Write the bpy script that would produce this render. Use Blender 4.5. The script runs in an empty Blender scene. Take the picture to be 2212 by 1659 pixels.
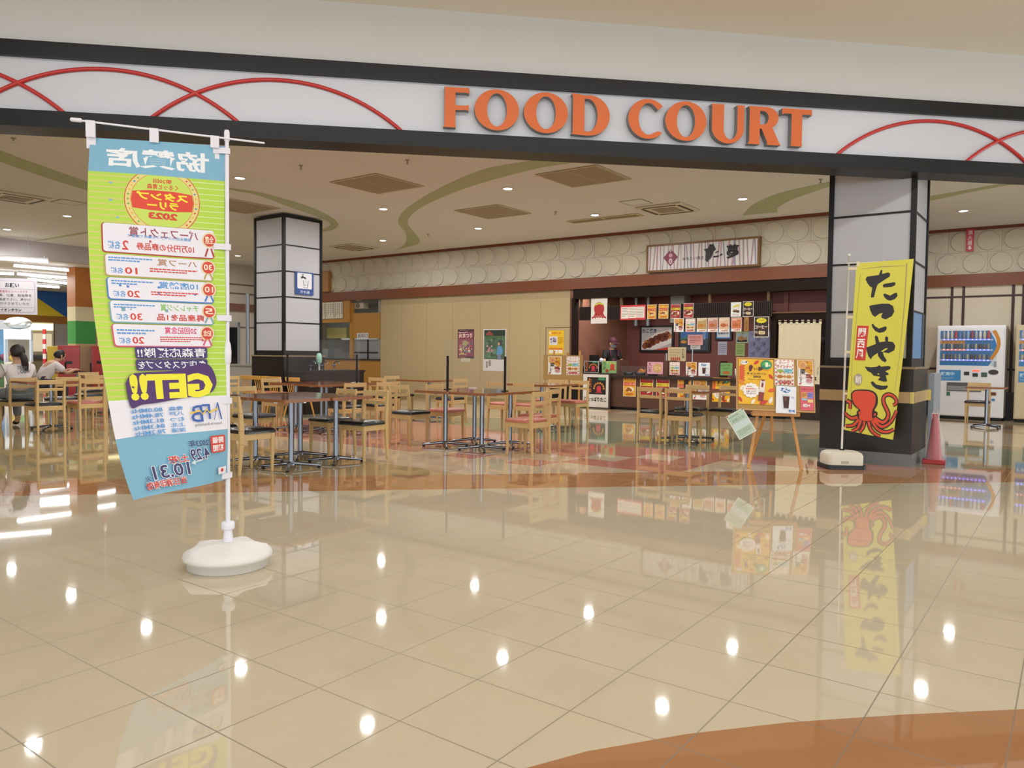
import bpy, bmesh, math, random
from mathutils import Vector, Matrix
from mathutils.geometry import tessellate_polygon
random.seed(7)
SC = bpy.context.scene
COL = SC.collection
PI = math.pi
R = math.radians

# ------------------------------------------------------------------ camera
CAM_H = 1.192
FPX, PITCH, ROLL = 1651.0, 0.0385, 0.0113
fw = Vector((0, math.cos(PITCH), -math.sin(PITCH)))
up0 = Vector((0, math.sin(PITCH), math.cos(PITCH)))
rt0 = Vector((1, 0, 0))
cr, sr = math.cos(ROLL), math.sin(ROLL)
RT = cr * rt0 + sr * up0
UP = -sr * rt0 + cr * up0
cam = bpy.data.cameras.new('camera')
cam.sensor_fit = 'HORIZONTAL'
cam.sensor_width = 36.0
cam.lens = FPX / 2212 * 36.0
cam.clip_end = 200
camo = bpy.data.objects.new('camera', cam)
COL.objects.link(camo)
camo.matrix_world = Matrix(((RT.x, UP.x, -fw.x, 0), (RT.y, UP.y, -fw.y, 0), (RT.z, UP.z, -fw.z, CAM_H), (0, 0, 0, 1)))
SC.camera = camo

# ------------------------------------------------------------------ world, exposure, big lights
SC.view_settings.view_transform = 'Standard'
SC.view_settings.look = 'None'
SC.view_settings.exposure = 0.0
SC.view_settings.gamma = 1.0
SC.view_settings.use_curve_mapping = False
SC.cycles.use_denoising = True
SC.cycles.max_bounces = 7
SC.cycles.diffuse_bounces = 4
SC.cycles.glossy_bounces = 4
SC.cycles.transmission_bounces = 6
SC.cycles.transparent_max_bounces = 12
SC.cycles.sample_clamp_indirect = 6.0
SC.cycles.caustics_reflective = False
SC.cycles.caustics_refractive = False
w = bpy.data.worlds.new('mall_daylight')
SC.world = w
w.use_nodes = True
w.node_tree.nodes['Background'].inputs[0].default_value = (0.96, 0.98, 1.0, 1)
w.node_tree.nodes['Background'].inputs[1].default_value = 1.15

def area_light(name, loc, sx, sy, power, col, rot=(0, 0, 0)):
    l = bpy.data.lights.new(name, 'AREA')
    l.shape = 'RECTANGLE'
    l.size, l.size_y, l.energy, l.color = sx, sy, power, col
    o = bpy.data.objects.new(name, l)
    COL.objects.link(o)
    o.location = loc
    o.rotation_euler = rot
    return o
# added unseen fill lamps over the walkway, brightening its floor and the sign front
area_light('walkway_fill', (0.5, 1.2, 4.45), 9.0, 0.5, 120, (0.97, 0.99, 1.0), (0, 0, R(8.6)))
area_light('walkway_fill', (0.5, 5.6, 4.45), 11.0, 0.3, 120, (0.97, 0.99, 1.0), (0, 0, R(8.6)))
# added unseen cool fill behind the camera, brightening upright surfaces
area_light('front_fill', (1.0, -8.5, 2.4), 22.0, 3.6, 700, (0.84, 0.94, 1.0), (R(90), 0, 0))
area_light('entrance_daylight', (15.0, 6.0, 2.2), 7.0, 3.2, 380, (0.84, 0.94, 1.0), (R(90), 0, R(96)))
DOWNLIGHT_W = 43.0
TUBE_E = 9.0

# ------------------------------------------------------------------ frames
TH = R(36.42)                       # the floor tiles, tables, columns and back walls share one grid
GU = Vector((math.cos(TH), -math.sin(TH), 0))
GV = Vector((math.sin(TH), math.cos(TH), 0))
GROT = -TH
def G(u, v, z=0.0):
    return GU * u + GV * v + Vector((0, 0, z))
FA = R(8.6)                         # the sign front of the food court
FD = Vector((math.cos(FA), math.sin(FA), 0))
FN = Vector((-math.sin(FA), math.cos(FA), 0))
FN0 = 7.585
def FP(d, z, back=0.0):
    return FD * d + FN * (FN0 + back) + Vector((0, 0, z))
CAMP = Vector((0, 0, CAM_H))
def ray(x, y):
    return RT * ((x - 1106) / FPX) + UP * ((829.5 - y) / FPX) + fw
def on_plane(x, y, p0, n):
    d = ray(x, y)
    return CAMP + d * ((p0 - CAMP).dot(n) / d.dot(n))
def on_v(x, y, V):                  # -> (u, z) on the wall plane v = V
    p = on_plane(x, y, GV * V, GV)
    return p.dot(GU), p.z
def on_z(x, y, Z):
    p = on_plane(x, y, Vector((0, 0, Z)), Vector((0, 0, 1)))
    return p
def vrect(V, x0, y0, x1, y1):       # photo rectangle -> (u0, u1, z0, z1) on plane v = V
    xm, ym = (x0 + x1) / 2, (y0 + y1) / 2
    return on_v(x0, ym, V)[0], on_v(x1, ym, V)[0], on_v(xm, y1, V)[1], on_v(xm, y0, V)[1]

# ------------------------------------------------------------------ materials
def lin(c):
    return c / 12.92 if c <= 0.04045 else ((c + 0.055) / 1.055) ** 2.4
def rgb(h):
    h = h.lstrip('#')
    return tuple(lin(int(h[i:i + 2], 16) / 255) for i in (0, 2, 4)) + (1.0,)
_MC = {}
def M(col, rough=0.55, metal=0.0, spec=0.5, emit=0.0, trans=0.0, alpha=1.0, noise=0.0, nscale=8.0, coat=0.0):
    key = (col, rough, metal, spec, emit, trans, alpha, noise, nscale, coat)
    if key in _MC:
        return _MC[key]
    m = bpy.data.materials.new('m_' + col.strip('#'))
    m.use_nodes = True
    nt = m.node_tree
    b = nt.nodes['Principled BSDF']
    b.inputs['Base Color'].default_value = rgb(col)
    b.inputs['Roughness'].default_value = rough
    b.inputs['Metallic'].default_value = metal
    b.inputs['Specular IOR Level'].default_value = spec
    b.inputs['Transmission Weight'].default_value = trans
    b.inputs['Alpha'].default_value = alpha
    b.inputs['Coat Weight'].default_value = coat
    if emit:
        b.inputs['Emission Color'].default_value = rgb(col)
        b.inputs['Emission Strength'].default_value = emit
    if noise:
        tc = nt.nodes.new('ShaderNodeTexCoord')
        n = nt.nodes.new('ShaderNodeTexNoise')
        n.inputs['Scale'].default_value = nscale
        n.inputs['Detail'].default_value = 5
        mx = nt.nodes.new('ShaderNodeMix')
        mx.data_type = 'RGBA'
        c = rgb(col)
        mx.inputs[6].default_value = tuple(x * (1 - noise) for x in c[:3]) + (1,)
        mx.inputs[7].default_value = tuple(min(1, x * (1 + noise)) for x in c[:3]) + (1,)
        nt.links.new(tc.outputs['Object'], n.inputs['Vector'])
        nt.links.new(n.outputs['Fac'], mx.inputs[0])
        nt.links.new(mx.outputs[2], b.inputs['Base Color'])
    _MC[key] = m
    return m
def wood(col, col2, rough=0.4, scale=(3, 3, 30), key=None):
    k = ('wood', col, col2, rough, scale)
    if k in _MC:
        return _MC[k]
    m = bpy.data.materials.new('m_wood_' + col.strip('#'))
    m.use_nodes = True
    nt = m.node_tree
    b = nt.nodes['Principled BSDF']
    tc = nt.nodes.new('ShaderNodeTexCoord')
    mp = nt.nodes.new('ShaderNodeMapping')
    mp.inputs['Scale'].default_value = scale
    n = nt.nodes.new('ShaderNodeTexNoise')
    n.inputs['Scale'].default_value = 1.6
    n.inputs['Detail'].default_value = 6
    n.inputs['Distortion'].default_value = 0.6
    mx = nt.nodes.new('ShaderNodeMix')
    mx.data_type = 'RGBA'
    mx.inputs[6].default_value = rgb(col)
    mx.inputs[7].default_value = rgb(col2)
    nt.links.new(tc.outputs['Object'], mp.inputs['Vector'])
    nt.links.new(mp.outputs[0], n.inputs['Vector'])
    nt.links.new(n.outputs['Fac'], mx.inputs[0])
    nt.links.new(mx.outputs[2], b.inputs['Base Color'])
    b.inputs['Roughness'].default_value = rough
    _MC[k] = m
    return m

OAK = wood('#c6a46a', '#d3b47f', 0.38, (9, 9, 1.2))
TABLE_WOOD = wood('#6e3f28', '#7d4a30', 0.09, (2, 14, 2))
TABLE_EDGE = wood('#8a5430', '#9a6238', 0.35, (3, 3, 3))
CHROME = M('#83878f', 0.22, 1.0)
STEEL = M('#7d828b', 0.26, 1.0)
DARKBROWN = M('#21150f', 0.5, spec=.15)
BLACKFRAME = M('#121112', 0.4, spec=.35)
BLACK = M('#0e0d0e', 0.45, spec=.35)
WHITE = M('#e9e7ea', 0.45)
BEAM = wood('#70391a', '#7c431f', 0.4, (1.0, 6, 8))

# ------------------------------------------------------------------ mesh helpers
class MB:
    def __init__(s):
        s.v, s.f, s.m, s.mats, s.sm = [], [], [], [], []
    def mi(s, mat):
        if mat not in s.mats:
            s.mats.append(mat)
        return s.mats.index(mat)
    def add(s, vs, fs, mat, T=None, smooth=False):
        k = len(s.v)
        for p in vs:
            p = Vector(p)
            s.v.append(tuple(T @ p) if T is not None else tuple(p))
        i = s.mi(mat)
        for f in fs:
            s.f.append(tuple(k + j for j in f))
            s.m.append(i)
            s.sm.append(smooth)
    def box(s, x0, y0, z0, x1, y1, z1, mat, T=None):
        vs = [(x0, y0, z0), (x1, y0, z0), (x1, y1, z0), (x0, y1, z0), (x0, y0, z1), (x1, y0, z1), (x1, y1, z1), (x0, y1, z1)]
        fs = [(0, 3, 2, 1), (4, 5, 6, 7), (0, 1, 5, 4), (1, 2, 6, 5), (2, 3, 7, 6), (3, 0, 4, 7)]
        s.add(vs, fs, mat, T)
    def hexa(s, b4, t4, mat, T=None):
        vs = list(b4) + list(t4)
        fs = [(0, 3, 2, 1), (4, 5, 6, 7), (0, 1, 5, 4), (1, 2, 6, 5), (2, 3, 7, 6), (3, 0, 4, 7)]
        s.add(vs, fs, mat, T)
    def lathe(s, prof, mat, n=28, c=(0, 0, 0), T=None, sx=1.0, sy=1.0):
        vs, fs = [], []
        for r, z in prof:
            for k in range(n):
                a = 2 * PI * k / n
                vs.append((c[0] + r * sx * math.cos(a), c[1] + r * sy * math.sin(a), c[2] + z))
        for i in range(len(prof) - 1):
            for k in range(n):
                k2 = (k + 1) % n
                fs.append((i * n + k, i * n + k2, (i + 1) * n + k2, (i + 1) * n + k))
        s.add(vs, fs, mat, T, True)
        s.add([vs[k] for k in range(n)], [tuple(range(n - 1, -1, -1))], mat, T)
        m = (len(prof) - 1) * n
        s.add([vs[m + k] for k in range(n)], [tuple(range(n))], mat, T)
    def tube(s, pts, r, mat, n=10, T=None, closed=False, caps=True):
        pts = [Vector(p) for p in pts]
        rs = r if isinstance(r, (list, tuple)) else [r] * len(pts)
        N = len(pts)
        vs, fs = [], []
        ref = None
        for i, p in enumerate(pts):
            if closed:
                d = pts[(i + 1) % N] - pts[i - 1]
            else:
                d = pts[min(i + 1, N - 1)] - pts[max(i - 1, 0)]
            d.normalize()
            if ref is None:
                ref = Vector((0, 0, 1)) if abs(d.z) < 0.9 else Vector((1, 0, 0))
            a = (ref - d * ref.dot(d)).normalized()
            ref = a
            b = d.cross(a)
            for k in range(n):
                t = 2 * PI * k / n
                vs.append(p + (a * math.cos(t) + b * math.sin(t)) * rs[i])
        for i in range(N if closed else N - 1):
            j = (i + 1) % N
            for k in range(n):
                k2 = (k + 1) % n
                fs.append((i * n + k, i * n + k2, j * n + k2, j * n + k))
        s.add(vs, fs, mat, T, True)
        if caps and not closed:
            s.add(vs[:n], [tuple(range(n - 1, -1, -1))], mat, T)
            s.add(vs[-n:], [tuple(range(n))], mat, T)
    def prism(s, loops, y0, y1, mat, side=None, T=None):
        """loops in (x, z); front at y0, back at y1; first loop outer, rest holes"""
        vl = [[Vector((p[0], p[1], 0)) for p in L] for L in loops]
        flat = [p for L in vl for p in L]
        tris = tessellate_polygon(vl)
        n = len(flat)
        fr = [(p.x, y0, p.y) for p in flat]
        bk = [(p.x, y1, p.y) for p in flat]
        def orient(t):
            a, b, c = (flat[i] for i in t)
            return tuple(t) if (b - a).cross(c - a).z > 0 else tuple(reversed(t))
        s.add(fr, [orient(t) for t in tris], mat, T)
        s.add(bk, [tuple(reversed(orient(t))) for t in tris], side or mat, T)
        for L in vl:
            m = len(L)
            area = sum(L[i].x * L[(i + 1) % m].y - L[(i + 1) % m].x * L[i].y for i in range(m))
            vs = [(p.x, y0, p.y) for p in L] + [(p.x, y1, p.y) for p in L]
            fs = []
            for i in range(m):
                j = (i + 1) % m
                fs.append((i, m + i, m + j, j))
            s.add(vs, fs, side or mat, T)
    def build(s, name, parent=None, loc=None, rot=None, bevel=0.0, seg=2, kind=None):
        me = bpy.data.meshes.new(name)
        me.from_pydata(s.v, [], s.f)
        for m in s.mats:
            me.materials.append(m)
        me.polygons.foreach_set('material_index', s.m)
        me.polygons.foreach_set('use_smooth', s.sm)
        me.update()
        o = bpy.data.objects.new(name, me)
        COL.objects.link(o)
        if parent is not None:
            o.parent = parent
        if loc is not None:
            o.location = loc
        if rot is not None:
            o.rotation_euler = rot if isinstance(rot, tuple) else (0, 0, rot)
        if bevel:
            b = o.modifiers.new('bevel', 'BEVEL')
            b.width = bevel
            b.segments = seg
            b.limit_method = 'ANGLE'
        if kind:
            o['kind'] = kind
        return o
def tag(o, label=None, cat=None, group=None, kind=None):
    if label: o['label'] = label
    if cat: o['category'] = cat
    if group: o['group'] = group
    if kind: o['kind'] = kind
    return o
def thing(name, label, cat, loc=(0, 0, 0), rot=0.0, group=None):
    o = bpy.data.objects.new(name, None)
    o.empty_display_size = 0.1
    COL.objects.link(o)
    o.location = loc
    o.rotation_euler = rot if isinstance(rot, tuple) else (0, 0, rot)
    return tag(o, label, cat, group)
def copy_tree(o, parent=None):
    c = o.copy()
    COL.objects.link(c)
    if parent is not None:
        c.parent = parent
        c.matrix_parent_inverse = o.matrix_parent_inverse.copy()
    for ch in o.children:
        copy_tree(ch, c)
    return c
def arc(cx, cy, r, a0, a1, n=16, ry=None):
    ry = ry or r
    return [(cx + r * math.cos(R(a0 + (a1 - a0) * i / n)), cy + ry * math.sin(R(a0 + (a1 - a0) * i / n))) for i in range(n + 1)]
def rrect(x0, y0, x1, y1, r, n=5):
    r = min(r, (x1 - x0) / 2, (y1 - y0) / 2)
    return (arc(x1 - r, y1 - r, r, 0, 90, n) + arc(x0 + r, y1 - r, r, 90, 180, n) + arc(x0 + r, y0 + r, r, 180, 270, n) + arc(x1 - r, y0 + r, r, 270, 360, n))

# ------------------------------------------------------------------ lettering (Blender's built-in font) and flat printed boards
_TX = {}
def glyphs(s, bold=0.015):
    k = (s, bold)
    if k not in _TX:
        c = bpy.data.curves.new('t', 'FONT')
        c.body, c.size, c.offset, c.resolution_u, c.fill_mode = s, 1.0, bold, 2, 'FRONT'
        o = bpy.data.objects.new('t', c)
        me = o.to_mesh()
        vs = [(v.co.x, v.co.y) for v in me.vertices]
        fs = [tuple(p.vertices) for p in me.polygons]
        o.to_mesh_clear()
        bpy.data.objects.remove(o)
        bpy.data.curves.remove(c)
        _TX[k] = (vs, fs)
    return _TX[k]

def dice(vs, fs, cell):
    """cut flat shapes into small cells so that they follow a curved cloth"""
    def cut(poly, ax, c):
        lo, hi = [], []
        for i in range(len(poly)):
            p, q = poly[i], poly[(i + 1) % len(poly)]
            if p[ax] <= c: lo.append(p)
            if p[ax] >= c: hi.append(p)
            if (p[ax] - c) * (q[ax] - c) < 0:
                t = (c - p[ax]) / (q[ax] - p[ax])
                m = (p[0] + (q[0] - p[0]) * t, p[1] + (q[1] - p[1]) * t)
                lo.append(m); hi.append(m)
        return lo, hi
    out = []
    for f in fs:
        P = [vs[i] for i in f]
        polys = [P]
        if len(P) > 3:
            polys = [[P[i] for i in t] for t in tessellate_polygon([[Vector((p[0], p[1], 0)) for p in P]])]
        for ax in (0, 1):
            nxt = []
            for pl in polys:
                a, b = min(p[ax] for p in pl), max(p[ax] for p in pl)
                k = math.floor(a / cell) + 1
                while k * cell < b - 1e-6:
                    lo, hi = cut(pl, ax, k * cell)
                    if len(lo) > 2: nxt.append(lo)
                    pl = hi
                    k += 1
                    if len(pl) < 3: break
                if len(pl) > 2: nxt.append(pl)
            polys = nxt
        out += polys
    v2, f2 = [], []
    for pl in out:
        k = len(v2)
        v2 += pl
        ar = sum(pl[i][0] * pl[(i + 1) % len(pl)][1] - pl[(i + 1) % len(pl)][0] * pl[i][1] for i in range(len(pl)))
        r = tuple(range(k, k + len(pl)))
        f2.append(r if ar > 0 else tuple(reversed(r)))
    return v2, f2
class Board:
    """A printed flat thing: x right, y up, seen from -Y. Shapes are layered a fraction of a millimetre apart."""
    def __init__(s, w, h, col, t=0.004, rough=0.45, back=None, step=0.0006, nx=1, ny=1, wave=None, base=True, cell=0.0):
        s.cell = cell
        s.w, s.h, s.t, s.rough, s.step, s.lay, s.wave = w, h, t, rough, step, 0, wave
        s.b = MB()
        s.items = []
        s.back = back or col
        s.col = col
        s.nx, s.ny = nx, ny
        s.base = base
    def mat(s, c):
        return c if not isinstance(c, str) else M(c, s.rough)
    def raw(s, vs, fs, c, bump=True):
        if bump: s.lay += 1
        s.items.append((vs, fs, s.mat(c), s.lay))
    def poly(s, pts, c, bump=True):
        tris = tessellate_polygon([[Vector((p[0], p[1], 0)) for p in pts]])
        out = []
        for t in tris:
            a, b, d = (Vector((pts[i][0], pts[i][1])) for i in t)
            out.append(tuple(t) if (b - a).cross(d - a) > 0 else tuple(reversed(t)))
        s.raw(list(pts), out, c, bump)
    def rect(s, x0, y0, x1, y1, c, r=0.0, bump=True):
        if r:
            s.poly(rrect(x0, y0, x1, y1, r), c, bump)
        else:
            n = max(1, s.nx)
            m = max(1, s.ny)
            k1 = max(1, int(math.ceil(n * (x1 - x0) / s.w)))
            k2 = max(1, int(math.ceil(m * (y1 - y0) / s.h)))
            vs = [(x0 + (x1 - x0) * i / k1, y0 + (y1 - y0) * j / k2) for j in range(k2 + 1) for i in range(k1 + 1)]
            fs = [(j * (k1 + 1) + i, j * (k1 + 1) + i + 1, (j + 1) * (k1 + 1) + i + 1, (j + 1) * (k1 + 1) + i) for j in range(k2) for i in range(k1)]
            s.raw(vs, fs, c, bump)
    def ell(s, cx, cy, rx, ry, c, n=24, bump=True):
        s.poly([(cx + rx * math.cos(2 * PI * i / n), cy + ry * math.sin(2 * PI * i / n)) for i in range(n)], c, bump)
    def ring(s, cx, cy, r0, r1, c, n=32):
        vs = [(cx + r * math.cos(2 * PI * i / n), cy + r * math.sin(2 * PI * i / n)) for r in (r0, r1) for i in range(n)]
        fs = [(i, n + i, n + (i + 1) % n, (i + 1) % n) for i in range(n)]
        fs = [tuple(reversed(f)) for f in fs]
        s.raw(vs, [tuple(reversed(f)) for f in fs], c)
    def line(s, pts, wd, c, bump=True):
        ws = wd if isinstance(wd, (list, tuple)) else [wd] * len(pts)
        L, Rr = [], []
        for i in range(len(pts)):
            a = Vector(pts[max(i - 1, 0)]); b = Vector(pts[min(i + 1, len(pts) - 1)])
            d = (b - a)
            d = d.normalized() if d.length else Vector((1, 0))
            n = Vector((-d.y, d.x)) * ws[i] / 2
            L.append(tuple(Vector(pts[i]) + n)); Rr.append(tuple(Vector(pts[i]) - n))
        n = len(pts)
        s.raw(Rr + L, [(i, i + 1, n + i + 1, n + i) for i in range(n - 1)], c, bump)
    def text(s, t, x0, y0, x1, y1, c, bold=0.02, mirror=False, outline=None, ow=0.05, slant=0.0):
        """fit the text into the box"""
        def put(bd, col):
            vs, fs = glyphs(t, bd)
            bx = glyphs(t, bold)[0]
            ax, bx_ = min(p[0] for p in bx), max(p[0] for p in bx)
            ay, by_ = min(p[1] for p in bx), max(p[1] for p in bx)
            out = []
            for p in vs:
                fx = (p[0] - ax) / (bx_ - ax)
                fy = (p[1] - ay) / max(1e-6, by_ - ay)
                fx += slant * (fy - 0.5)
                if mirror: fx = 1 - fx
                out.append((x0 + fx * (x1 - x0), y0 + fy * (y1 - y0)))
            f2 = [tuple(reversed(f)) for f in fs] if mirror else fs
            s.raw(out, f2, col)
        if outline:
            put(bold + ow, outline)
        put(bold, c)
    def vtext(s, t, x0, y0, x1, y1, c, bold=0.02, mirror=False):
        n = len(t)
        hgt = (y1 - y0) / n
        for i, ch in enumerate(t):
            yb = y1 - (i + 1) * hgt
            if ch == 'ー':
                s.rect((x0 + x1) / 2 - hgt * 0.05, yb + hgt * .1, (x0 + x1) / 2 + hgt * .05, yb + hgt * .9, c)
            else:
                s.text(ch, x0, yb + hgt * 0.06, x1, yb + hgt * 0.94, c, bold, mirror)
    def scrib(s, x0, y0, x1, y1, c, rows=3, fill=0.55, seed=0, dash=5):
        """illegibly small print: rows of short dashes"""
        rd = random.Random(seed + int(1000 * x0) + rows)
        hgt = (y1 - y0) / rows
        vs, fs = [], []
        for i in range(rows):
            y = y1 - (i + 1) * hgt
            x = x0
            end = x0 + (x1 - x0) * (1.0 if i < rows - 1 else rd.uniform(.5, .95))
            while x < end:
                wd = (x1 - x0) / dash * rd.uniform(.35, .9)
                xe = min(x + wd, end)
                k = len(vs)
                vs += [(x, y + hgt * (1 - fill) / 2), (xe, y + hgt * (1 - fill) / 2), (xe, y + hgt * (1 + fill) / 2), (x, y + hgt * (1 + fill) / 2)]
                fs.append((k, k + 1, k + 2, k + 3))
                x = xe + (x1 - x0) / dash * 0.14
        s.raw(vs, fs, c)
    def blobs(s, x0, y0, x1, y1, cols, n=20, r=0.02, seed=1, q=7):
        rd = random.Random(seed)
        for i in range(n):
            rr = r * rd.uniform(.5, 1.2)
            s.ell(rd.uniform(x0 + rr, x1 - rr), rd.uniform(y0 + rr, y1 - rr), rr, rr * rd.uniform(.5, 1), rd.choice(cols), q)
    def build(s, name, parent=None, loc=None, rot=None, warp=None, T=None):
        b = s.b
        step = s.step if s.lay * s.step < 0.012 else 0.012 / s.lay
        W = warp or (lambda x, y, o: Vector((x, -o, y)))
        if s.base:
            n, m = max(1, s.nx), max(1, s.ny)
            if warp is not None and s.cell:
                q2 = dice([(0, 0), (s.w, 0), (s.w, s.h), (0, s.h)], [(0, 1, 2, 3)], s.cell)
                b.add([W(p[0], p[1], 0.0) for p in q2[0]], q2[1], s.mat(s.col), None, True)
                b.add([W(p[0], p[1], -s.t) for p in q2[0]], [tuple(reversed(f)) for f in q2[1]], s.mat(s.back), None, True)
            def grid(o):
                return [W(s.w * i / n, s.h * j / m, o) for j in range(m + 1) for i in range(n + 1)]
            fr, bk = grid(0.0), grid(-s.t)
            q = [(j * (n + 1) + i, j * (n + 1) + i + 1, (j + 1) * (n + 1) + i + 1, (j + 1) * (n + 1) + i) for j in range(m) for i in range(n)]
            sm = warp is not None
            if not (sm and s.cell):
                b.add(fr, q, s.mat(s.col), None, sm)
                b.add(bk, [tuple(reversed(f)) for f in q], s.mat(s.back), None, sm)
            bd = [i for i in range(n + 1)] + [j * (n + 1) + n for j in range(1, m + 1)] + [m * (n + 1) + i for i in range(n - 1, -1, -1)] + [j * (n + 1) for j in range(m - 1, 0, -1)]
            N = len(bd)
            b.add([fr[i] for i in bd] + [bk[i] for i in bd], [(i, N + i, N + (i + 1) % N, (i + 1) % N) for i in range(N)], s.mat(s.back))
        for vs, fs, mat, lay in s.items:
            if warp is not None and s.cell:
                vs, fs = dice(vs, fs, s.cell)
            b.add([W(p[0], p[1], lay * step) for p in vs], fs, mat, None, warp is not None)
        if T is not None:
            b.v = [tuple(T @ Vector(p)) for p in b.v]
        return b.build(name, parent, loc, rot)
def wall_board(bd, name, V, u0, z0, label, cat, group=None, off=0.0, tilt=0.0):
    """hang a board (origin bottom-left) on the plane v = V"""
    o = bd.build(name)
    o.location = G(u0, V - bd.t - off, z0)
    o.rotation_euler = (R(tilt), 0, GROT)
    return tag(o, label, cat, group)
# ================================================================== FLOOR
def floor_mat(col, cell, u0, v0, gw, rough=0.03, mott=0.06, gcol='#6b5a40', gmix=0.75):
    m = bpy.data.materials.new('m_floor_' + col.strip('#'))
    m.use_nodes = True
    nt = m.node_tree
    L = nt.links.new
    b = nt.nodes['Principled BSDF']
    tc = nt.nodes.new('ShaderNodeTexCoord')
    sep = nt.nodes.new('ShaderNodeSeparateXYZ')
    L(tc.outputs['Object'], sep.inputs[0])
    def mth(op, a, bb=None):
        n = nt.nodes.new('ShaderNodeMath')
        n.operation = op
        for i, x in enumerate((a, bb)):
            if x is None: continue
            if isinstance(x, (int, float)): n.inputs[i].default_value = x
            else: L(x, n.inputs[i])
        return n.outputs[0]
    masks = []
    for ax, o in ((0, u0), (1, v0)):
        t = mth('DIVIDE', mth('SUBTRACT', sep.outputs[ax], o), cell)
        d = mth('ABSOLUTE', mth('SUBTRACT', t, mth('ROUND', t)))
        masks.append(mth('LESS_THAN', mth('MULTIPLY', d, cell), gw))
    grout = mth('MAXIMUM', masks[0], masks[1])
    n1 = nt.nodes.new('ShaderNodeTexNoise')
    n1.inputs['Scale'].default_value = 3.0
    n1.inputs['Detail'].default_value = 8
    n1.inputs['Roughness'].default_value = 0.65
    n1.inputs['Distortion'].default_value = 1.2
    L(tc.outputs['Object'], n1.inputs['Vector'])
    c = rgb(col)
    mx = nt.nodes.new('ShaderNodeMix'); mx.data_type = 'RGBA'
    mx.inputs[6].default_value = tuple(x * (1 - mott * 1.3) for x in c[:3]) + (1,)
    mx.inputs[7].default_value = tuple(min(1, x * (1 + mott)) for x in c[:3]) + (1,)
    L(n1.outputs['Fac'], mx.inputs[0])
    mg = nt.nodes.new('ShaderNodeMix'); mg.data_type = 'RGBA'
    L(mth('MULTIPLY', grout, gmix), mg.inputs[0])
    L(mx.outputs[2], mg.inputs[6])
    mg.inputs[7].default_value = rgb(gcol)
    L(mg.outputs[2], b.inputs['Base Color'])
    L(mth('ADD', mth('MULTIPLY', grout, 0.4), rough), b.inputs['Roughness'])
    b.inputs['Specular IOR Level'].default_value = 0.62
    return m
GRID0 = (-2.53, 3.351)
F_CREAM = floor_mat('#c9bca2', 0.4, GRID0[0], GRID0[1], 0.0026)
F_BROWN = floor_mat('#aa7a52', 0.4, GRID0[0], GRID0[1], 0.0026, mott=0.1)
F_BAND = floor_mat('#b3845c', 0.4, GRID0[0], GRID0[1], 0.0026, mott=0.05, gmix=0.3)
FC = dict(pink='#c08371', cream='#cebaa0', green='#8f937a', olive='#b19d74', far='#c6b496', patch='#b3906f', rose='#ca9b8a')
FCM = {k: floor_mat(c, 0.45, -3.7, 6.7, 0.0012, rough=0.045, mott=0.09, gmix=0.25) for k, c in FC.items()}

def interp(P, x):
    if x <= P[0][0]:
        (x0, y0), (x1, y1) = P[0], P[1]
    elif x >= P[-1][0]:
        (x0, y0), (x1, y1) = P[-2], P[-1]
    else:
        for (x0, y0), (x1, y1) in zip(P, P[1:]):
            if x0 <= x <= x1: break
    return y0 + (y1 - y0) * (x - x0) / (x1 - x0), (y1 - y0) / (x1 - x0)
BAND_LO = [(-12, 5.2), (-4.15, 6.15), (-2.84, 6.345), (-1.45, 6.56), (0.03, 6.78), (1.61, 7.01), (3.29, 7.24), (5.02, 7.45), (12, 8.1)]
BAND_HI = [(-14, 5.3), (-4.59, 6.83), (-3.85, 6.98), (-2.65, 7.19), (-1.63, 7.35), (0.03, 7.60), (1.8, 7.87), (3.68, 8.12), (5.64, 8.37), (14, 9.2)]
NEAR_HI = [(-3.0, -0.4), (-1.0, 1.1), (-0.3, 1.85), (0.05, 2.16), (0.24, 2.26), (0.56, 2.37), (0.91, 2.455), (1.32, 2.52), (1.76, 2.57), (3.2, 2.66), (9, 2.7)]
PINK_GREEN = [(-20, 13.4), (-6, 13.9), (-2.17, 13.83), (-1.33, 13.27), (-0.62, 12.43), (-0.03, 11.61), (0.63, 10.5), (1.7, 9.9), (2.72, 9.35), (3.57, 8.85), (5.2, 8.0), (14, 5)]
GREEN_FAR = [(-20, 15.4), (-4, 15.0), (-1.5, 14.4), (0.78, 14.23), (2.34, 13.74), (3.53, 12.76), (4.76, 11.79), (7, 10.2), (12, 7)]

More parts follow.
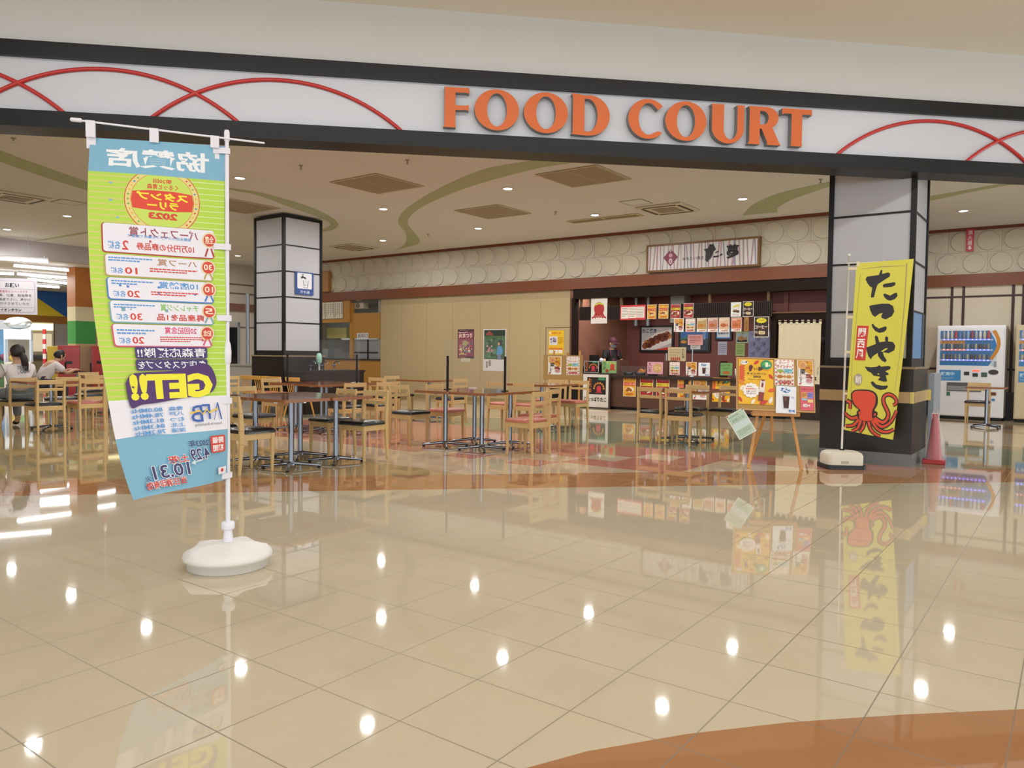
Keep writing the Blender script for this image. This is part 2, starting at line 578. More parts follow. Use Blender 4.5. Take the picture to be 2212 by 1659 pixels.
def to_uv(x, y):
    p = Vector((x, y, 0))
    return (p.dot(GU), p.dot(GV), 0.0)
def clip(poly, a, b, c):
    """keep a*x + b*y >= c"""
    out = []
    for i in range(len(poly)):
        p, q = poly[i], poly[(i + 1) % len(poly)]
        dp, dq = a * p[0] + b * p[1] - c, a * q[0] + b * q[1] - c
        if dp >= 0: out.append(p)
        if (dp >= 0) != (dq >= 0):
            t = dp / (dp - dq)
            out.append((p[0] + (q[0] - p[0]) * t, p[1] + (q[1] - p[1]) * t))
    return out if len(out) > 2 else []
def split(poly, curve):
    cx = sum(p[0] for p in poly) / len(poly)
    y, s = interp(curve, cx)
    c = y - s * cx
    return clip(poly, -s, 1, c), clip(poly, s, -1, -c)     # above, below
fl = MB()
XS = [-26 + 0.5 * i for i in range(81)]
def strip(lo, hi, mat):
    for x0, x1 in zip(XS, XS[1:]):
        a0, a1 = (interp(lo, x)[0] if isinstance(lo, list) else lo for x in (x0, x1))
        b0, b1 = (interp(hi, x)[0] if isinstance(hi, list) else hi for x in (x0, x1))
        if b0 <= a0 and b1 <= a1: continue
        b0, b1 = max(a0, b0), max(a1, b1)
        fl.add([to_uv(x0, a0), to_uv(x1, a1), to_uv(x1, b1), to_uv(x0, b0)], [(0, 1, 2, 3)], mat)
XS = sorted(set(XS + [p[0] for p in BAND_LO + BAND_HI + NEAR_HI]))
strip(-9.0, NEAR_HI, F_BROWN)
strip(NEAR_HI, BAND_LO, F_CREAM)
strip(BAND_LO, BAND_HI, F_BAND)
def tile_kind(u, v):
    x, y = (GU * u + GV * v).x, (GU * u + GV * v).y
    g, f = interp(PINK_GREEN, x)[0], interp(GREEN_FAR, x)[0]
    return x, y, g, f
rf = random.Random(11)
def lower_colour(u, v):
    if v < 5.9 and u < -4.4: return 'olive'
    if -5.95 < u < -5.5 and 6.7 < v < 7.15: return 'pink'
    if -5.05 < u < -4.6 and 6.7 < v < 7.15: return 'pink'
    if -4.6 < u < -4.15 and 7.6 < v < 8.05: return 'cream'
    if -4.15 < u < -3.7 and 8.05 < v < 8.5: return 'cream'
    if u < -10.9: return 'far' if rf.random() < .75 else 'patch'
    if -4.6 < u < -3.25 and v > 7.15: return 'pink'
    if u > -3.25: return 'pink' if v > 8.5 else 'cream'
    if u > -6 and v > 7.6: return 'pink'
    if v > 6.7 and u < -6.4: return 'pink' if (rf.random() < .8 or v > 7.6) else 'rose'
    if v > 8.05: return 'pink'
    return 'cream'
for i in range(-42, 40):
    for j in range(-24, 46):
        u0, v0 = -3.7 + 0.45 * i, 6.7 + 0.45 * j
        uc, vc = u0 + .225, v0 + .225
        x, y, g, f = tile_kind(uc, vc)
        if x < -30 or x > 14 or y > 33 or y < interp(BAND_HI, x)[0] - .5: continue
        P = []
        for a, b in ((u0, v0), (u0 + .45, v0), (u0 + .45, v0 + .45), (u0, v0 + .45)):
            p = GU * a + GV * b
            P.append((p.x, p.y))
        P = split(P, BAND_HI)[0]
        if not P: continue
        lc = lower_colour(uc, vc)
        rnd = rf.random()
        fc = 'patch' if rnd < .07 else 'far'
        hi, lo = split(P, PINK_GREEN) if abs(y - g) < .8 else ((P, []) if y > g else ([], P))
        if lo: fl.add([to_uv(*p) for p in lo], [tuple(range(len(lo)))], FCM[lc])
        if hi:
            h2, l2 = split(hi, GREEN_FAR) if abs(y - f) < .8 else ((hi, []) if y > f else ([], hi))
            if l2: fl.add([to_uv(*p) for p in l2], [tuple(range(len(l2)))], FCM['green' if rnd > .12 else 'olive'])
            if h2: fl.add([to_uv(*p) for p in h2], [tuple(range(len(h2)))], FCM[fc])
fl.box(-40, -25, -0.2, 25, 45, -0.004, M('#b8a57e', 0.3))
floor = fl.build('floor', rot=GROT, kind='structure')

# ================================================================== CEILINGS
CEIL = 3.9
CEILM = M('#e2e2e0', 0.8)
CEIL_GREEN = M('#b4bd98', 0.8)
cb = MB()
def fy(x, back): return ((FN0 + back) + math.sin(FA) * x) / math.cos(FA)
cb.prism([[(-27, fy(-27, .1)), (17, fy(17, .1)), (17, 34), (-27, 34)]], CEIL, CEIL + .05, CEILM, None, Matrix(((1, 0, 0, 0), (0, 0, 1, 0), (0, 1, 0, 0), (0, 0, 0, 1))))
def stripe(A, B):
    n = len(A)
    vs = [tuple(on_z(p[0], p[1], CEIL - .002)) for p in A] + [tuple(on_z(p[0], p[1], CEIL - .002)) for p in B]
    cb.add(vs, [(i, i + 1, n + i + 1, n + i) for i in range(n - 1)], CEIL_GREEN)
def smooth(P, n=4):
    out = []
    for i in range(len(P) - 1):
        p0, p1, p2, p3 = P[max(i - 1, 0)], P[i], P[i + 1], P[min(i + 2, len(P) - 1)]
        for k in range(n):
            t = k / n
            out.append(tuple(0.5 * (2 * b + (c - a) * t + (2 * a - 5 * b + 4 * c - d) * t * t + (3 * b - a - 3 * c + d) * t ** 3) for a, b, c, d in zip(p0, p1, p2, p3)))
    out.append(P[-1])
    return out
q = lambda L: smooth([(740 + .3345 * x, 60 + .3345 * y) for x, y in L])
stripe(q([(1560, 800), (1430, 828), (1000, 895), (800, 955), (600, 1050), (450, 1140), (380, 1200), (358, 1250), (375, 1285), (405, 1320), (412, 1365), (395, 1405), (330, 1440)]),
       q([(1850, 815), (1710, 848), (1300, 900), (960, 985), (800, 1035), (620, 1105), (500, 1165), (440, 1215), (420, 1255), (440, 1295), (475, 1335), (500, 1375), (480, 1400)]))
stripe(smooth([(-60, 300), (0, 325), (100, 362), (203, 399), (285, 440), (312, 470), (280, 492), (210, 501), (140, 512), (70, 522)]),
       smooth([(-60, 322), (0, 349), (100, 384), (203, 417), (260, 448), (272, 468), (255, 486), (210, 496.5), (140, 508), (70, 521)]))
stripe(smooth([(290, 285), (380, 350), (476, 400), (557, 415), (640, 437), (700, 460), (729, 480), (724, 494), (690, 503)]),
       smooth([(296, 300), (380, 358), (476, 404), (557, 422), (630, 449), (685, 468), (712, 481), (708, 491), (685, 499)]))
q = lambda L: smooth([(1480 + .3309 * x, 60 + .3309 * y) for x, y in L])
stripe(q([(375, 1225), (400, 1195), (450, 1150), (600, 1085), (780, 1040), (960, 1003)]), q([(605, 1205), (602, 1190), (610, 1172), (690, 1125), (800, 1085), (960, 1030)]))
stripe(q([(1560, 1105), (1750, 1075), (1900, 1048), (2212, 990), (2400, 950)]), q([(1560, 1140), (1750, 1098), (1900, 1066), (2212, 1010), (2400, 975)]))
ceiling = cb.build('ceiling', kind='structure')
cm = MB()
cm.prism([[(-22, fy(-22, .1)), (22, fy(22, .1)), (22, -9), (-22, -9)]], 4.53, 4.6, M('#f0ebe0', 0.8), None, Matrix(((1, 0, 0, 0), (0, 0, 1, 0), (0, 1, 0, 0), (0, 0, 0, 1))))
cm.build('ceiling_walkway', kind='structure')

# ================================================================== SIGN FRONT (lintel across the food court entrance)
FROT = FA
FORG = FN * FN0
def fbox(mb, d0, z0, d1, z1, b0, b1, mat): mb.box(d0, b0, z0, d1, b1, z1, mat)
f1 = MB(); fbox(f1, -16, 3.96, 18, 4.53, 0.0, .27, M('#cdccca', .7)); f1.build('wall_front', loc=FORG, rot=FROT, kind='structure')
f2 = MB(); fbox(f2, -16, 3.82, 18, 3.96, -.05, .27, BLACKFRAME); f2.build('trim_1', loc=FORG, rot=FROT, kind='structure')
f3 = MB(); fbox(f3, -16, 3.195, 18, 3.345, -.05, .27, BLACKFRAME); f3.build('trim_2', loc=FORG, rot=FROT, kind='structure')
sg = thing('entrance_sign', 'long white entrance sign band with red arcs and raised orange capital letters', 'sign', FORG, FROT)
f4 = MB(); fbox(f4, -16, 3.345, 18, 3.82, 0.0, .26, M('#c9cbd2', .35)); f4.build('sign_panel', sg)
for cx in (-2.628 - 6.08, -2.628 - 4.56, -2.628 - 3.04, -2.628 - 1.52, -2.628, -1.107, 5.735, 7.255, 8.775):
    a = MB()
    half = math.degrees(math.acos((1.78 - .413) / 1.78))
    pts = [(x, -.012, z) for x, z in arc(cx, 3.758 - 1.78, 1.78, 90 + half, 90 - half, 30)]
    a.tube(pts, .019, M('#bd2f2b', .35), 8)
    a.build('arc_line', sg)
ORANGE, LGREY = M('#cf5f12', .4), M('#7d7a78', .4)
def glyph_F(): return [[(0.0, 0), (.30, 0), (.285, .06), (.285, .44), (.54, .455), (.60, .43), (.60, .585), (.54, .56), (.285, .555), (.285, .87), (.56, .88), (.61, .855), (.61, 1.0), (.02, 1.0), (.03, .94), (.03, .06)]]
def glyph_O(): return [arc(.53, .5, .53, 0, 360, 40, .515)[:-1], arc(.53, .5, .235, 360, 0, 32, .415)[:-1]]
def glyph_D():
    return [[(0.0, 0)] + [(.35, -.02)] + arc(.42, .5, .5, -88, 88, 26, .515) + [(.35, 1.0), (0, 1.04), (.03, .95), (.03, .05)],
            [(.31, .1)] + [(.31, .92)] + arc(.38, .5, .245, 86, -86, 18, .42)]
def glyph_C():
    o = arc(.53, .5, .53, 42, 318, 34, .515)
    i = arc(.55, .5, .27, 300, 60, 28, .41)
    return [o + [(.82, .2)] + [(p[0], p[1]) for p in i] + [(.80, .74)]]
def glyph_U():
    o = [(0, 1.0), (.02, .92)] + arc(.40, .38, .38, 180, 360, 24, .40) + [(.78, .92), (.80, 1.0), (.60, 1.0), (.62, .92)]
    i = arc(.46, .37, .16, 360, 180, 18, .28) + [(.30, .92), (.31, 1.0)]
    return [o + i]
def glyph_R():
    return [[(0, 0), (.30, 0), (.285, .07), (.285, .42), (.33, .42), (.48, .06), (.47, 0), (.82, 0), (.78, .05), (.60, .46)] + arc(.46, .72, .285, -58, 90, 16, .28) + [(.36, 1.0), (0, 1.0), (.03, .93), (.03, .07)],
            [(.285, .53), (.285, .89), (.36, .89)] + arc(.37, .71, .13, 85, -85, 12, .175) + [(.36, .53)]]
def glyph_T(): return [[(.20, 0), (.50, 0), (.485, .07), (.485, .86), (.66, .865), (.73, .83), (.73, 1.0), (-.03, 1.0), (-.03, .83), (.04, .865), (.215, .86), (.215, .07)]]
LET = [('F', glyph_F, 957.5, 1013.5), ('O', glyph_O, 1025, 1121), ('O', glyph_O, 1131.4, 1226.5), ('D', glyph_D, 1234.5, 1317), ('C', glyph_C, 1357, 1431), ('O', glyph_O, 1437, 1526), ('U', glyph_U, 1536, 1609), ('R', glyph_R, 1616.5, 1688), ('T', glyph_T, 1689, 1753.5)]
for ch, fn, xa, xb in LET:
    da = on_plane(xa, 250, FORG + FN * -.07, FN).dot(FD)
    db = on_plane(xb, 250, FORG + FN * -.07, FN).dot(FD)
    L = fn()
    xs = [p[0] for p in L[0]]
    sx = (db - da) / (max(xs) - min(xs))
    L = [[(da + (p[0] - min(xs)) * sx, 3.388 + p[1] * .385) for p in l] for l in L]
    mb = MB()
    mb.prism(L, -.075, -.004, ORANGE, LGREY)
    lo = mb.build('letter', sg)
    bv = lo.modifiers.new('bevel', 'BEVEL'); bv.width = .004; bv.segments = 1; bv.limit_method = 'ANGLE'

# ================================================================== COLUMNS
SHOJI = M('#bdbdc3', .38)
SHOJI_LIT = M('#dfe2ec', .38)
def shoji_column(name, u0, u1, v0, v1, bars, top, ledge, band, blue=False):
    r = MB()
    r.box(u0 + .02, v0 + .02, ledge, u1 - .02, v1 - .02, top, SHOJI)
    root = r.build(name, rot=GROT, kind='structure')
    f = MB()
    pw = .055
    for a, b in ((u0, v0), (u1 - pw, v0), (u0, v1 - pw), (u1 - pw, v1 - pw)):
        f.box(a, b, ledge, a + pw, b + pw, top, BLACKFRAME)
    def hbar(z, h):
        f.box(u0 + pw, v0 + .008, z - h / 2, u1 - pw, v0 + .03, z + h / 2, BLACKFRAME)
        f.box(u0 + pw, v1 - .03, z - h / 2, u1 - pw, v1 - .008, z + h / 2, BLACKFRAME)
        f.box(u0 + .008, v0 + pw, z - h / 2, u0 + .03, v1 - pw, z + h / 2, BLACKFRAME)
        f.box(u1 - .03, v0 + pw, z - h / 2, u1 - .008, v1 - pw, z + h / 2, BLACKFRAME)
    for z in bars: hbar(z, .022)
    hbar(top - .03, .06); hbar(ledge + .05, .10)
    f.build('frame', root)
    e = .03
    g = MB()
    g.box(u0 - e, v0 - e, .13, u1 + e, v1 + e, ledge - .02, wood('#180f0d', '#1f1512', .35, (2, 2, 12)))
    g.build('wainscot', root)
    g = MB(); g.box(u0 - e - .015, v0 - e - .015, ledge - .02, u1 + e + .015, v1 + e + .015, ledge + .005, M('#8d7a5c', .4)); g.build('ledge', root)
    g = MB(); g.box(u0 - e - .006, v0 - e - .006, 0, u1 + e + .006, v1 + e + .006, .13, M('#77797c', .4)); g.build('kick_plate', root)
    if band:
        g = MB()
        g.box(u0 - e - .01, v0 - e - .01, band[0], u1 + e + .01, v1 + e + .01, band[1], M('#b69a72', .35))
        g.build('wood_band', root)
        g = MB()
        for a, b in ((u1 + e - .03, v0 - e - .014), (u1 + e + .002, v1 + e - .03)):
            g.box(a, b, band[0] - .002, a + .045, b + .04, band[1] + .002, M('#c9b36a', .25, .8))
        g.build('brass_corner', root)
    if blue:
        g = MB(); g.box(u1 - .021, v0 + pw + .05, 1.2, u1 - .012, v1 - pw, 1.72, M('#5f93cc', .3)); g.build('blue_panel', root)
        g = MB(); g.box(u1 - .012, v1 - pw - .16, 1.2, u1 - .006, v1 - pw - .0, 1.72, M('#1f2a3d', .3)); g.build('dark_strip', root)
    return root
shoji_column('column_1', -2.395, -1.475, 9.47, 10.39, (1.73, 2.28, 2.83, 3.39), 3.87, 1.10, (.70, .825), True)
shoji_column('column_2', -13.38, -12.43, 9.34, 10.29, (1.77, 2.27, 2.77, 3.28), 3.87, 1.12, None)

# ================================================================== BACK WALL (food counters)
VB = 15.0
TILE = M('#c4bba9', .6)
GROOVE = M('#a89a84', .7)
def frieze(name, u0, u1, V, z0=2.95, z1=3.84):
    b = MB()
    b.box(u0, V, z0, u1, V + .25, z1, TILE)
    hz = (z1 - z0) / 2
    pitch = .47
    n = int((u1 - u0) / pitch) + 1
    for row in range(2):
        zc = z0 + hz * (row + .5)
        for k in range(n):
            uc = u1 - pitch * (k + .5) - (0.235 if row else 0)
            if uc - .2 < u0: continue
            N = 22
            r0, r1 = .200, .190
            vs = [(uc + r * math.cos(2 * PI * i / N), V - y, zc + r * math.sin(2 * PI * i / N)) for r, y in ((r0, .0), (r1, .024), (0, .024)) for i in range(N)]
            fs = [(i, (i + 1) % N, N + (i + 1) % N, N + i) for i in range(N)] + [tuple(N + i for i in range(N))]
            b.add(vs, fs, TILE)
            if (k + row) % 2 == 0:
                ug = uc + pitch / 2
                b.box(ug - .004, V - .002, zc - hz / 2, ug + .004, V + .01, zc + hz / 2, GROOVE)
        b.box(u0, V - .002, z0 + hz * row - .004, u1, V + .01, z0 + hz * row + .004, GROOVE)
    o = b.build(name, rot=GROT, kind='structure')
    t = MB(); t.box(u0, V - .04, z1, u1, V + .25, z1 + .06, wood('#6d3420', '#7c3d26', .4, (1, 5, 5)))
    t.build('trim_cornice', o)
    t = MB(); t.box(u0, V - .06, z0 - .25, u1, V + .25, z0, BEAM)
    t.build('trim_beam', o)
    return o
frieze('wall_back', -20.7, -3.4, VB)
# beige hoarding boards closing the empty counter
HO = M('#b49f78', .6)
hb = MB()
us = [on_v(x, 760, VB)[0] for x in (822, 868, 921, 977, 1037, 1100, 1167)] + [-9.33]
for a, b in zip(us, us[1:]):
    hb.box(a + .0025, VB, .09, b - .0025, VB + .04, 2.52, HO)
    hb.box(a, VB + .01, .0, b, VB + .05, 2.70, M('#a89470', .6))
hb.box(us[0], VB - .008, .0, us[-1], VB + .01, .085, M('#9c875c', .6))
hoard = hb.build('wall_hoarding', rot=GROT, kind='structure')
dr = MB()
u0, u1, z0, z1 = vrect(VB, 1178, 708, 1246, 868)
for a, b, c, d in ((u0, .09, u0 + .012, z1), (-9.37, .09, -9.358, z1), (u0, z1, -9.358, z1 + .012)):
    dr.box(a, VB - .004, b, c, VB + .002, d, M('#5a4a30', .5))
dr.build('door_1', rot=GROT, kind='structure')
# stall recess: side walls, back wall, header
MAROON = M('#7a4640', .6)
MAROON_D = M('#5a322e', .6)
ST_U0, ST_U1, ST_VB = -9.33, -3.4, 17.6
sb = MB()
sb.box(ST_U0 - .1, ST_VB, 0, ST_U1 + .1, ST_VB + .1, 2.75, MAROON)
sb.box(ST_U0 - .1, VB, 0, ST_U0, ST_VB, 2.75, M('#7d5342', .6))
sb.box(ST_U1, VB, 0, ST_U1 + .15, 18.4, 3.9, MAROON_D)
sb.box(ST_U0 - .1, VB + .25, 2.7, ST_U1, ST_VB, 2.78, M('#4b3a34', .7))
stall_wall = sb.build('wall_stall', rot=GROT, kind='structure')
tb = MB()
tb.box(ST_U0, VB - .03, 2.48, ST_U1, VB + .2, 2.70, DARKBROWN)
tb.build('trim_3', rot=GROT, kind='structure')
tb = MB()
tb.box(ST_U0 - .03, VB - .03, 0, ST_U0 + .05, VB + .15, 2.5, DARKBROWN)
tb.build('trim_4', rot=GROT, kind='structure')
# left stall side: kitchen recess behind the wooden fronts
kb = MB()
kb.box(-20.7, 17.4, 0, -15.7, 17.5, 2.8, M('#9fa3a0', .5))
kb.box(-15.8, VB + .06, 0, -15.7, 17.4, 2.8, M('#8f8f8a', .6))
kb.box(-20.8, VB, 0, -20.7, 17.4, 3.9, M('#b3a48c', .6))
kb.box(-20.7, VB + .25, 2.72, -15.7, 17.4, 2.8, M('#8f8f8a', .6))
kb.build('wall_kitchen', rot=GROT, kind='structure')
# ================================================================== RIGHT WALL (behind the drink machines)
VR = 18.3
frieze('wall_right', -3.25, 6.0, VR)
pr = MB()
pr.box(-3.4, VR, 0, 6.0, VR + .1, 2.72, M('#cfc2ac', .6))
rwall = pr.build('wall_right_panels', rot=GROT, kind='structure')
ln = MB()
DL = M('#3a211d', .5)
for x in (2056.5, 2081.6, 2189, 2211.5):
    u = on_v(x, 640, VR)[0]
    ln.box(u - .025, VR - .012, .0, u + .025, VR, 2.70, DL)
ln.box(-3.25, VR - .014, on_v(2100, 640.5, VR)[1] - .018, 6.0, VR, on_v(2100, 640.5, VR)[1] + .018, DL)
ln.box(-3.25, VR - .014, .98, 6.0, VR, 1.02, DL)
ln.box(-3.25, VR - .02, .0, 6.0, VR, .55, M('#2b2220', .45))
ln.build('trim_5', rot=GROT, kind='structure')
# ================================================================== LEFT WALL with the wide opening to the game corner
UL = -21.15
lw = MB()
GREYW = M('#b9b2b2', .7)
lw.box(UL - .2, -8, 3.46, UL, 11.0, 3.9, GREYW)
lw.box(UL - .2, 11.0, 0, UL, 15.3, 3.9, M('#bdb3a6', .7))
for z in (3.28, 3.0, 1.95):
    lw.box(UL, 11.0, z - .02, UL + .015, 15.0, z + .02, M('#6f5a4e', .6))
lw.box(UL, 11.0, 2.45, UL + .06, 15.0, 2.68, M('#7a5546', .5))
lw.build('wall_left', rot=GROT, kind='structure')
gd = MB()
for a, b in ((13.0, 13.42), (13.52, 14.15)):
    gd.box(UL - .002, a, .05, UL + .012, b, 1.95, M('#1d1f22', .12))
gd.box(UL + .001, 12.9, 0, UL + .03, 13.0, 2.1, M('#8a8d90', .4)); gd.box(UL + .001, 13.42, 0, UL + .03, 13.52, 2.1, M('#8a8d90', .4)); gd.box(UL + .001, 14.15, 0, UL + .03, 14.25, 2.1, M('#8a8d90', .4))
gd.box(UL + .001, 12.9, 1.95, UL + .03, 14.25, 2.1, M('#a9a49c', .4))
gd.build('door_2', rot=GROT, kind='structure')
# game corner shell
UA = -33.0
ar = MB()
ar.box(UA - .2, -8, 0, UA, 27, 2.4, M('#b5aca8', .6))
ar.box(UA - .2, -8, 2.4, UA, 27, 3.5, M('#f2d33c', .6))
YEL, BLU, GRN, BRN, NAV = M('#e6d032', .6), M('#2c66b4', .6), M('#3f9a44', .6), M('#a9702c', .6), M('#24356b', .6)
ar.box(UA, -8, 2.22, UA + .02, 27, 2.52, BRN)
def tri(pts, mat): ar.add([(UA + .012, a, b) for a, b in pts], [tuple(range(len(pts)))], mat)
tri([(12.75, 3.5), (14.2, 2.52), (14.9, 2.52), (14.9, 3.5)], BLU)
tri([(10.0, 3.5), (11.0, 2.52), (8.0, 2.52), (8.0, 3.5)], GRN)
tri([(15.0, 3.5), (15.75, 2.52), (24, 2.52), (24, 3.5)], GRN)
tri([(14.95, 2.3), (15.6, 2.3), (15.6, 2.62), (14.95, 2.62)], NAV)
ar.box(UA - .2, 26.8, 0, UL, 27, 3.5, M('#a9a2a0', .7))
ar.box(UA - .2, -8.2, 0, UL, -8, 3.5, M('#a9a2a0', .7))
ar.box(UA - .2, -8, 3.5, UL - .2, 27, 3.6, M('#d8d6d4', .7))
ar.build('wall_game_corner', rot=GROT, kind='structure')
pc = MB()
for z0, z1, c1 in ((2.40, 3.5, '#b9742f'), (2.0, 2.40, '#ddd3ad'), (1.36, 2.0, '#3f9d49'), (0, 1.36, '#c3aa7c')):
    pc.box(-23.1, 10.0, z0, -22.6, 10.55, z1, M(c1, .5))
pc.build('column_3', rot=GROT, kind='structure')
# ================================================================== CEILING FITTINGS
LENS = M('#fff6e6', .4, emit=9.0)
DL_LABELS = [
 ((55, 281), 'round ceiling downlight just under the black lintel, far left above the banner tip'),
 ((799, 320), 'round ceiling downlight under the black lintel, left of the letter F'),
 ((1453, 354), 'round ceiling downlight under the black lintel, below the letters C and O of COURT'),
 ((2025, 385), 'round ceiling downlight directly right of the top of the front paper-panelled pillar'),
 ((518, 384), 'round ceiling downlight just right of the white flag pole, above the rear pillar'),
 ((1097, 407), 'round ceiling downlight between the big square grille and the green ceiling stripe, mid ceiling'),
 ((1604, 429), 'round ceiling downlight above the framed shop board, left of the green ceiling tip'),
 ((2081, 455), 'round ceiling downlight above the red fire extinguisher sign on the right'),
 ((145, 466), 'round ceiling downlight left of the tall mirrored-text flag, nearer of the pair there'),
 ((15, 495), 'round ceiling downlight at the far left, nearest the tube lights of the game corner'),
 ((828, 451), 'round ceiling downlight left of the curling green stripe, second from the lintel'),
 ((1285, 464), 'round ceiling downlight beside the long slot diffuser near the back wall'),
 ((1033, 493), 'round ceiling downlight behind the farthest square grille, near the back wall'),
 ((827, 519), 'round ceiling downlight close to the cornice above the beige hoarding'),
 ((514, 552), 'round ceiling downlight deep at the back, between flag pole and rear pillar'),
 ((310, 430), 'round ceiling downlight hidden above the tall mirrored-text flag'),
]
ldata = bpy.data.lights.new('downlight_lamp', 'AREA')
ldata.shape = 'DISK'
ldata.size = .15
ldata.energy = DOWNLIGHT_W
ldata.color = (1.0, 0.99, 0.97)
def downlight_mesh():
    root = thing('downlight', '', 'ceiling light')
    b = MB()
    b.lathe([(.075, -.001), (.092, -.004), (.098, -.010), (.094, -.012), (.078, -.006)], WHITE, 28)
    b.build('trim_ring', root)
    b = MB()
    b.lathe([(.0005, -.016), (.03, -.0155), (.06, -.012), (.077, -.004)], LENS, 28)
    b.build('lens', root)
    lo = bpy.data.objects.new('lamp', ldata)
    COL.objects.link(lo); lo.parent = root; lo.location = (0, 0, -.03)
    return root
dl0 = downlight_mesh()
for i, (px, lab) in enumerate(DL_LABELS):
    d = dl0 if i == 0 else copy_tree(dl0)
    p = on_z(px[0], px[1], CEIL)
    d.location = (p.x, p.y, CEIL - .0015)
    tag(d, lab, 'ceiling light', 'ceiling downlights')
GRI = M('#b6aa92', .6)
def grille(u0, v0, label, s=1.06):
    b = MB()
    b.box(0, 0, -.012, s, s, -.002, M('#c6b99d', .6))
    for k in range(2):
        x0, x1 = (.04, s / 2 - .015) if k == 0 else (s / 2 + .015, s - .04)
        n = 26
        for i in range(n):
            y = .05 + (s - .1) * i / n
            b.box(x0, y, -.018, x1, y + (s - .1) / n * .55, -.012, GRI)
    o = b.build('air_grille', loc=G(u0, v0, CEIL - .003), rot=GROT)
    return tag(o, label, 'vent', 'square ceiling grilles')
grille(-9.63, 8.11, 'square slatted ceiling air grille on the left, left of the curling green stripe')
grille(-6.62, 9.50, 'square slatted ceiling air grille nearest the lintel, right of the green stripe')
grille(-9.54, 11.02, 'square slatted ceiling air grille farthest back, in front of the back wall')
grille(-13.2, 8.0, 'square slatted ceiling air grille half hidden behind the white flag pole')
def cassette(u0, v0, label, s=.88):
    b = MB()
    b.box(0, 0, -.03, s, s, -.002, M('#d8ceb6', .5))
    b.box(.22, .22, -.034, s - .22, s - .22, -.03, M('#8d8573', .6))
    for i in range(9): b.box(.23, .23 + i * .047, -.037, s - .23, .25 + i * .047, -.034, M('#b5aa92', .6))
    for a in ((.12, .06, s - .12, .11), (.12, s - .11, s - .12, s - .06), (.06, .12, .11, s - .12), (s - .11, .12, s - .06, s - .12)):
        b.box(a[0], a[1], -.034, a[2], a[3], -.030, M('#3c372f', .6))
    o = b.build('ceiling_air_conditioner', loc=G(u0, v0, CEIL - .003), rot=GROT)
    return tag(o, label, 'air conditioner', 'cassette air conditioners')
cassette(-6.55, 12.58, 'square cassette air conditioner in the ceiling in front of the framed shop board')
p = on_z(25, 425, CEIL); cassette(p.dot(GU) - .4, p.dot(GV) - .4, 'square cassette air conditioner in the ceiling at the far left')
p = on_z(760, 533, CEIL); cassette(p.dot(GU) - .4, p.dot(GV) - .4, 'square cassette air conditioner in the ceiling near the left end of the back cornice')
b = MB()
b.box(-8.38, 13.14, -.012, -6.8, 13.44, -.002, M('#c6b892', .6))
for x0, x1 in ((-8.33, -7.63), (-7.57, -6.86)): b.box(x0, 13.20, -.015, x1, 13.38, -.012, M('#8c8261', .6))
o = b.build('slot_diffuser', loc=(0, 0, CEIL - .002), rot=GROT)
tag(o, 'long two-slot air diffuser in the ceiling beside the cassette air conditioner', 'vent')
def hatch(u0, v0, label, s=.44):
    b = MB()
    for a in ((0, 0, s, .012), (0, s - .012, s, s), (0, 0, .012, s), (s - .012, 0, s, s)): b.box(a[0], a[1], -.004, a[2], a[3], -.001, M('#6f6653', .6))
    b.box(.012, .012, -.003, s - .012, s - .012, -.001, CEILM)
    o = b.build('access_hatch', loc=G(u0, v0, CEIL - .002), rot=GROT)
    return tag(o, label, 'hatch', 'ceiling hatches')
hatch(-6.56, 11.99, 'small square ceiling hatch outlined in dark line beside the cassette air conditioner')
p = on_z(145, 437, CEIL); hatch(p.dot(GU) - .2, p.dot(GV) - .2, 'small square ceiling hatch outlined in dark line at the far left ceiling')
def sprinkler(px, label):
    b = MB()
    b.lathe([(.03, 0), (.032, -.008), (.012, -.014), (.010, -.05), (.024, -.054), (.024, -.058)], M('#a59d90', .5), 14)
    pp = on_z(px[0], px[1], CEIL)
    o = b.build('sprinkler', loc=(pp.x, pp.y, CEIL - .001))
    return tag(o, label, 'sprinkler', 'ceiling sprinklers')
for px, lab in (((880, 345), 'tiny ceiling sprinkler head near the lintel, right of the left downlight'), ((650, 357), 'tiny ceiling sprinkler head under the lintel above the rear pillar'),
                ((1773, 387), 'tiny ceiling sprinkler head beside the front paper-panelled pillar'), ((925, 505), 'tiny ceiling sprinkler head near the back cornice'), ((1200, 457), 'tiny ceiling sprinkler head beside the farthest square grille'), ((29, 298), 'tiny ceiling sprinkler head at the far left under the lintel')):
    sprinkler(px, lab)
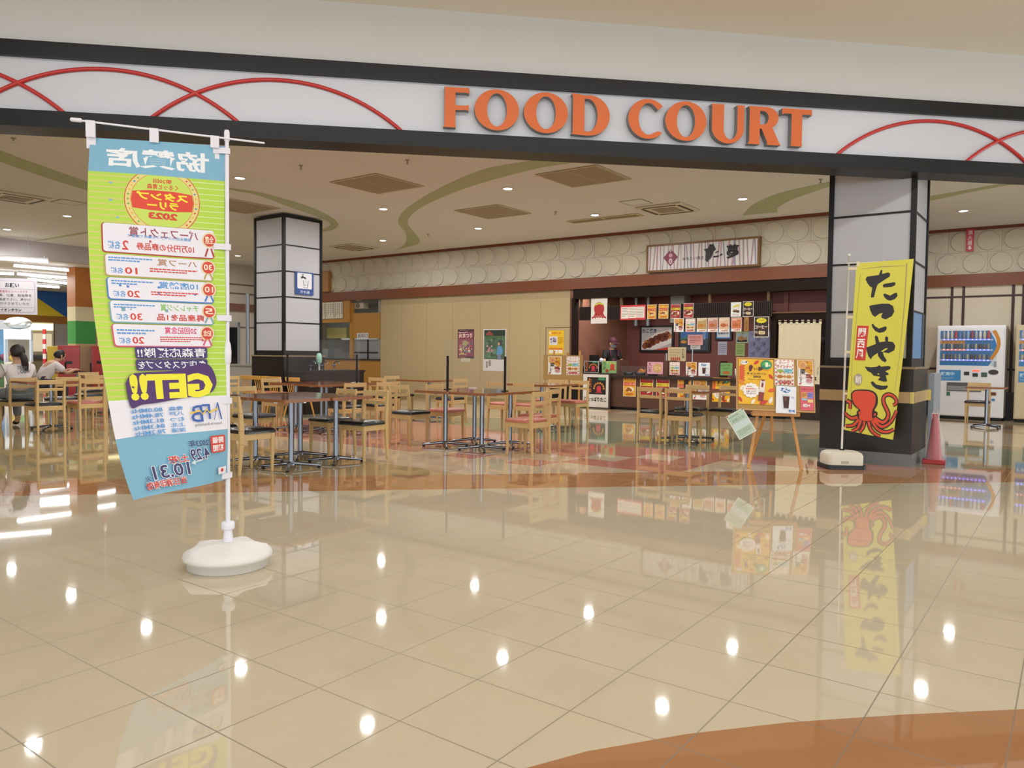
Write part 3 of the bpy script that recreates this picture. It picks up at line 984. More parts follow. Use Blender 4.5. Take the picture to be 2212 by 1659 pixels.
# fluorescent tubes of the game corner
TUBE = M('#ffffff', .4, emit=TUBE_E)
tub = [((-40, 557), (104, 565), 3.36), ((30, 574), (148, 584), 3.38), ((38, 592), (149, 601), 3.40), ((60, 603), (149, 613), 3.42), ((60, 616), (128, 621), 3.42), ((203, 590), (245, 594), 3.40), ((203, 604), (245, 608), 3.42), ((-60, 588), (30, 592), 3.40)]
names = ['nearest row', 'second row', 'third row', 'fourth row', 'fifth row', 'upper one right of the striped pillar', 'lower one right of the striped pillar', 'short one at the picture edge']
for (a, c, z), nm in zip(tub, names):
    t = thing('fluorescent_tube_light', 'bare white fluorescent tube light over the game corner, ' + nm, 'ceiling light', group='game corner tube lights')
    pa, pb = on_z(a[0], a[1], z), on_z(c[0], c[1], z)
    pm = (pa + pb) / 2
    t.location = pm
    mb = MB(); mb.tube([pa - pm, pb - pm], .03, TUBE, 10); mb.build('tube', t)
    mb = MB()
    d = (pb - pa).normalized()
    mb.tube([pa - pm + Vector((0, 0, .06)), pb - pm + Vector((0, 0, .06))], .03, WHITE, 6)
    for s in (-.3, .3): mb.tube([d * s * 2 + Vector((0, 0, .06)), d * s * 2 + Vector((0, 0, 3.5 - z))], .012, WHITE, 6)
    mb.build('fixture', t)
for loc in ((-16.5, 18), (-20, 22), (-17.5, 25.5), (-14, 22)):
    area_light('game_corner_light', (loc[0], loc[1], 3.3), 2.4, .3, 110, (.97, .98, 1.0), (0, 0, .4))

# ================================================================== CHAIRS
SEAT_BLACK = M('#1d1b1b', .33, coat=.2)
SEAT_PINK = M('#bb6f5c', .38)
def make_chair(seatmat):
    t = thing('dining_chair', '', 'chair')
    W2, D2 = .19, .195
    def leg_front(sx):
        b = MB()
        x = sx * (W2 - .019)
        def sq(x, y, z, h, k): return [(x - h, y - k, z), (x + h, y - k, z), (x + h, y + k, z), (x - h, y + k, z)]
        b.hexa(sq(x, D2 - .021, 0, .010, .011), sq(x, D2 - .022, .395, .019, .022), OAK)
        return b
    def leg_back(sx):
        b = MB()
        x = sx * (W2 - .016)
        secs = [(-.200, 0.0, .012, .012), (-.178, .30, .016, .021), (-.175, .43, .016, .024), (-.185, .60, .015, .020), (-.205, .765, .014, .010)]
        for (y0, z0, h0, k0), (y1, z1, h1, k1) in zip(secs, secs[1:]):
            b.hexa([(x - h0, y0 - k0, z0), (x + h0, y0 - k0, z0), (x + h0, y0 + k0, z0), (x - h0, y0 + k0, z0)],
                   [(x - h1, y1 - k1, z1), (x + h1, y1 - k1, z1), (x + h1, y1 + k1, z1), (x - h1, y1 + k1, z1)], OAK)
        return b
    for s in (-1, 1): leg_front(s).build('leg', t, bevel=.004)
    for s in (-1, 1): leg_back(s).build('leg', t, bevel=.004)
    b = MB()
    for x0, y0, x1, y1 in ((-.152, D2 - .036, .152, D2 - .012), (-.158, -.19, .158, -.166), (-.184, -.158, -.160, D2 - .043), (.160, -.158, .184, D2 - .043)):
        b.box(x0, y0, .335, x1, y1, .398, OAK)
    b.build('seat_frame', t, bevel=.003)
    def slat(z0, z1, y):
        b = MB()
        n = 8
        for i in range(n):
            xa, xb = -.159 + .318 * i / n, -.159 + .318 * (i + 1) / n
            ya, yb = (y - .012 * math.cos(PI * xx / .33) for xx in (xa, xb))
            b.hexa([(xa, ya - .009, z0), (xb, yb - .009, z0), (xb, yb + .009, z0), (xa, ya + .009, z0)],
                   [(xa, ya - .011, z1), (xb, yb - .011, z1), (xb, yb + .007, z1), (xa, ya + .007, z1)], OAK)
        return b
    slat(.705, .762, -.196).build('top_rail', t)
    slat(.612, .650, -.186).build('lower_slat', t)
    b = MB()
    n = 12
    prof = [(0, .398), (0, .418), (.010, .434), (.03, .440), (.12, .446)]
    vs, fs = [], []
    for ins, z in prof:
        vs += [(x, y, z) for x, y in rrect(-.198 + ins, -.150 + ins, .198 - ins, .212 - ins, .035 if ins < .1 else .03, 4)]
    N = 20
    for i in range(len(prof) - 1):
        for k in range(N):
            k2 = (k + 1) % N
            fs.append((i * N + k, i * N + k2, (i + 1) * N + k2, (i + 1) * N + k))
    b.add(vs, fs, seatmat, None, True)
    b.add(vs[-N:], [tuple(range(N))], seatmat, None, True)
    b.add(vs[:N], [tuple(range(N - 1, -1, -1))], seatmat)
    b.build('seat', t)
    return t
PROTO = {'b': make_chair(SEAT_BLACK), 'p': make_chair(SEAT_PINK)}
USED = set()
F_V, F_MU, F_U, F_MV = GROT, GROT + PI / 2, GROT - PI / 2, GROT + PI
def chair(u, v, face, kind, label, group, da=0.0):
    c = PROTO[kind] if kind not in USED else copy_tree(PROTO[kind])
    USED.add(kind)
    c.location = G(u, v, 0.0)
    c.rotation_euler = (0, 0, face + R(da))
    return tag(c, label, 'chair', group)
GA, GB, GC, GD, GE, GF, GH, GK = ('chairs at the front left tables', 'chairs at the centre tables', 'chairs at the tables before the water counter', 'chairs at the table by the hoarding', 'chairs at the table by the cork board', 'chairs before the snack counter', 'chairs at the far left tables', 'chairs near the game corner')
A_B, A_P = 'oak chair with black seat, ', 'oak chair with brick-pink seat, '
chair(-6.57, 4.50, F_V, 'b', A_B + 'nearest of all, just right of the white flag pole', GA)
chair(-7.17, 4.47, F_V, 'b', A_B + 'mostly hidden behind the tall mirrored-text flag', GA)
chair(-6.40, 5.885, F_MV, 'b', A_B + 'behind the right end of the front left tables', GA, 4)
chair(-6.98, 5.93, F_MV, 'b', A_B + 'second from the right behind the front left tables', GA, -4)
chair(-8.05, 5.60, F_U, 'b', A_B + 'left end of the front left tables, behind the pole', GA)
chair(-5.23, 7.42, F_MU, 'p', A_P + 'nearest chair right of the centre tables', GB, -2)
chair(-5.47, 8.01, F_MU, 'p', A_P + 'partly hidden behind the nearest chair right of the centre tables', GB, 3)
chair(-7.09, 7.33, F_U, 'b', A_B + 'left of the centre tables, facing them', GB)
chair(-7.03, 7.98, F_U, 'p', A_P + 'behind the chrome posts of the centre tables', GB, 2)
chair(-8.42, 7.42, F_MU, 'b', A_B + 'right of the left clear screen, nearer of two', GC, -6)
chair(-8.42, 8.05, F_MU, 'b', A_B + 'right of the left clear screen, farther of two', GC, -8)
chair(-10.25, 7.62, F_U, 'b', A_B + 'left of the tables with clear screen, before the spindle chairs', GC)
chair(-12.0, 7.75, F_MU, 'b', A_B + 'seen right beside the white flag pole, far behind it', GC)
chair(-9.85, 9.55, F_V, 'b', A_B + 'before the left corner of the hoarding table', GD)
chair(-10.15, 10.22, F_U, 'b', A_B + 'behind the left corner of the table by the hoarding', GD)
chair(-8.72, 10.05, F_MU, 'b', A_B + 'right of the table by the hoarding, below the purple poster', GD)
chair(-7.25, 9.62, F_V, 'p', A_P + 'back to us near the cork board, left one', GE)
chair(-6.77, 9.66, F_V, 'p', A_P + 'back to us near the cork board, right one', GE, 2)
chair(-7.26, 10.98, F_MV, 'p', A_P + 'behind the table by the cork board, left of two', GE)
chair(-6.78, 10.92, F_MV, 'p', A_P + 'beside the white framed octopus-dish sign, right end of its table', GE)
chair(-4.72, 9.80, F_V, 'b', A_B + 'back to us before the snack counter, left one', GF, -3)
chair(-4.24, 9.66, F_V, 'b', A_B + 'back to us before the snack counter, right one', GF)
chair(-4.60, 10.76, F_MV, 'b', A_B + 'behind the table before the snack counter, facing us', GF)
chair(-4.12, 10.90, F_MV, 'b', A_B + 'half hidden by the pin board on the easel', GF)
chair(-11.73, 4.77, F_MU, 'b', A_B + 'left of the two nearest chairs at the far left', GH)
chair(-11.80, 5.36, F_MU, 'p', A_P + 'right of the two nearest chairs at the far left', GH)
chair(-12.88, 4.86, F_MU, 'b', A_B + 'under the seated person with a ponytail', GH)
chair(-12.95, 5.52, F_MU, 'b', A_B + 'right of the chair of the person with a ponytail', GH)
chair(-12.2, 4.02, F_V, 'b', A_B + 'cut by the left picture edge', GH)
chair(-16.4, 6.6, F_V, 'b', A_B + 'under the hunched person in a white shirt', GK)
chair(-13.6, 6.25, F_MU, 'b', A_B + 'behind the pink-seated chair at the far left, turned from us', GK)
chair(-15.0, 6.95, F_U, 'b', A_B + 'farthest one left of the tall flag, before the red lockers', GK)
chair(-13.5, 6.85, F_MU, 'b', A_B + 'touching the left edge of the tall flag in view', GK)
chair(-1.45, 16.5, F_MV, 'b', A_B + 'in front of the white drink machine', 'chairs at the drink machines')
# ------------------------------------------------------------------ spindle-backed chairs
HONEY = wood('#c8913f', '#d4a04c', .35, (6, 6, 2))
def make_spindle():
    t = thing('spindle_chair', '', 'chair')
    b = MB()
    b.prism([rrect(-.18, -.17, .18, .17, .05)], .395, .42, HONEY, None, Matrix(((1, 0, 0, 0), (0, 0, 1, 0), (0, 1, 0, 0), (0, 0, 0, 1))))
    b.prism([[(x * .97, y * .95) for x, y in rrect(-.17, -.16, .17, .16, .05)]], .42, .438, M('#c77f6c', .4), None, Matrix(((1, 0, 0, 0), (0, 0, 1, 0), (0, 1, 0, 0), (0, 0, 0, 1))))
    b.build('seat', t)
    for sx in (-1, 1):
        for sy in (-1, 1):
            b = MB(); b.tube([(sx * .13, sy * .12, .40), (sx * .185, sy * .20, 0)], [.019, .013], HONEY, 8); b.build('leg', t)
    b = MB()
    pts = [(x, -.20 - .0 + .05 * (abs(x) / .2) ** 2, 0) for x in [-.2 + .05 * i for i in range(9)]]
    for a, c in zip(pts, pts[1:]):
        b.hexa([(a[0], a[1] - .012, .66), (c[0], c[1] - .012, .66), (c[0], c[1] + .012, .66), (a[0], a[1] + .012, .66)], [(a[0], a[1] - .014, .735), (c[0], c[1] - .014, .735), (c[0], c[1] + .01, .735), (a[0], a[1] + .01, .735)], HONEY)
    b.build('top_rail', t, bevel=.006)
    for x in (-.12, -.06, 0, .06, .12):
        b = MB(); b.tube([(x * .85, -.145, .41), (x, -.19, .67)], .008, HONEY, 6); b.build('spindle', t)
    return t
sp0 = make_spindle()
for i, (u, lab) in enumerate(((-12.83, 'honey spindle-backed chair, leftmost of four before the rear pillar'), (-12.41, 'honey spindle-backed chair, second from left of four before the rear pillar'), (-11.99, 'honey spindle-backed chair, third from left of four before the rear pillar'), (-11.45, 'honey spindle-backed chair, rightmost of four, beside the dark water counter'))):
    c = sp0 if i == 0 else copy_tree(sp0)
    c.location = G(u, 8.95); c.rotation_euler = (0, 0, F_V)
    tag(c, lab, 'chair', 'spindle chairs before the rear pillar')

# ================================================================== TABLES
def make_table(su, sv, h=.725, spread=.30):
    t = thing('pedestal_table', '', 'table')
    b = MB()
    RR = rrect(-su / 2, -sv / 2, su / 2, sv / 2, .035, 5)
    T = Matrix(((1, 0, 0, 0), (0, 0, 1, 0), (0, 1, 0, 0), (0, 0, 0, 1)))
    b.prism([RR], h - .03, h - .0005, TABLE_EDGE, None, T)
    b.prism([[(x * .985, y * .985) for x, y in RR]], h - .005, h, TABLE_WOOD, None, T)
    b.build('tabletop', t)
    b = MB()
    b.lathe([(.03, .05), (.027, .09), (.027, h - .04)], STEEL, 20)
    b.lathe([(.045, .035), (.042, .06), (.03, .075)], STEEL, 20)
    b.build('post', t)
    b = MB()
    for a in (0, PI / 2):
        ca, sa = math.cos(a), math.sin(a)
        b.box(-.22 if a == 0 else -.015, -.015 if a == 0 else -.22, h - .045, .22 if a == 0 else .015, .015 if a == 0 else .22, h - .03, M('#b9bcc2', .35, .8))
    b.build('top_bracket', t)
    for k in range(4):
        a = PI / 4 + k * PI / 2
        c, s = math.cos(a), math.sin(a)
        b = MB()
        L = spread
        def P(r, o, z): return (c * r - s * o, s * r + c * o, z)
        b.tube([P(.0, 0, .052), P(.06, 0, .05), P(L * .6, 0, .038), P(L - .01, 0, .029), P(L, 0, .028)], [.021, .020, .016, .013, .009], CHROME, 12)
        b.build('foot_arm', t)
        g = MB()
        x, y, _ = P(L - .025, 0, 0)
        g.lathe([(.016, 0), (.016, .016)], BLACK, 12, (x, y, 0))
        g.build('glide', t.children[-1])
    return t
TB = {}
def table(u, v, su, sv, label, group, spread=.30):
    k = (su, sv, spread)
    if k in TB: t = copy_tree(TB[k])
    else: t = TB[k] = make_table(su, sv, spread=spread)
    t.location = G(u, v)
    t.rotation_euler = (0, 0, GROT)
    return tag(t, label, 'table', group)
W_ = 'square brown pedestal table, '
ga, gb, gc = 'front left four tables', 'centre four tables', 'four tables with clear screen'
table(-6.45, 4.94, .59, .575, W_ + 'nearest of the front left four, corner towards us', ga)
table(-7.055, 4.94, .59, .575, W_ + 'leftmost of the front left four, by the flag pole', ga)
table(-7.055, 5.53, .59, .575, W_ + 'rearmost of the front left four', ga)
table(-6.45, 5.53, .59, .575, W_ + 'rightmost of the front left four', ga)
table(-6.51, 7.39, .59, .575, W_ + 'leftmost of the centre four tables', gb)
table(-5.91, 7.39, .59, .575, W_ + 'nearest of the centre four tables', gb)
table(-6.51, 7.98, .59, .575, W_ + 'rearmost of the centre four tables', gb)
table(-5.91, 7.98, .59, .575, W_ + 'rightmost of the centre four tables', gb)
table(-9.02, 7.46, .59, .575, W_ + 'nearest of the four under the left clear screen', gc)
table(-9.62, 7.46, .59, .575, W_ + 'leftmost of the four under the left clear screen', gc)
table(-9.02, 8.05, .59, .575, W_ + 'rightmost of the four under the left clear screen', gc)
table(-9.62, 8.05, .59, .575, W_ + 'rearmost of the four under the left clear screen', gc)
table(-9.42, 10.24, .86, .86, 'larger brown pedestal table in front of the beige hoarding', 'larger tables')
table(-6.98, 10.28, .88, .86, 'larger brown pedestal table by the small cork board, pink chairs around', 'larger tables')
table(-4.44, 10.22, .90, .98, 'larger brown pedestal table before the snack counter, black chairs around', 'larger tables', .42)
table(-12.28, 5.08, .60, .88, 'brown pedestal table between the two nearest far left chairs and the ponytailed person', 'far left tables')
table(-12.75, 7.75, .60, .75, 'brown pedestal table mostly hidden behind the tall flag', 'far left tables')
table(-16.5, 7.32, .60, .60, 'brown pedestal table the hunched person leans over', 'far left tables')
table(-14.35, 6.95, .60, .60, 'brown pedestal table far left, close to the tall flag, nearer one', 'far left tables')
table(-15.2, 7.6, .60, .60, 'brown pedestal table far left, close to the tall flag, before the red lockers', 'far left tables')
table(-1.25, 15.75, .60, .60, 'small brown pedestal table in front of the white drink machine', 'drink machine tables')

# ------------------------------------------------------------------ clear screens standing on tables
CLEAR = bpy.data.materials.new('m_clear_sheet')
CLEAR.use_nodes = True
_n = CLEAR.node_tree
_b = _n.nodes['Principled BSDF']
_b.inputs['Base Color'].default_value = (.35, .37, .38, 1)
_b.inputs['Roughness'].default_value = .03
_b.inputs['Alpha'].default_value = .05
def screen(p0, p1, z, postz, top, label):
    t = thing('clear_screen', label, 'screen', (p0.x, p0.y, z), 0, 'clear screens on tables')
    d = p1 - p0
    d.z = 0
    L = d.length
    t.rotation_euler = (0, 0, math.atan2(d.y, d.x))
    for x in (0, L):
        b = MB()
        b.box(x - .012, -.012, 0.0, x + .012, .012, postz, BLACK)
        b.box(x - .02, -.07, 0.0, x + .02, .07, .008, BLACK)
        b.build('post', t)
    b = MB(); b.prism([rrect(-.05, .03, L + .05, top, .04)], -.002, .002, CLEAR); b.build('sheet', t)
    return t
screen(G(-9.75, 7.40), G(-8.80, 7.95), .7255, .44, .66, 'clear upright screen with two black posts on the left tables before the water counter')
screen(G(-6.62, 7.55), G(-5.83, 7.75), .7255, .44, .66, 'clear upright screen with two black posts on the centre tables')
screen(G(-16.62, 7.15), G(-16.3, 7.5), .7255, .2, .52, 'clear upright screen on the table of the hunched person')
# ================================================================== LEFT MIRRORED FLAG
PB = Vector((-1.568, 4.21, 0))
PLASTIC = M('#e9e8f0', .35)
flag = thing('banner_flag_stand', 'tall pale blue and lime flag seen from behind, mirrored text, on round white water base', 'banner', PB)
b = MB()
prof = [(.205, 0), (.213, .004), (.214, .048), (.233, .051), (.237, .068), (.231, .082), (.19, .100), (.13, .122), (.07, .136), (.036, .140)]
n, vs, fs = 48, [], []
for i, (r, z) in enumerate(prof):
    for k in range(n):
        a = 2 * PI * k / n
        lob = max(0, math.sin(5 * a + .6)) ** 2
        zz = z + (0.018 * lob * (1 if i == 6 else .6) if i in (6, 7) else 0)
        rr = r + (.016 * lob if i == 6 else 0)
        vs.append((rr * math.cos(a), rr * math.sin(a), zz))
for i in range(len(prof) - 1):
    for k in range(n):
        fs.append((i * n + k, i * n + (k + 1) % n, (i + 1) * n + (k + 1) % n, (i + 1) * n + k))
WB = M('#e4e0dc', .5)
b.add(vs, fs, WB, None, True)
b.add(vs[:n], [tuple(range(n - 1, -1, -1))], WB)
b.add(vs[-n:], [tuple(range(n))], WB)
base = b.build('water_base', flag)
b = MB()
b.lathe([(.028, .136), (.027, .155), (.022, .198), (.023, .203), (.033, .207), (.036, .217), (.036, .240), (.031, .248), (.014, .248)], PLASTIC, 24)
b.build('collar', flag)
b = MB()
b.lathe([(.0125, .24), (.0125, 1.15), (.0125, 1.152)], PLASTIC, 16)
b.lathe([(.0125, 1.12), (.019, 1.135), (.021, 1.19), (.017, 1.23), (.0105, 1.25), (.0105, 2.36)], PLASTIC, 16)
b.lathe([(.013, 2.335), (.0145, 2.34), (.0145, 2.385), (.011, 2.395)], PLASTIC, 16)
b.build('pole', flag)
TH0, TH1 = R(17.5), R(72)
HF, WF = 1.82, .655
def th(t):                       # t = 1 top, 0 bottom
    return TH1 + (TH0 - TH1) * (t ** 0.9)
d0 = Vector((math.cos(TH0), math.sin(TH0), 0))
b = MB()
b.tube([d0 * -.735 + Vector((0, -.014, 2.372)), d0 * .20 + Vector((0, -.014, 2.340))], .0055, PLASTIC, 8)
b.lathe([(.004, -.0), (.011, .004), (.011, .05), (.004, .055)], PLASTIC, 10, (0, 0, 0), Matrix.Translation(d0 * -.735 + Vector((0, -.014, 2.372))) @ Matrix.Rotation(TH0 + PI, 4, 'Z') @ Matrix.Rotation(PI / 2, 4, 'Y') @ Matrix.Translation((0, 0, -.04)))
b.build('crossbar', flag)
def flag_pt(x, y, o):
    s = (WF - x)                 # distance from the pole side
    t = y / HF
    a = th(t)
    wv = .012 * math.sin(6.0 * s / WF + 5 * t) * (1 - .7 * t) + .006 * math.sin(14 * t + 3 * s / WF)
    dirv = Vector((-math.cos(a), -math.sin(a), 0))
    nrm = Vector((math.sin(a), -math.cos(a), 0))
    return dirv * (s + .012) + nrm * (wv + o) + Vector((0, 0, .487 + y - .012 * (s / WF) * t))
SKY, LIME = '#7fb4cf', '#b7d950'
fb = Board(WF, HF, SKY, .0012, .65, nx=16, ny=40, step=.0008, cell=.03)
X = lambda f: f * WF
Y = lambda f: (1 - f) * HF
fb.rect(0, Y(.748), WF, Y(.103), LIME)
for i in range(38):
    yy = .112 + i * .0168
    fb.rect(0, Y(yy + .0028), X(.5), Y(yy), '#dcc987', bump=(i == 0))
    fb.rect(X(.5), Y(yy + .0024), WF, Y(yy), '#dbe8a6', bump=False)
fb.rect(0, Y(.847), WF, Y(.745), '#eceaf2')
fb.poly([(0, Y(.845)), (X(.3), Y(.842)), (X(.6), Y(.850)), (X(.8), Y(.853)), (WF, Y(.848)), (WF, Y(.87)), (0, Y(.87))], SKY)
fb.text('協賛店', X(.12), Y(.085), X(.88), Y(.026), '#eef2f5', .028, True)
cx, cy = X(.53), Y(.178)
def cutring(r0, r1, c):
    n = 60
    vs, fs = [], []
    for i in range(n + 1):
        a = 2 * PI * i / n
        for r in (r0, r1): vs.append((cx + r * math.cos(a), min(Y(.104), max(Y(.252), cy + r * math.sin(a)))))
    fs = [(2 * i, 2 * i + 1, 2 * i + 3, 2 * i + 2) for i in range(n)]
    fb.raw(vs, fs, c)
cutring(0, .182, '#d8493a'); cutring(0, .178, '#e3d58a'); cutring(.150, .153, '#d8493a')
cutring(0, .151, '#c6df63')
rdd = random.Random(3)
for i in range(40):
    a = 2 * PI * i / 40
    yy = cy + .165 * math.sin(a)
    if Y(.246) < yy < Y(.110): fb.ell(cx + .165 * math.cos(a), yy, .006, .005, rdd.choice(['#d8493a', '#e8b23c', '#4d8fc0', '#7fb04a']), 6, bump=(i == 0))
fb.poly([(cx - .143, cy + .045), (cx - .06, cy + .055), (cx + .06, cy + .055), (cx + .143, cy + .045), (cx + .151, 0 + cy), (cx + .143, cy - .045), (cx + .06, cy - .052), (cx - .06, cy - .052), (cx - .143, cy - .045), (cx - .151, cy)], '#dd4b38')
fb.text('第20回', cx - .045, cy + .095, cx + .045, cy + .118, '#d8493a', .02, True)
fb.text('くるっと青森', cx - .075, cy + .062, cx + .075, cy + .09, '#d8493a', .02, True)
fb.text('スタンプ', cx - .125, cy + .002, cx + .125, cy + .045, '#f3e63c', .045, True)
fb.text('ラリー', cx - .075, cy - .045, cx + .075, cy - .005, '#f3e63c', .045, True)
fb.text('2023', cx - .07, cy - .098, cx + .07, cy - .062, '#d8493a', .05, True)
PW, LB, RD, DR_ = '#eae8f1', '#5e9bd6', '#d24a3e', '#b0453f'
def card(x0, y0, x1, y1, edge, title, tcol, sub, tx, num):
    fb.rect(X(x0) - .007, Y(y1) - .007, X(x1), Y(y0) + .001, edge, .016)
    fb.rect(X(x0), Y(y1), X(x1), Y(y0), PW, .014)
    hh = y1 - y0
    fb.text(title, X(tx), Y(y0 + hh * .42), X(x1 - .12), Y(y0 + hh * .07), tcol, .02, True)
    fb.text('名様', X(x0 + .03), Y(y1 - hh * .1), X(x0 + .12), Y(y1 - hh * .38), LB, .02, True)
    fb.text(num, X(x0 + .13), Y(y1 - hh * .09), X(x0 + .13 + .045 * len(num)), Y(y1 - hh * .42), RD, .02, True)
    bx = x1 - .035
    fb.ell(X(bx), Y(y0 + hh * .36), .038, min(.042, hh * .38 * HF), '#e6d3ac'); fb.ell(X(bx), Y(y0 + hh * .36), .030, min(.034, hh * .3 * HF), RD)
    fb.text(sub, X(bx) - .022, Y(y0 + hh * .5), X(bx) + .022, Y(y0 + hh * .2), '#f3e6cc', .02, True)
    for k in (-1, 1): fb.line([(X(bx) + k * .008, Y(y0 + hh * .66)), (X(bx) + k * .022, Y(y0 + hh * .96))], .009, edge, bump=(k == -1))
card(.10, .253, .915, .335, DR_, 'パーフェクト賞', '#9c5460', '全店', .28, '2')
fb.text('協賛全店のスタンプを集めて抽選で', X(.27), Y(.290), X(.74), Y(.281), LB, .01, True)
fb.text('10万円分の商品券', X(.33), Y(.325), X(.76), Y(.303), RD, .02, True)
card(.11, .343, .90, .402, '#b9a66b', 'ハーフ賞', '#b08a6c', '30', .48, '10')
fb.scrib(X(.13), Y(.363), X(.44), Y(.348), LB, 2, .5, 4, 9); fb.scrib(X(.42), Y(.388), X(.78), Y(.374), RD, 2, .5, 5, 10)
card(.115, .409, .90, .468, '#4f80c8', '10店舗賞', LB, '10', .48, '20')
fb.scrib(X(.14), Y(.429), X(.44), Y(.414), LB, 2, .5, 6, 9); fb.scrib(X(.42), Y(.455), X(.78), Y(.441), RD, 2, .5, 7, 10)
card(.118, .474, .895, .532, '#7fa8b8', 'チャレンジ賞', '#86c06a', '5', .48, '30')
fb.scrib(X(.14), Y(.495), X(.44), Y(.481), LB, 2, .5, 8, 9); fb.text('県産品を1品', X(.45), Y(.526), X(.82), Y(.506), RD, .02, True)
card(.115, .539, .875, .598, '#d65b7a', '20回記念賞', '#d8487a', '記念', .50, '20')
fb.scrib(X(.14), Y(.568), X(.42), Y(.551), LB, 2, .5, 9, 7); fb.scrib(X(.46), Y(.588), X(.80), Y(.570), RD, 3, .5, 10, 12)
PUR = '#4b3f74'
fb.rect(X(.255), Y(.634), X(.835), Y(.601), PUR, .012); fb.text('青森応援隊!!', X(.27), Y(.631), X(.82), Y(.604), '#f0eef4', .012, True)
fb.rect(X(.25), Y(.667), X(.835), Y(.636), PUR, .012); fb.text('各店でスタンプを', X(.265), Y(.663), X(.82), Y(.640), '#f0eef4', .012, True)
blob = [(.15, .70), (.20, .677), (.30, .672), (.55, .668), (.70, .655), (.84, .652), (.90, .69), (.89, .72), (.82, .738), (.60, .748), (.40, .757), (.26, .760), (.18, .768), (.155, .745)]
fb.poly(smooth([(X(a), Y(c)) for a, c in blob] + [(X(blob[0][0]), Y(blob[0][1]))], 5)[:-1], '#54366f')
fb.text('GET!!', X(.18), Y(.748), X(.87), Y(.675), '#f1e93b', .055, True)
for i, (nm, fr) in enumerate((('青森', '80.0MHz'), ('八戸', '78.4MHz'), ('むつ', '81.3MHz'), ('上北', '84.3MHz'), ('深浦', '78.2MHz'))):
    y0 = .770 + i * .0152
    fb.text(nm, X(.48), Y(y0 + .0115), X(.60), Y(y0), LB, .02, True); fb.text(fr, X(.16), Y(y0 + .0115), X(.43), Y(y0), LB, .02, True)
fb.line([(X(.90), Y(.765)), (X(.93), Y(.815))], .008, '#3f62b0'); fb.line([(X(.90), Y(.765)), (X(.86), Y(.815))], .004, '#3f62b0', False)
fb.text('F', X(.76), Y(.812), X(.83), Y(.768), '#3f62b0', .0, True); fb.text('B', X(.66), Y(.818), X(.76), Y(.770), '#3f62b0', .0, True)
fb.line([(X(.65), Y(.792)), (X(.74), Y(.786)), (X(.76), Y(.797)), (X(.80), Y(.783)), (X(.82), Y(.793)), (X(.90), Y(.782))], .008, '#e9c53c')
fb.text('Aomori fm Broadcasting', X(.68), Y(.832), X(.93), Y(.822), '#56545c', .0, True)
NV = '#43406f'
fb.text('2023年', X(.60), Y(.888), X(.78), Y(.868), NV, .01, True)
fb.text('4.29', X(.60), Y(.926), X(.78), Y(.893), NV, .02, True, '#eef0f4', .03)
fb.rect(X(.80), Y(.912), X(.955), Y(.862), '#d2463c', .012)
fb.text('開催', X(.82), Y(.885), X(.935), Y(.866), '#f0e9e6', .03, True); fb.text('期間', X(.82), Y(.909), X(.935), Y(.889), '#f0e9e6', .03, True)
fb.text('土/祝', X(.40), Y(.927), X(.58), Y(.905), RD, .03, True, '#eef0f4', .04)
fb.text('10.31', X(.24), Y(.962), X(.57), Y(.926), NV, .02, True, '#eef0f4', .03)
fb.line([(X(.70), Y(.927)), (X(.62), Y(.931))], .006, '#cfe2ea'); fb.poly([(X(.63), Y(.924)), (X(.63), Y(.938)), (X(.59), Y(.932))], '#cfe2ea')
fb.text('火', X(.16), Y(.963), X(.21), Y(.948), NV, .0, True)
fb.text('当日消印有効', X(.15), Y(.985), X(.52), Y(.964), RD, .03, True, '#eef0f4', .04)
fb.rect(X(.86), Y(.978), X(.96), Y(.957), '#e8e6ea'); fb.ell(X(.91), Y(.967), .012, .010, '#cf3f3c', 10)
fl_cloth = fb.build('cloth', flag, warp=flag_pt)
tabm = M('#e6e4ee', .6)
def tabs():
    for t in (.985, .70, .487, .238, .012):
        b = MB()
        z = .487 + HF * t
        a = th(t)
        dirv = Vector((-math.cos(a), -math.sin(a), 0)); nrm = Vector((math.sin(a), -math.cos(a), 0))
        for o in (.0165, -.0165):
            pts = [dirv * x + nrm * (o if x < .02 else o * .25) for x in (-.016, .016, .07)]
            vs = [p + Vector((0, 0, dz)) for dz in (-.016, .016) for p in pts]
            b.add(vs, [(0, 1, 4, 3), (1, 2, 5, 4)], tabm)
        b.box(-.0165, -.0165, z * 0 - .016, -.0155, .0165, .016, tabm, Matrix.Rotation(a + PI, 4, 'Z'))
        b.build('tab', flag, (0, 0, z))
    for s in (.06, .36, .66):
        b = MB()
        p = Vector((-math.cos(TH0), -math.sin(TH0), 0)) * s
        nrm = Vector((math.sin(TH0), -math.cos(TH0), 0))
        zb = 2.34 + .026 * (s / .735)
        for o in (.004, .022):
            b.add([p + nrm * o + Vector((math.cos(TH0) * dx, math.sin(TH0) * dx, z)) for z in (2.235 if o == .004 else 2.29, zb + .012) for dx in (-.022, .022)], [(0, 1, 3, 2)], tabm)
        b.add([p + nrm * o + Vector((math.cos(TH0) * dx, math.sin(TH0) * dx, zb + .012)) for o in (.004, .022) for dx in (-.022, .022)], [(0, 1, 3, 2)], tabm)
        b.build('hanging_loop', flag)
tabs()

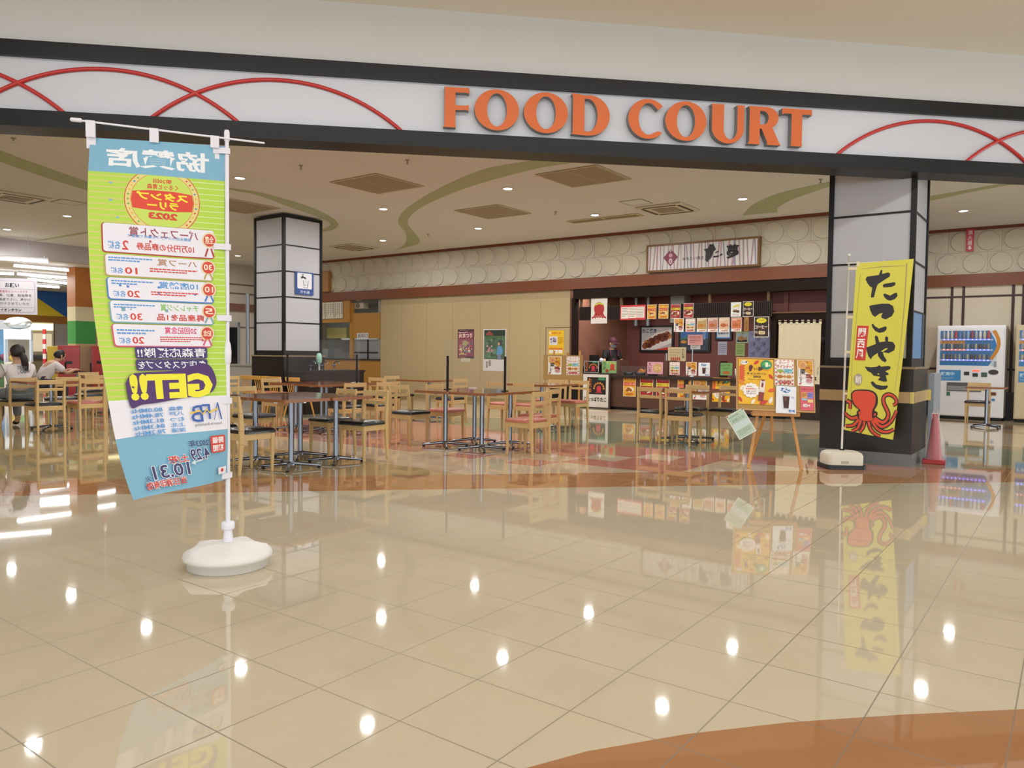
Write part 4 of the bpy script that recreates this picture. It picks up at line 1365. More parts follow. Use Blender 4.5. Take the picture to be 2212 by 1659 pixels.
# ================================================================== RIGHT YELLOW BANNER
YB = Vector((3.60, 8.30, 0))
yb = thing('banner_flag_stand', 'yellow octopus-ball banner with red octopus, on white box base before the front pillar', 'banner', YB, (0, R(.6), 0))
b = MB()
b.prism([rrect(-.215, -.16, .215, .16, .05)], 0, .045, M('#23252a', .5), None, Matrix(((1, 0, 0, 0), (0, 0, 1, 0), (0, 1, 0, 0), (0, 0, 0, 1))))
b.build('rubber_skirt', yb, bevel=.008)
b = MB()
CRM = M('#d9d2c0', .5)
vs, fs = [], []
prof = [(.0, .045), (.0, .14), (.01, .168), (.04, .186), (.10, .192)]
N = 24
for ins, z in prof:
    vs += [(x, y, z) for x, y in rrect(-.195 + ins, -.14 + ins, .195 - ins, .14 - ins, .055, 5)]
for i in range(len(prof) - 1):
    for k in range(N): fs.append((i * N + k, i * N + (k + 1) % N, (i + 1) * N + (k + 1) % N, (i + 1) * N + k))
b.add(vs, fs, CRM, None, True); b.add(vs[-N:], [tuple(range(N))], CRM, None, True)
b.box(-.06, -.1415, .06, .02, -.139, .09, M('#b5ab98', .5)); 
b.build('base_box', yb)
b = MB()
b.lathe([(.028, .19), (.028, .20), (.018, .205)], BLACK, 14)
b.lathe([(.0105, .19), (.0105, 1.2), (.012, 1.201), (.012, 1.25), (.009, 1.26), (.009, 2.29), (.013, 2.29), (.013, 2.315), (.006, 2.32)], M('#e3e1dc', .35), 14)
b.build('pole', yb)
b = MB()
b.tube([(-.03, -.012, 2.215), (.66, -.012, 2.262)], .006, M('#dbd6c6', .4), 8)
b.build('crossbar', yb)
HB, WB_ = 1.80, .585
def yb_pt(x, y, o):
    t = y / HB
    s = x
    a = R(-6) - R(10) * (1 - t)
    wv = .012 * math.sin(5 * s / WB_ + 3 * t) * (1 - t * .6)
    dirv = Vector((math.cos(a), math.sin(a), 0)); nrm = Vector((math.sin(a), -math.cos(a), 0))
    return dirv * (.075 + s * (1 - .17 * (1 - t)) - .055 * (1 - t)) + nrm * (wv + o + .012) + Vector((0, 0, .415 + y + .055 * (s / WB_) * t - .085 * (s / WB_) * (1 - t)))
bb = Board(WB_, HB, '#d3cb49', .0012, .65, nx=10, ny=30, step=.0005, cell=.03)
QX = [(200, 8), (692, -5), (520, 1590), (105, 1525)]          # artwork skew frame: TL, TR, BR, BL
def art(px, py):
    s, t = .5, .5
    for _ in range(12):
        def f(s, t):
            tx = QX[0][0] + (QX[1][0] - QX[0][0]) * s; ty = QX[0][1] + (QX[1][1] - QX[0][1]) * s
            bx = QX[3][0] + (QX[2][0] - QX[3][0]) * s; by = QX[3][1] + (QX[2][1] - QX[3][1]) * s
            return tx + (bx - tx) * t, ty + (by - ty) * t
        x, y = f(s, t)
        h = 1e-4
        xs, ys = f(s + h, t); xt, yt = f(s, t + h)
        a, c, d, e = (xs - x) / h, (xt - x) / h, (ys - y) / h, (yt - y) / h
        det = a * e - c * d
        s += ((px - x) * e - (py - y) * c) / det
        t += ((py - y) * a - (px - x) * d) / det
    return (min(1, max(0, s)) * WB_, (1 - min(1, max(0, t))) * HB)
AP = lambda L: [art(*p) for p in L]
BK = '#262427'
GRY = '#a89a63'
bb.line(AP([(245, 60), (430, 50), (620, 52)]), [.005, .012, .006], GRY)
bb.line(AP([(632, 30), (610, 400), (570, 850), (530, 1165)]), [.014, .012, .006, .004], GRY, False)
bb.line(AP([(235, 100), (200, 500), (165, 900), (150, 1440)]), .003, '#6b6440', False)
strokes = [
 [(280, 155), (290, 132), (395, 122), (412, 78), (425, 80), (422, 115), (475, 103), (492, 115), (488, 140), (385, 205), (372, 240), (352, 322), (330, 322), (326, 312), (338, 235), (318, 222), (295, 190)],
 [(428, 215), (440, 205), (520, 193), (537, 200), (532, 222), (500, 235), (435, 237)],
 [(432, 300), (445, 290), (490, 312), (530, 290), (548, 288), (553, 318), (530, 345), (490, 357), (460, 345), (440, 320)],
 [(312, 398), (330, 392), (420, 380), (480, 383), (515, 405), (526, 455), (505, 495), (455, 522), (420, 510), (415, 488), (430, 465), (400, 470), (362, 498), (340, 480), (322, 440)],
 [(332, 565), (345, 557), (360, 580), (395, 603), (450, 585), (463, 592), (460, 615), (440, 635), (400, 642), (365, 625), (342, 595)],
 [(285, 765), (300, 768), (370, 740), (360, 675), (372, 663), (385, 675), (400, 725), (450, 720), (448, 685), (460, 672), (475, 685), (475, 720), (515, 725), (535, 760), (525, 800), (480, 825), (430, 815), (440, 850), (463, 888), (450, 906), (420, 890), (390, 850), (385, 822), (345, 850), (325, 878), (305, 850), (290, 800)],
 [(272, 945), (330, 950), (380, 945), (400, 930), (415, 945), (480, 938), (497, 948), (490, 968), (450, 985), (480, 1005), (478, 1018), (455, 1022), (468, 1075), (440, 1080), (388, 1062), (410, 1035), (350, 1025), (330, 1000), (300, 985)],
 [(325, 1085), (345, 1075), (375, 1105), (430, 1115), (470, 1112), (475, 1125), (455, 1145), (410, 1153), (370, 1140), (340, 1115)]]
for i, s_ in enumerate(strokes): bb.poly(AP(s_), BK, bump=(i == 0))
bb.poly(AP([(412, 808), (450, 782), (474, 780), (462, 792), (430, 812)]), '#d3cb49')
bb.poly(AP([(384, 1006), (398, 1004), (398, 1016), (386, 1016)]), '#d3cb49', False)
bb.poly(AP([(208, 572), (308, 578), (278, 890), (185, 885)]), '#c8362f')
for ch, y in (('関', 638), ('西', 735), ('風', 830)):
    xm = 250 - (y - 638) * .1
    a = art(xm - 36, y + 38); c = art(xm + 36, y - 40)
    bb.text(ch, a[0], a[1], c[0], c[1], '#efe9e2', .02)
ce = art(217, 1062)
bb.ell(ce[0], ce[1], .048, .064, '#a79a80')
bb.text('鮹', ce[0] - .036, ce[1] - .04, ce[0] + .036, ce[1] + .04, '#ece6d8', .01)
OR_, INK = '#d8482a', '#2b1a18'
tent = [[(225, 1395), (165, 1415), (118, 1385), (104, 1360)], [(230, 1410), (180, 1475), (112, 1488)], [(245, 1420), (215, 1500), (165, 1532)], [(272, 1430), (262, 1490), (232, 1540)],
        [(305, 1425), (325, 1500), (365, 1545), (412, 1565)], [(330, 1415), (385, 1500), (460, 1525), (524, 1498)], [(345, 1410), (420, 1478), (500, 1430), (552, 1330)],
        [(360, 1405), (435, 1440), (478, 1370), (440, 1270), (440, 1215), (480, 1190), (530, 1215), (545, 1262), (518, 1285)], [(118, 1258), (150, 1275), (148, 1330)]]
for j, (wd, col) in enumerate(((.058, INK), (.030, OR_))):
    for i, tn in enumerate(tent):
        pts = smooth(AP(tn), 6)
        bb.line(pts, [wd * (1 - .35 * k / (len(pts) - 1)) for k in range(len(pts))], col, bump=(i == 0))
for i, tn in enumerate(tent[:8]):
    for k, p in enumerate(smooth(AP(tn), 3)[2:]): bb.ell(p[0] + .004, p[1] - .008, .004, .003, INK, 6, bump=(i == 0 and k == 0))
body = [(158, 1190), (185, 1158), (260, 1150), (330, 1157), (372, 1185), (387, 1230), (382, 1290), (358, 1335), (384, 1352), (380, 1388), (352, 1402), (345, 1425), (290, 1440), (230, 1425), (212, 1400), (206, 1355), (222, 1332), (185, 1302), (160, 1250)]
bb.poly(smooth(AP(body) + [AP(body)[0]], 3)[:-1], INK)
inner = [(166, 1195), (190, 1168), (260, 1162), (325, 1170), (358, 1192), (368, 1232), (362, 1288), (340, 1335), (338, 1395), (345, 1420), (290, 1434), (232, 1420), (228, 1365), (236, 1336), (198, 1300), (170, 1250)]
bb.poly(smooth(AP(inner) + [AP(inner)[0]], 3)[:-1], OR_)
for e in ((228, 1362), (362, 1372)):
    p = art(*e); bb.ell(p[0], p[1], .016, .020, INK, 14); bb.ell(p[0], p[1], .012, .016, OR_, 14)
bb.build('cloth', yb, warp=yb_pt)
for t in (.97, .68, .47, .22, .01):
    b = MB()
    p = yb_pt(0, HB * t, .002)
    b.add([Vector((-.013, -.013, p.z - .014)), Vector((.013, -.015, p.z - .014)), p + Vector((.012, 0, -.014)), Vector((-.013, -.013, p.z + .014)), Vector((.013, -.015, p.z + .014)), p + Vector((.012, 0, .014))], [(0, 1, 4, 3), (1, 2, 5, 4)], M('#d8c7a5', .6))
    b.build('tab', yb)
for s in (.03, .5, .97):
    b = MB()
    p = yb_pt(WB_ * s, HB, .001)
    zb = 2.217 + .047 * (p.x + .03) / .69
    b.add([(p.x - .018, p.y - .003, p.z - .03), (p.x + .018, p.y - .003, p.z - .03), (p.x + .018, -.02, zb + .01), (p.x - .018, -.02, zb + .01)], [(0, 1, 2, 3)], M('#d8c7a5', .6))
    b.build('hanging_loop', yb)
# ================================================================== SNACK STALL
area_light('stall_fill', tuple(G(-7.4, 15.42, 2.66)), 3.6, .25, 80, (1.0, .93, .86), (0, 0, GROT))  # added unseen fill tucked behind the header, brightens the dark stall walls
area_light('kitchen_fill', tuple(G(-18.0, 15.42, 2.66)), 2.4, .25, 26, (.95, .98, 1.0), (0, 0, GROT))  # added unseen fill lamp for the kitchen recess
CW = wood('#50352a', '#5c3e30', .4, (2, 2, 10))
DW = wood('#281b17', '#30221c', .4, (2, 2, 10))
T_FLAT = Matrix(((1, 0, 0, 0), (0, 0, 1, 0), (0, 1, 0, 0), (0, 0, 0, 1)))
VC = 14.98
u_l, u_r = ST_U0 + .1, -4.55
ct = thing('snack_counter', 'long dark brown serving counter of the snack stall, posters stuck on its front', 'counter', rot=GROT)
b = MB(); b.box(-8.42, VC + .04, .06, u_r, VC + .66, .70, CW); b.box(-8.42, VC + .07, 0, u_r, VC + .6, .06, BLACK)
for u in (-6.55,): b.box(u - .05, VC + .03, .06, u + .05, VC + .05, .70, DW)
b.build('front_panel', ct)
b = MB(); b.box(u_l - .02, VC - .02, .70, u_r + .02, VC + .75, .76, DW); b.build('worktop', ct)
b = MB(); b.box(u_l, VC + .04, 0, -8.42, VC + .66, .70, DW); b.build('end_cabinet', ct)
for x0, x1, y0, y1 in ((1332.5, 1340, 777, 806), (1435, 1444, 779, 808), (1548, 1556, 780, 811)):
    uu0, uu1, zz0, zz1 = vrect(VC + .1, x0, y0, x1, y1)
    b = MB(); b.box(uu0, VC + .06, .76, uu1, VC + .5, zz1, CW); b.build('divider_post', ct)
b = MB(); b.box(-8.35, VC + .1, .761, -7.25, VC + .104, .97, CLEAR); o = b.build('glass_guard', rot=GROT); tag(o, 'low clear glass guard on the snack counter in front of the steel pans', 'glass guard')
# overhead lattice board
hbx = thing('hanging_menu_rail', 'dark slatted board hung across the stall opening, carrying rows of menu cards', 'board', rot=GROT)
ua, _ = on_v(1251.6, 676, VB + .02); ub, _ = on_v(1667.5, 667, VB + .02)
zt = on_v(1460, 656.5, VB + .02)[1]; zb = on_v(1460, 688, VB + .02)[1]
b = MB(); b.box(ua, VB + .02, zb, ub, VB + .06, zt, DW)
for i in range(110):
    uu = ua + (ub - ua) * i / 110
    b.box(uu, VB + .012, zb + .01, uu + (ub - ua) / 220, VB + .02, zt - .01, DARKBROWN)
b.build('slatted_panel', hbx)
for x in (1255, 1276, 1342, 1533, 1660):
    uu = on_v(x, 640, VB + .05)[0]
    b = MB(); b.box(uu - .025, VB + .04, zt - .05, uu + .025, VB + .09, 2.5, wood('#5a4326', '#6a5030')); b.build('hanger', hbx)
# ------------------------------------------------------------------ printed cards: small artwork recipes
def foodpic(bd, x0, y0, x1, y1, seed, pal=('#a8562a', '#c47a3a', '#7a3420', '#d9a04c')):
    rd = random.Random(seed)
    wdt, hgt = x1 - x0, y1 - y0
    bd.ell((x0 + x1) / 2, (y0 + y1) / 2, wdt * .46, hgt * .40, '#e8dccb')
    for i in range(7):
        bd.ell(x0 + wdt * rd.uniform(.2, .8), y0 + hgt * rd.uniform(.28, .72), wdt * .16, hgt * .19, pal[i % len(pal)], 12, bump=(i == 0))
    for i in range(5):
        bd.ell(x0 + wdt * rd.uniform(.25, .75), y0 + hgt * rd.uniform(.35, .72), wdt * .05, hgt * .04, '#5b2416', 8, bump=(i == 0))
def fish(bd, cx, cy, r, col, dark='#7a4d1e', flip=1):
    bd.poly([(cx + flip * x * r, cy + y * r) for x, y in ((-1, 0), (-.75, .38), (-.2, .55), (.35, .38), (.65, .12), (1.1, .5), (1.0, 0), (1.1, -.45), (.65, -.12), (.3, -.4), (-.3, -.5), (-.8, -.3))], col)
    for k in range(3): bd.line([(cx + flip * (-.25 + .22 * k) * r, cy + .3 * r), (cx + flip * (-.15 + .22 * k) * r, cy - .28 * r)], r * .06, dark, bump=(k == 0))
    bd.ell(cx - flip * .66 * r, cy + .1 * r, r * .08, r * .08, dark, 8)
def octo(bd, cx, cy, r, col, dark):
    """plain octopus silhouette"""
    for k in range(6):
        a = -1 + 2 * k / 5
        bd.line([(cx + a * .45 * r, cy - .3 * r), (cx + a * .75 * r, cy - .85 * r), (cx + a * 1.05 * r, cy - .95 * r)], r * .22, col, bump=(k == 0))
    bd.ell(cx, cy + .2 * r, r * .75, r * .85, col, 24)
    for k in range(6):
        a = -1 + 2 * k / 5
        for q_ in range(2): bd.ell(cx + a * (.55 + .2 * q_) * r, cy - (.5 + .28 * q_) * r, r * .05, r * .05, dark, 8, bump=(k == 0 and q_ == 0))
def glass(bd, x0, y0, x1, y1):
    wdt, hgt = x1 - x0, y1 - y0
    bd.poly([(x0 + wdt * .08, y1), (x1 - wdt * .08, y1), (x1 - wdt * .2, y0), (x0 + wdt * .2, y0)], '#cfd4d8')
    bd.poly([(x0 + wdt * .13, y1 - hgt * .12), (x1 - wdt * .13, y1 - hgt * .12), (x1 - wdt * .23, y0 + hgt * .05), (x0 + wdt * .23, y0 + hgt * .05)], '#43201c')
    bd.poly([(x0 + wdt * .3, y1 - hgt * .2), (x0 + wdt * .55, y1 - hgt * .2), (x0 + wdt * .5, y1 - hgt * .45), (x0 + wdt * .33, y1 - hgt * .4)], '#7a3f30')
def leaf(bd, cx, cy, r, a, col):
    c, s = math.cos(a), math.sin(a)
    bd.poly([(cx + (x * c - y * s) * r, cy + (x * s + y * c) * r) for x, y in ((-1, 0), (-.4, .42), (.3, .4), (1, 0), (.3, -.4), (-.4, -.42))], col)
def c_yellow(w_, h_, top='たこ焼き', mid='ニンニクポン酢', price='580円', seed=1):
    d = Board(w_, h_, '#e8e2d4')
    d.rect(w_ * .03, h_ * .02, w_ * .97, h_ * .98, '#e2a832')
    d.text(top, w_ * .3, h_ * .84, w_ * .93, h_ * .95, '#5b3a20'); d.ell(w_ * .17, h_ * .89, w_ * .09, h_ * .05, '#d8632a')
    d.rect(w_ * .03, h_ * .56, w_ * .97, h_ * .72, '#c8392c'); d.text(mid, w_ * .08, h_ * .59, w_ * .92, h_ * .69, '#f2e3b4')
    foodpic(d, w_ * .15, h_ * .20, w_ * .9, h_ * .54, seed, ('#d98a2e', '#e0a04a', '#b8642a'))
    d.text(price, w_ * .22, h_ * .06, w_ * .8, h_ * .17, '#c2452c')
    return d
def c_red(w_, h_, top='たこ焼き', mid='辛口ソース', seed=2):
    d = Board(w_, h_, '#e8e2d8')
    d.rect(w_ * .03, h_ * .02, w_ * .97, h_ * .98, '#a3262a')
    d.text(top, w_ * .32, h_ * .84, w_ * .94, h_ * .95, '#8d8890'); d.ell(w_ * .16, h_ * .90, w_ * .08, h_ * .05, '#d8463a')
    d.rect(w_ * .03, h_ * .58, w_ * .97, h_ * .74, '#e3cc36'); d.text(mid, w_ * .08, h_ * .60, w_ * .93, h_ * .72, '#3b3020', .03)
    foodpic(d, w_ * .08, h_ * .17, w_ * .94, h_ * .56, seed, ('#8a3a26', '#b0553a', '#c98a5a'))
    d.scrib(w_ * .12, h_ * .05, w_ * .88, h_ * .14, '#d8a08a', 1, .6, seed)
    return d
def c_cheese(w_, h_, seed=3):
    d = Board(w_, h_, '#eeece8')
    for i in range(9):
        for j in range(13):
            if (i + j) % 2 == 0: d.rect(w_ * (.03 + .104 * i), h_ * (.02 + .0738 * j), w_ * (.03 + .104 * (i + 1)), h_ * (.02 + .0738 * (j + 1)), '#8fb9b0' if j % 2 else '#d05a44', bump=(i == 0 and j == 0))
    d.rect(w_ * .08, h_ * .62, w_ * .92, h_ * .95, '#efece6')
    d.text('チーズ', w_ * .22, h_ * .81, w_ * .78, h_ * .93, '#d97a54', .03); d.text('ウインナー', w_ * .1, h_ * .66, w_ * .9, h_ * .79, '#c8452f', .04)
    leaf(d, w_ * .3, h_ * .55, w_ * .2, -.1, '#9ab04a'); d.rect(w_ * .48, h_ * .48, w_ * .92, h_ * .64, '#8fcbd6'); d.scrib(w_ * .53, h_ * .51, w_ * .88, h_ * .61, '#4a6f86', 2, .5, seed)
    d.rect(w_ * .08, h_ * .2, w_ * .92, h_ * .46, '#e6d8c0'); fish(d, w_ * .3, h_ * .33, w_ * .2, '#b9752e'); fish(d, w_ * .7, h_ * .33, w_ * .18, '#c98a3e', flip=-1)
    d.text('230円', w_ * .18, h_ * .05, w_ * .82, h_ * .17, '#c33a30', .04)
    return d
def c_chestnut(w_, h_, seed=4):
    d = Board(w_, h_, '#f0eeea')
    d.rect(w_ * .05, h_ * .42, w_ * .95, h_ * .97, '#d89a2e')
    d.ell(w_ * .36, h_ * .80, w_ * .24, h_ * .13, '#e0b27a'); d.ell(w_ * .33, h_ * .79, w_ * .16, h_ * .10, '#cf8f58')
    d.blobs(w_ * .45, h_ * .55, w_ * .95, h_ * .97, ['#c8452c', '#e3b73c', '#b86a2a', '#9aa03a'], 12, w_ * .09, seed)
    d.poly([(w_ * .05, h_ * .42), (w_ * .05, h_ * .7), (w_ * .4, h_ * .58), (w_ * .75, h_ * .46), (w_ * .95, h_ * .36), (w_ * .95, h_ * .3), (w_ * .05, h_ * .3)], '#e9ded6')
    d.text('栗', w_ * .14, h_ * .42, w_ * .5, h_ * .64, '#232022', .02); d.vtext('くりきん', w_ * .14, h_ * .12, w_ * .27, h_ * .42, '#232022')
    d.blobs(w_ * .42, h_ * .26, w_ * .92, h_ * .48, ['#a83a34', '#8d4a2e', '#b9694a', '#7d3328'], 9, w_ * .10, seed + 1)
    d.ell(w_ * .72, h_ * .2, w_ * .2, h_ * .09, '#d9a6a8'); d.scrib(w_ * .56, h_ * .15, w_ * .88, h_ * .25, '#9c4a58', 2, .5, seed)
    leaf(d, w_ * .15, h_ * .08, w_ * .1, .6, '#c93c2c')
    return d
def c_fishmenu(w_, h_, seed, price, base='#d9b98a'):
    d = Board(w_, h_, '#ece6da')
    d.rect(w_ * .04, h_ * .2, w_ * .96, h_ * .97, base)
    d.scrib(w_ * .1, h_ * .78, w_ * .9, h_ * .94, '#f2e8d6', 2, .6, seed, 4)
    fish(d, w_ * .48, h_ * .46, w_ * .36, '#bf6a3a' if seed % 2 else '#c98236')
    d.text(price, w_ * .25, h_ * .04, w_ * .85, h_ * .16, '#c2452c')
    return d
def c_coffee(w_, h_, seed=5):
    d = Board(w_, h_, '#e6e0d2')
    d.rect(w_ * .04, h_ * .03, w_ * .96, h_ * .97, '#30201d')
    d.blobs(w_ * .06, h_ * .05, w_ * .94, h_ * .6, ['#4a2d22', '#5c382a', '#3a231d'], 14, w_ * .14, seed)
    st = []
    for i in range(28):
        a = 2 * PI * i / 28
        rr = (1.0 if i % 2 else .72)
        st.append((w_ * .5 + w_ * .40 * rr * math.cos(a), h_ * .81 + h_ * .145 * rr * math.sin(a)))
    d.poly(st, '#e9dc32'); d.text('230円', w_ * .3, h_ * .76, w_ * .7, h_ * .86, '#b0782a')
    d.text('コーヒー', w_ * .08, h_ * .42, w_ * .92, h_ * .58, '#eee6dc', .04)
    d.text('アイス', w_ * .08, h_ * .18, w_ * .3, h_ * .30, '#eee6dc', .03); d.rect(w_ * .34, h_ * .14, w_ * .76, h_ * .30, '#ecdba8', w_ * .06); d.text('130円', w_ * .4, h_ * .165, w_ * .7, h_ * .275, '#8a4a2a')
    return d
def c_icecoffee(w_, h_):
    d = Board(w_, h_, '#eaecf1')
    d.blobs(w_ * .1, h_ * .72, w_ * .75, h_ * .97, ['#3f74b8', '#6a9ad0', '#9cbfe2', '#2d5ca0'], 16, w_ * .055, 6)
    glass(d, w_ * .28, h_ * .16, w_ * .72, h_ * .68)
    d.blobs(w_ * .72, h_ * .2, w_ * .96, h_ * .9, ['#b9cfe8', '#8fb0d8'], 10, w_ * .03, 7); d.blobs(w_ * .6, h_ * .04, w_ * .95, h_ * .16, ['#3f74b8', '#6a9ad0'], 9, w_ * .05, 8)
    return d
def c_drink(w_, h_):
    d = Board(w_, h_, '#e7e6e4')
    d.poly([(w_ * .2, h_ * .72), (w_ * .78, h_ * .88), (w_ * .74, h_ * .72), (w_ * .25, h_ * .62)], '#d6c83a')
    d.blobs(w_ * .15, h_ * .2, w_ * .9, h_ * .55, ['#5c3a2c', '#8a5a44', '#b98a6a', '#3a2a26'], 10, w_ * .13, 3); d.line([(w_ * .7, h_ * .5), (w_ * .86, h_ * .88)], w_ * .05, '#d9c03c')
    d.text('アイス', w_ * .2, h_ * .08, w_ * .8, h_ * .18, '#8a4a3a')
    return d
def c_campaign(w_, h_):
    d = Board(w_, h_, '#f0b822')
    d.blobs(w_ * .02, h_ * .02, w_ * .98, h_ * .98, ['#f4c944', '#eeb01c', '#f2c238'], 14, w_ * .16, 9)
    for i in range(7): leaf(d, w_ * .10, h_ * (.83 - .052 * i), w_ * .10, .25, '#d85a28')
    for x, y, r, a, c in ((.52, .93, .10, .7, '#cf3a2c'), (.93, .62, .10, -.9, '#c83a2c'), (.95, .32, .12, .3, '#e2602a'), (.72, .05, .14, .4, '#cf3f2c'), (.08, .48, .13, -.5, '#e58a2a'), (.92, .1, .12, 1.2, '#efe6da'), (.42, .06, .10, 1.0, '#f2ead8'), (.05, .1, .1, -1, '#c8402c'), (.10, .36, .10, .9, '#f5e9cf'), (.82, .78, .09, .2, '#ee9a34')):
        leaf(d, w_ * x, h_ * y, w_ * r, a, c)
    d.ell(w_ * .16, h_ * .92, w_ * .11, h_ * .05, '#efeae2'); d.text('たい夢', w_ * .08, h_ * .90, w_ * .25, h_ * .95, '#2a2026')
    d.ell(w_ * .80, h_ * .88, w_ * .16, h_ * .105, '#1f8a6a'); d.ell(w_ * .80, h_ * .90, w_ * .13, h_ * .05, '#4fae5c'); d.text('1', w_ * .77, h_ * .83, w_ * .85, h_ * .93, '#eef2d8', .04); d.text('回', w_ * .86, h_ * .84, w_ * .92, h_ * .88, '#eef2d8')
    d.poly([(w_ * .30, h_ * .82), (w_ * .32, h_ * .86), (w_ * .38, h_ * .87), (w_ * .42, h_ * .83), (w_ * .36, h_ * .73), (w_ * .31, h_ * .72)], '#5c2620')
    d.text('い', w_ * .44, h_ * .76, w_ * .54, h_ * .81, '#3a2a34'); d.text('夢', w_ * .56, h_ * .74, w_ * .70, h_ * .83, '#3a2a34')
    d.text('キャンペーン', w_ * .24, h_ * .645, w_ * .80, h_ * .705, '#4a3030', .025); d.text('2023', w_ * .42, h_ * .59, w_ * .64, h_ * .63, '#4a3030', .04)
    d.text('Autumn campaign', w_ * .25, h_ * .525, w_ * .78, h_ * .57, '#8a7a30', 0.0, slant=.15)
    d.ell(w_ * .36, h_ * .30, w_ * .22, h_ * .15, '#f4f0ea'); 
    for k in range(12): d.ell(w_ * (.36 + .20 * math.cos(k * PI / 6)), h_ * (.30 + .135 * math.sin(k * PI / 6)), w_ * .05, h_ * .032, '#f4f0ea', 10, bump=(k == 0))
    d.scrib(w_ * .24, h_ * .375, w_ * .48, h_ * .40, '#8a6a5a', 1, .6, 2); d.text('550円', w_ * .21, h_ * .31, w_ * .43, h_ * .355, '#dd5a2a', .04); d.text('以上', w_ * .44, h_ * .315, w_ * .52, h_ * .345, '#7a4a3a')
    d.text('お買い上げで', w_ * .22, h_ * .265, w_ * .50, h_ * .295, '#5a3a34'); d.text('プレゼント!', w_ * .22, h_ * .215, w_ * .50, h_ * .25, '#4a3030', .03)
    c, s = math.cos(-.12), math.sin(-.12)
    def rp(x, y): return (w_ * .66 + (x * c - y * s) * w_, h_ * .29 + (x * s + y * c) * w_)
    d.poly([rp(-.075, .0), rp(.075, .0), rp(.075, .30), rp(.05, .34), rp(-.05, .34), rp(-.075, .30)], '#e9e2da'); d.poly([rp(-.028, .12), rp(.028, .12), rp(.028, .26), rp(-.028, .26)], '#8a3038')
    d.poly([rp(-.045, .30), rp(.045, .30), rp(.045, .35), rp(-.045, .35)], '#9a3a36'); d.poly([rp(-.075, -.30), rp(.075, -.30), rp(.075, -.03), rp(-.075, -.03)], '#8d3a36'); d.poly([rp(-.08, -.03), rp(.08, -.03), rp(.08, .03), rp(-.08, .03)], '#dfd6cc')
    return d
def c_pinkmenu(w_, h_):
    d = Board(w_, h_, '#d8606e')
    d.text('たい夢 キャンペーン', w_ * .08, h_ * .83, w_ * .92, h_ * .93, '#8a2a44'); d.rect(w_ * .08, h_ * .52, w_ * .5, h_ * .76, '#dfa458'); d.rect(w_ * .53, h_ * .50, w_ * .94, h_ * .76, '#9a8fcf'); d.rect(w_ * .1, h_ * .42, w_ * .5, h_ * .5, '#8fc7cf'); d.rect(w_ * .52, h_ * .33, w_ * .92, h_ * .46, '#ecd08a')
    d.scrib(w_ * .11, h_ * .56, w_ * .47, h_ * .73, '#8a5a2e', 3, .4, 3); d.scrib(w_ * .56, h_ * .54, w_ * .9, h_ * .73, '#5a4f9a', 3, .4, 4); fish(d, w_ * .4, h_ * .2, w_ * .27, '#e8d9d6', '#b06a6a')
    return d
def c_black(w_, h_):
    d = Board(w_, h_, '#d8d6d2')
    d.rect(w_ * .03, h_ * .03, w_ * .97, h_ * .97, '#1d1a19')
    d.vtext('たべてめ', w_ * .08, h_ * .1, w_ * .28, h_ * .95, '#d9742e', .02)
    for i in range(8):
        a = PI * i / 7
        d.ell(w_ * (.64 + .27 * math.cos(a)), h_ * (.42 + .33 * math.sin(a)), w_ * .045, h_ * .06, '#d98a3a', 10, bump=(i == 0))
    octo(d, w_ * .64, h_ * .36, w_ * .17, '#c8344a', '#7d1c2c'); d.rect(w_ * .6, h_ * .84, w_ * .95, h_ * .97, '#3f8a5c')
    return d
def place_card(fn, V, x0, y0, x1, y1, name, label, cat, group=None, off=0.002, tilt=0.0, **kw):
    uu0, uu1, zz0, zz1 = vrect(V, x0, y0, x1, y1)
    d = fn(uu1 - uu0, zz1 - zz0, **kw)
    return wall_board(d, name, V, uu0, zz0, label, cat, group, off, tilt)
g1, g2, g3, g4 = 'menu cards on the hanging rail', 'menu cards hung below the rail', 'cards standing on the counter ledge', 'posters on the counter front'
VH = VB + .010
def c_octopus(w_, h_):
    d = Board(w_, h_, '#e3ddd6'); octo(d, w_ * .5, h_ * .5, w_ * .42, '#b02c2c', '#7a1a1c'); d.poly([(w_ * .2, h_ * .72), (w_ * .5, h_ * .80), (w_ * .8, h_ * .74), (w_ * .78, h_ * .69), (w_ * .5, h_ * .74), (w_ * .22, h_ * .67)], '#c9cf3e')
    return d
place_card(c_octopus, VH, 1277, 642, 1312, 699, 'poster', 'white poster with a plain red octopus hung on the dark rail', 'poster')
def c_notice(w_, h_):
    d = Board(w_, h_, '#cf3a40')
    for i in range(3):
        d.rect(w_ * (.04 + .31 * i), h_ * (.10 + .02 * i), w_ * (.335 + .31 * i), h_ * .88, '#e9e2d6'); d.scrib(w_ * (.07 + .31 * i), h_ * .2, w_ * (.31 + .31 * i), h_ * .84, '#6a6460', 6, .3, i, 4)
    return d
place_card(c_notice, VH, 1340, 659, 1395, 691, 'notice', 'wide red notice holding three white sheets on the dark rail', 'notice')
place_card(c_yellow, VH, 1398.4, 658, 1418, 689, 'menu_card', 'yellow menu card with red stripe on the rail, leftmost of its row', 'menu card', g1, seed=11)
place_card(c_yellow, VH, 1423, 657, 1444, 688, 'menu_card', 'orange-yellow menu card on the rail, second of its row', 'menu card', g1, mid='めんたいマヨ', seed=12)
place_card(c_red, VH, 1449, 657, 1470, 688, 'menu_card', 'dark red menu card with yellow stripe on the rail, left of two', 'menu card', g1, seed=13)
place_card(c_red, VH, 1477, 655, 1498, 687, 'menu_card', 'dark red menu card with yellow stripe on the rail, right of two', 'menu card', g1, mid='ゼロソース', seed=14)
place_card(lambda a, c: c_drink(a, c), VH, 1579, 653, 1601, 684, 'menu_card', 'white drink menu card on the right part of the rail', 'menu card', g1)
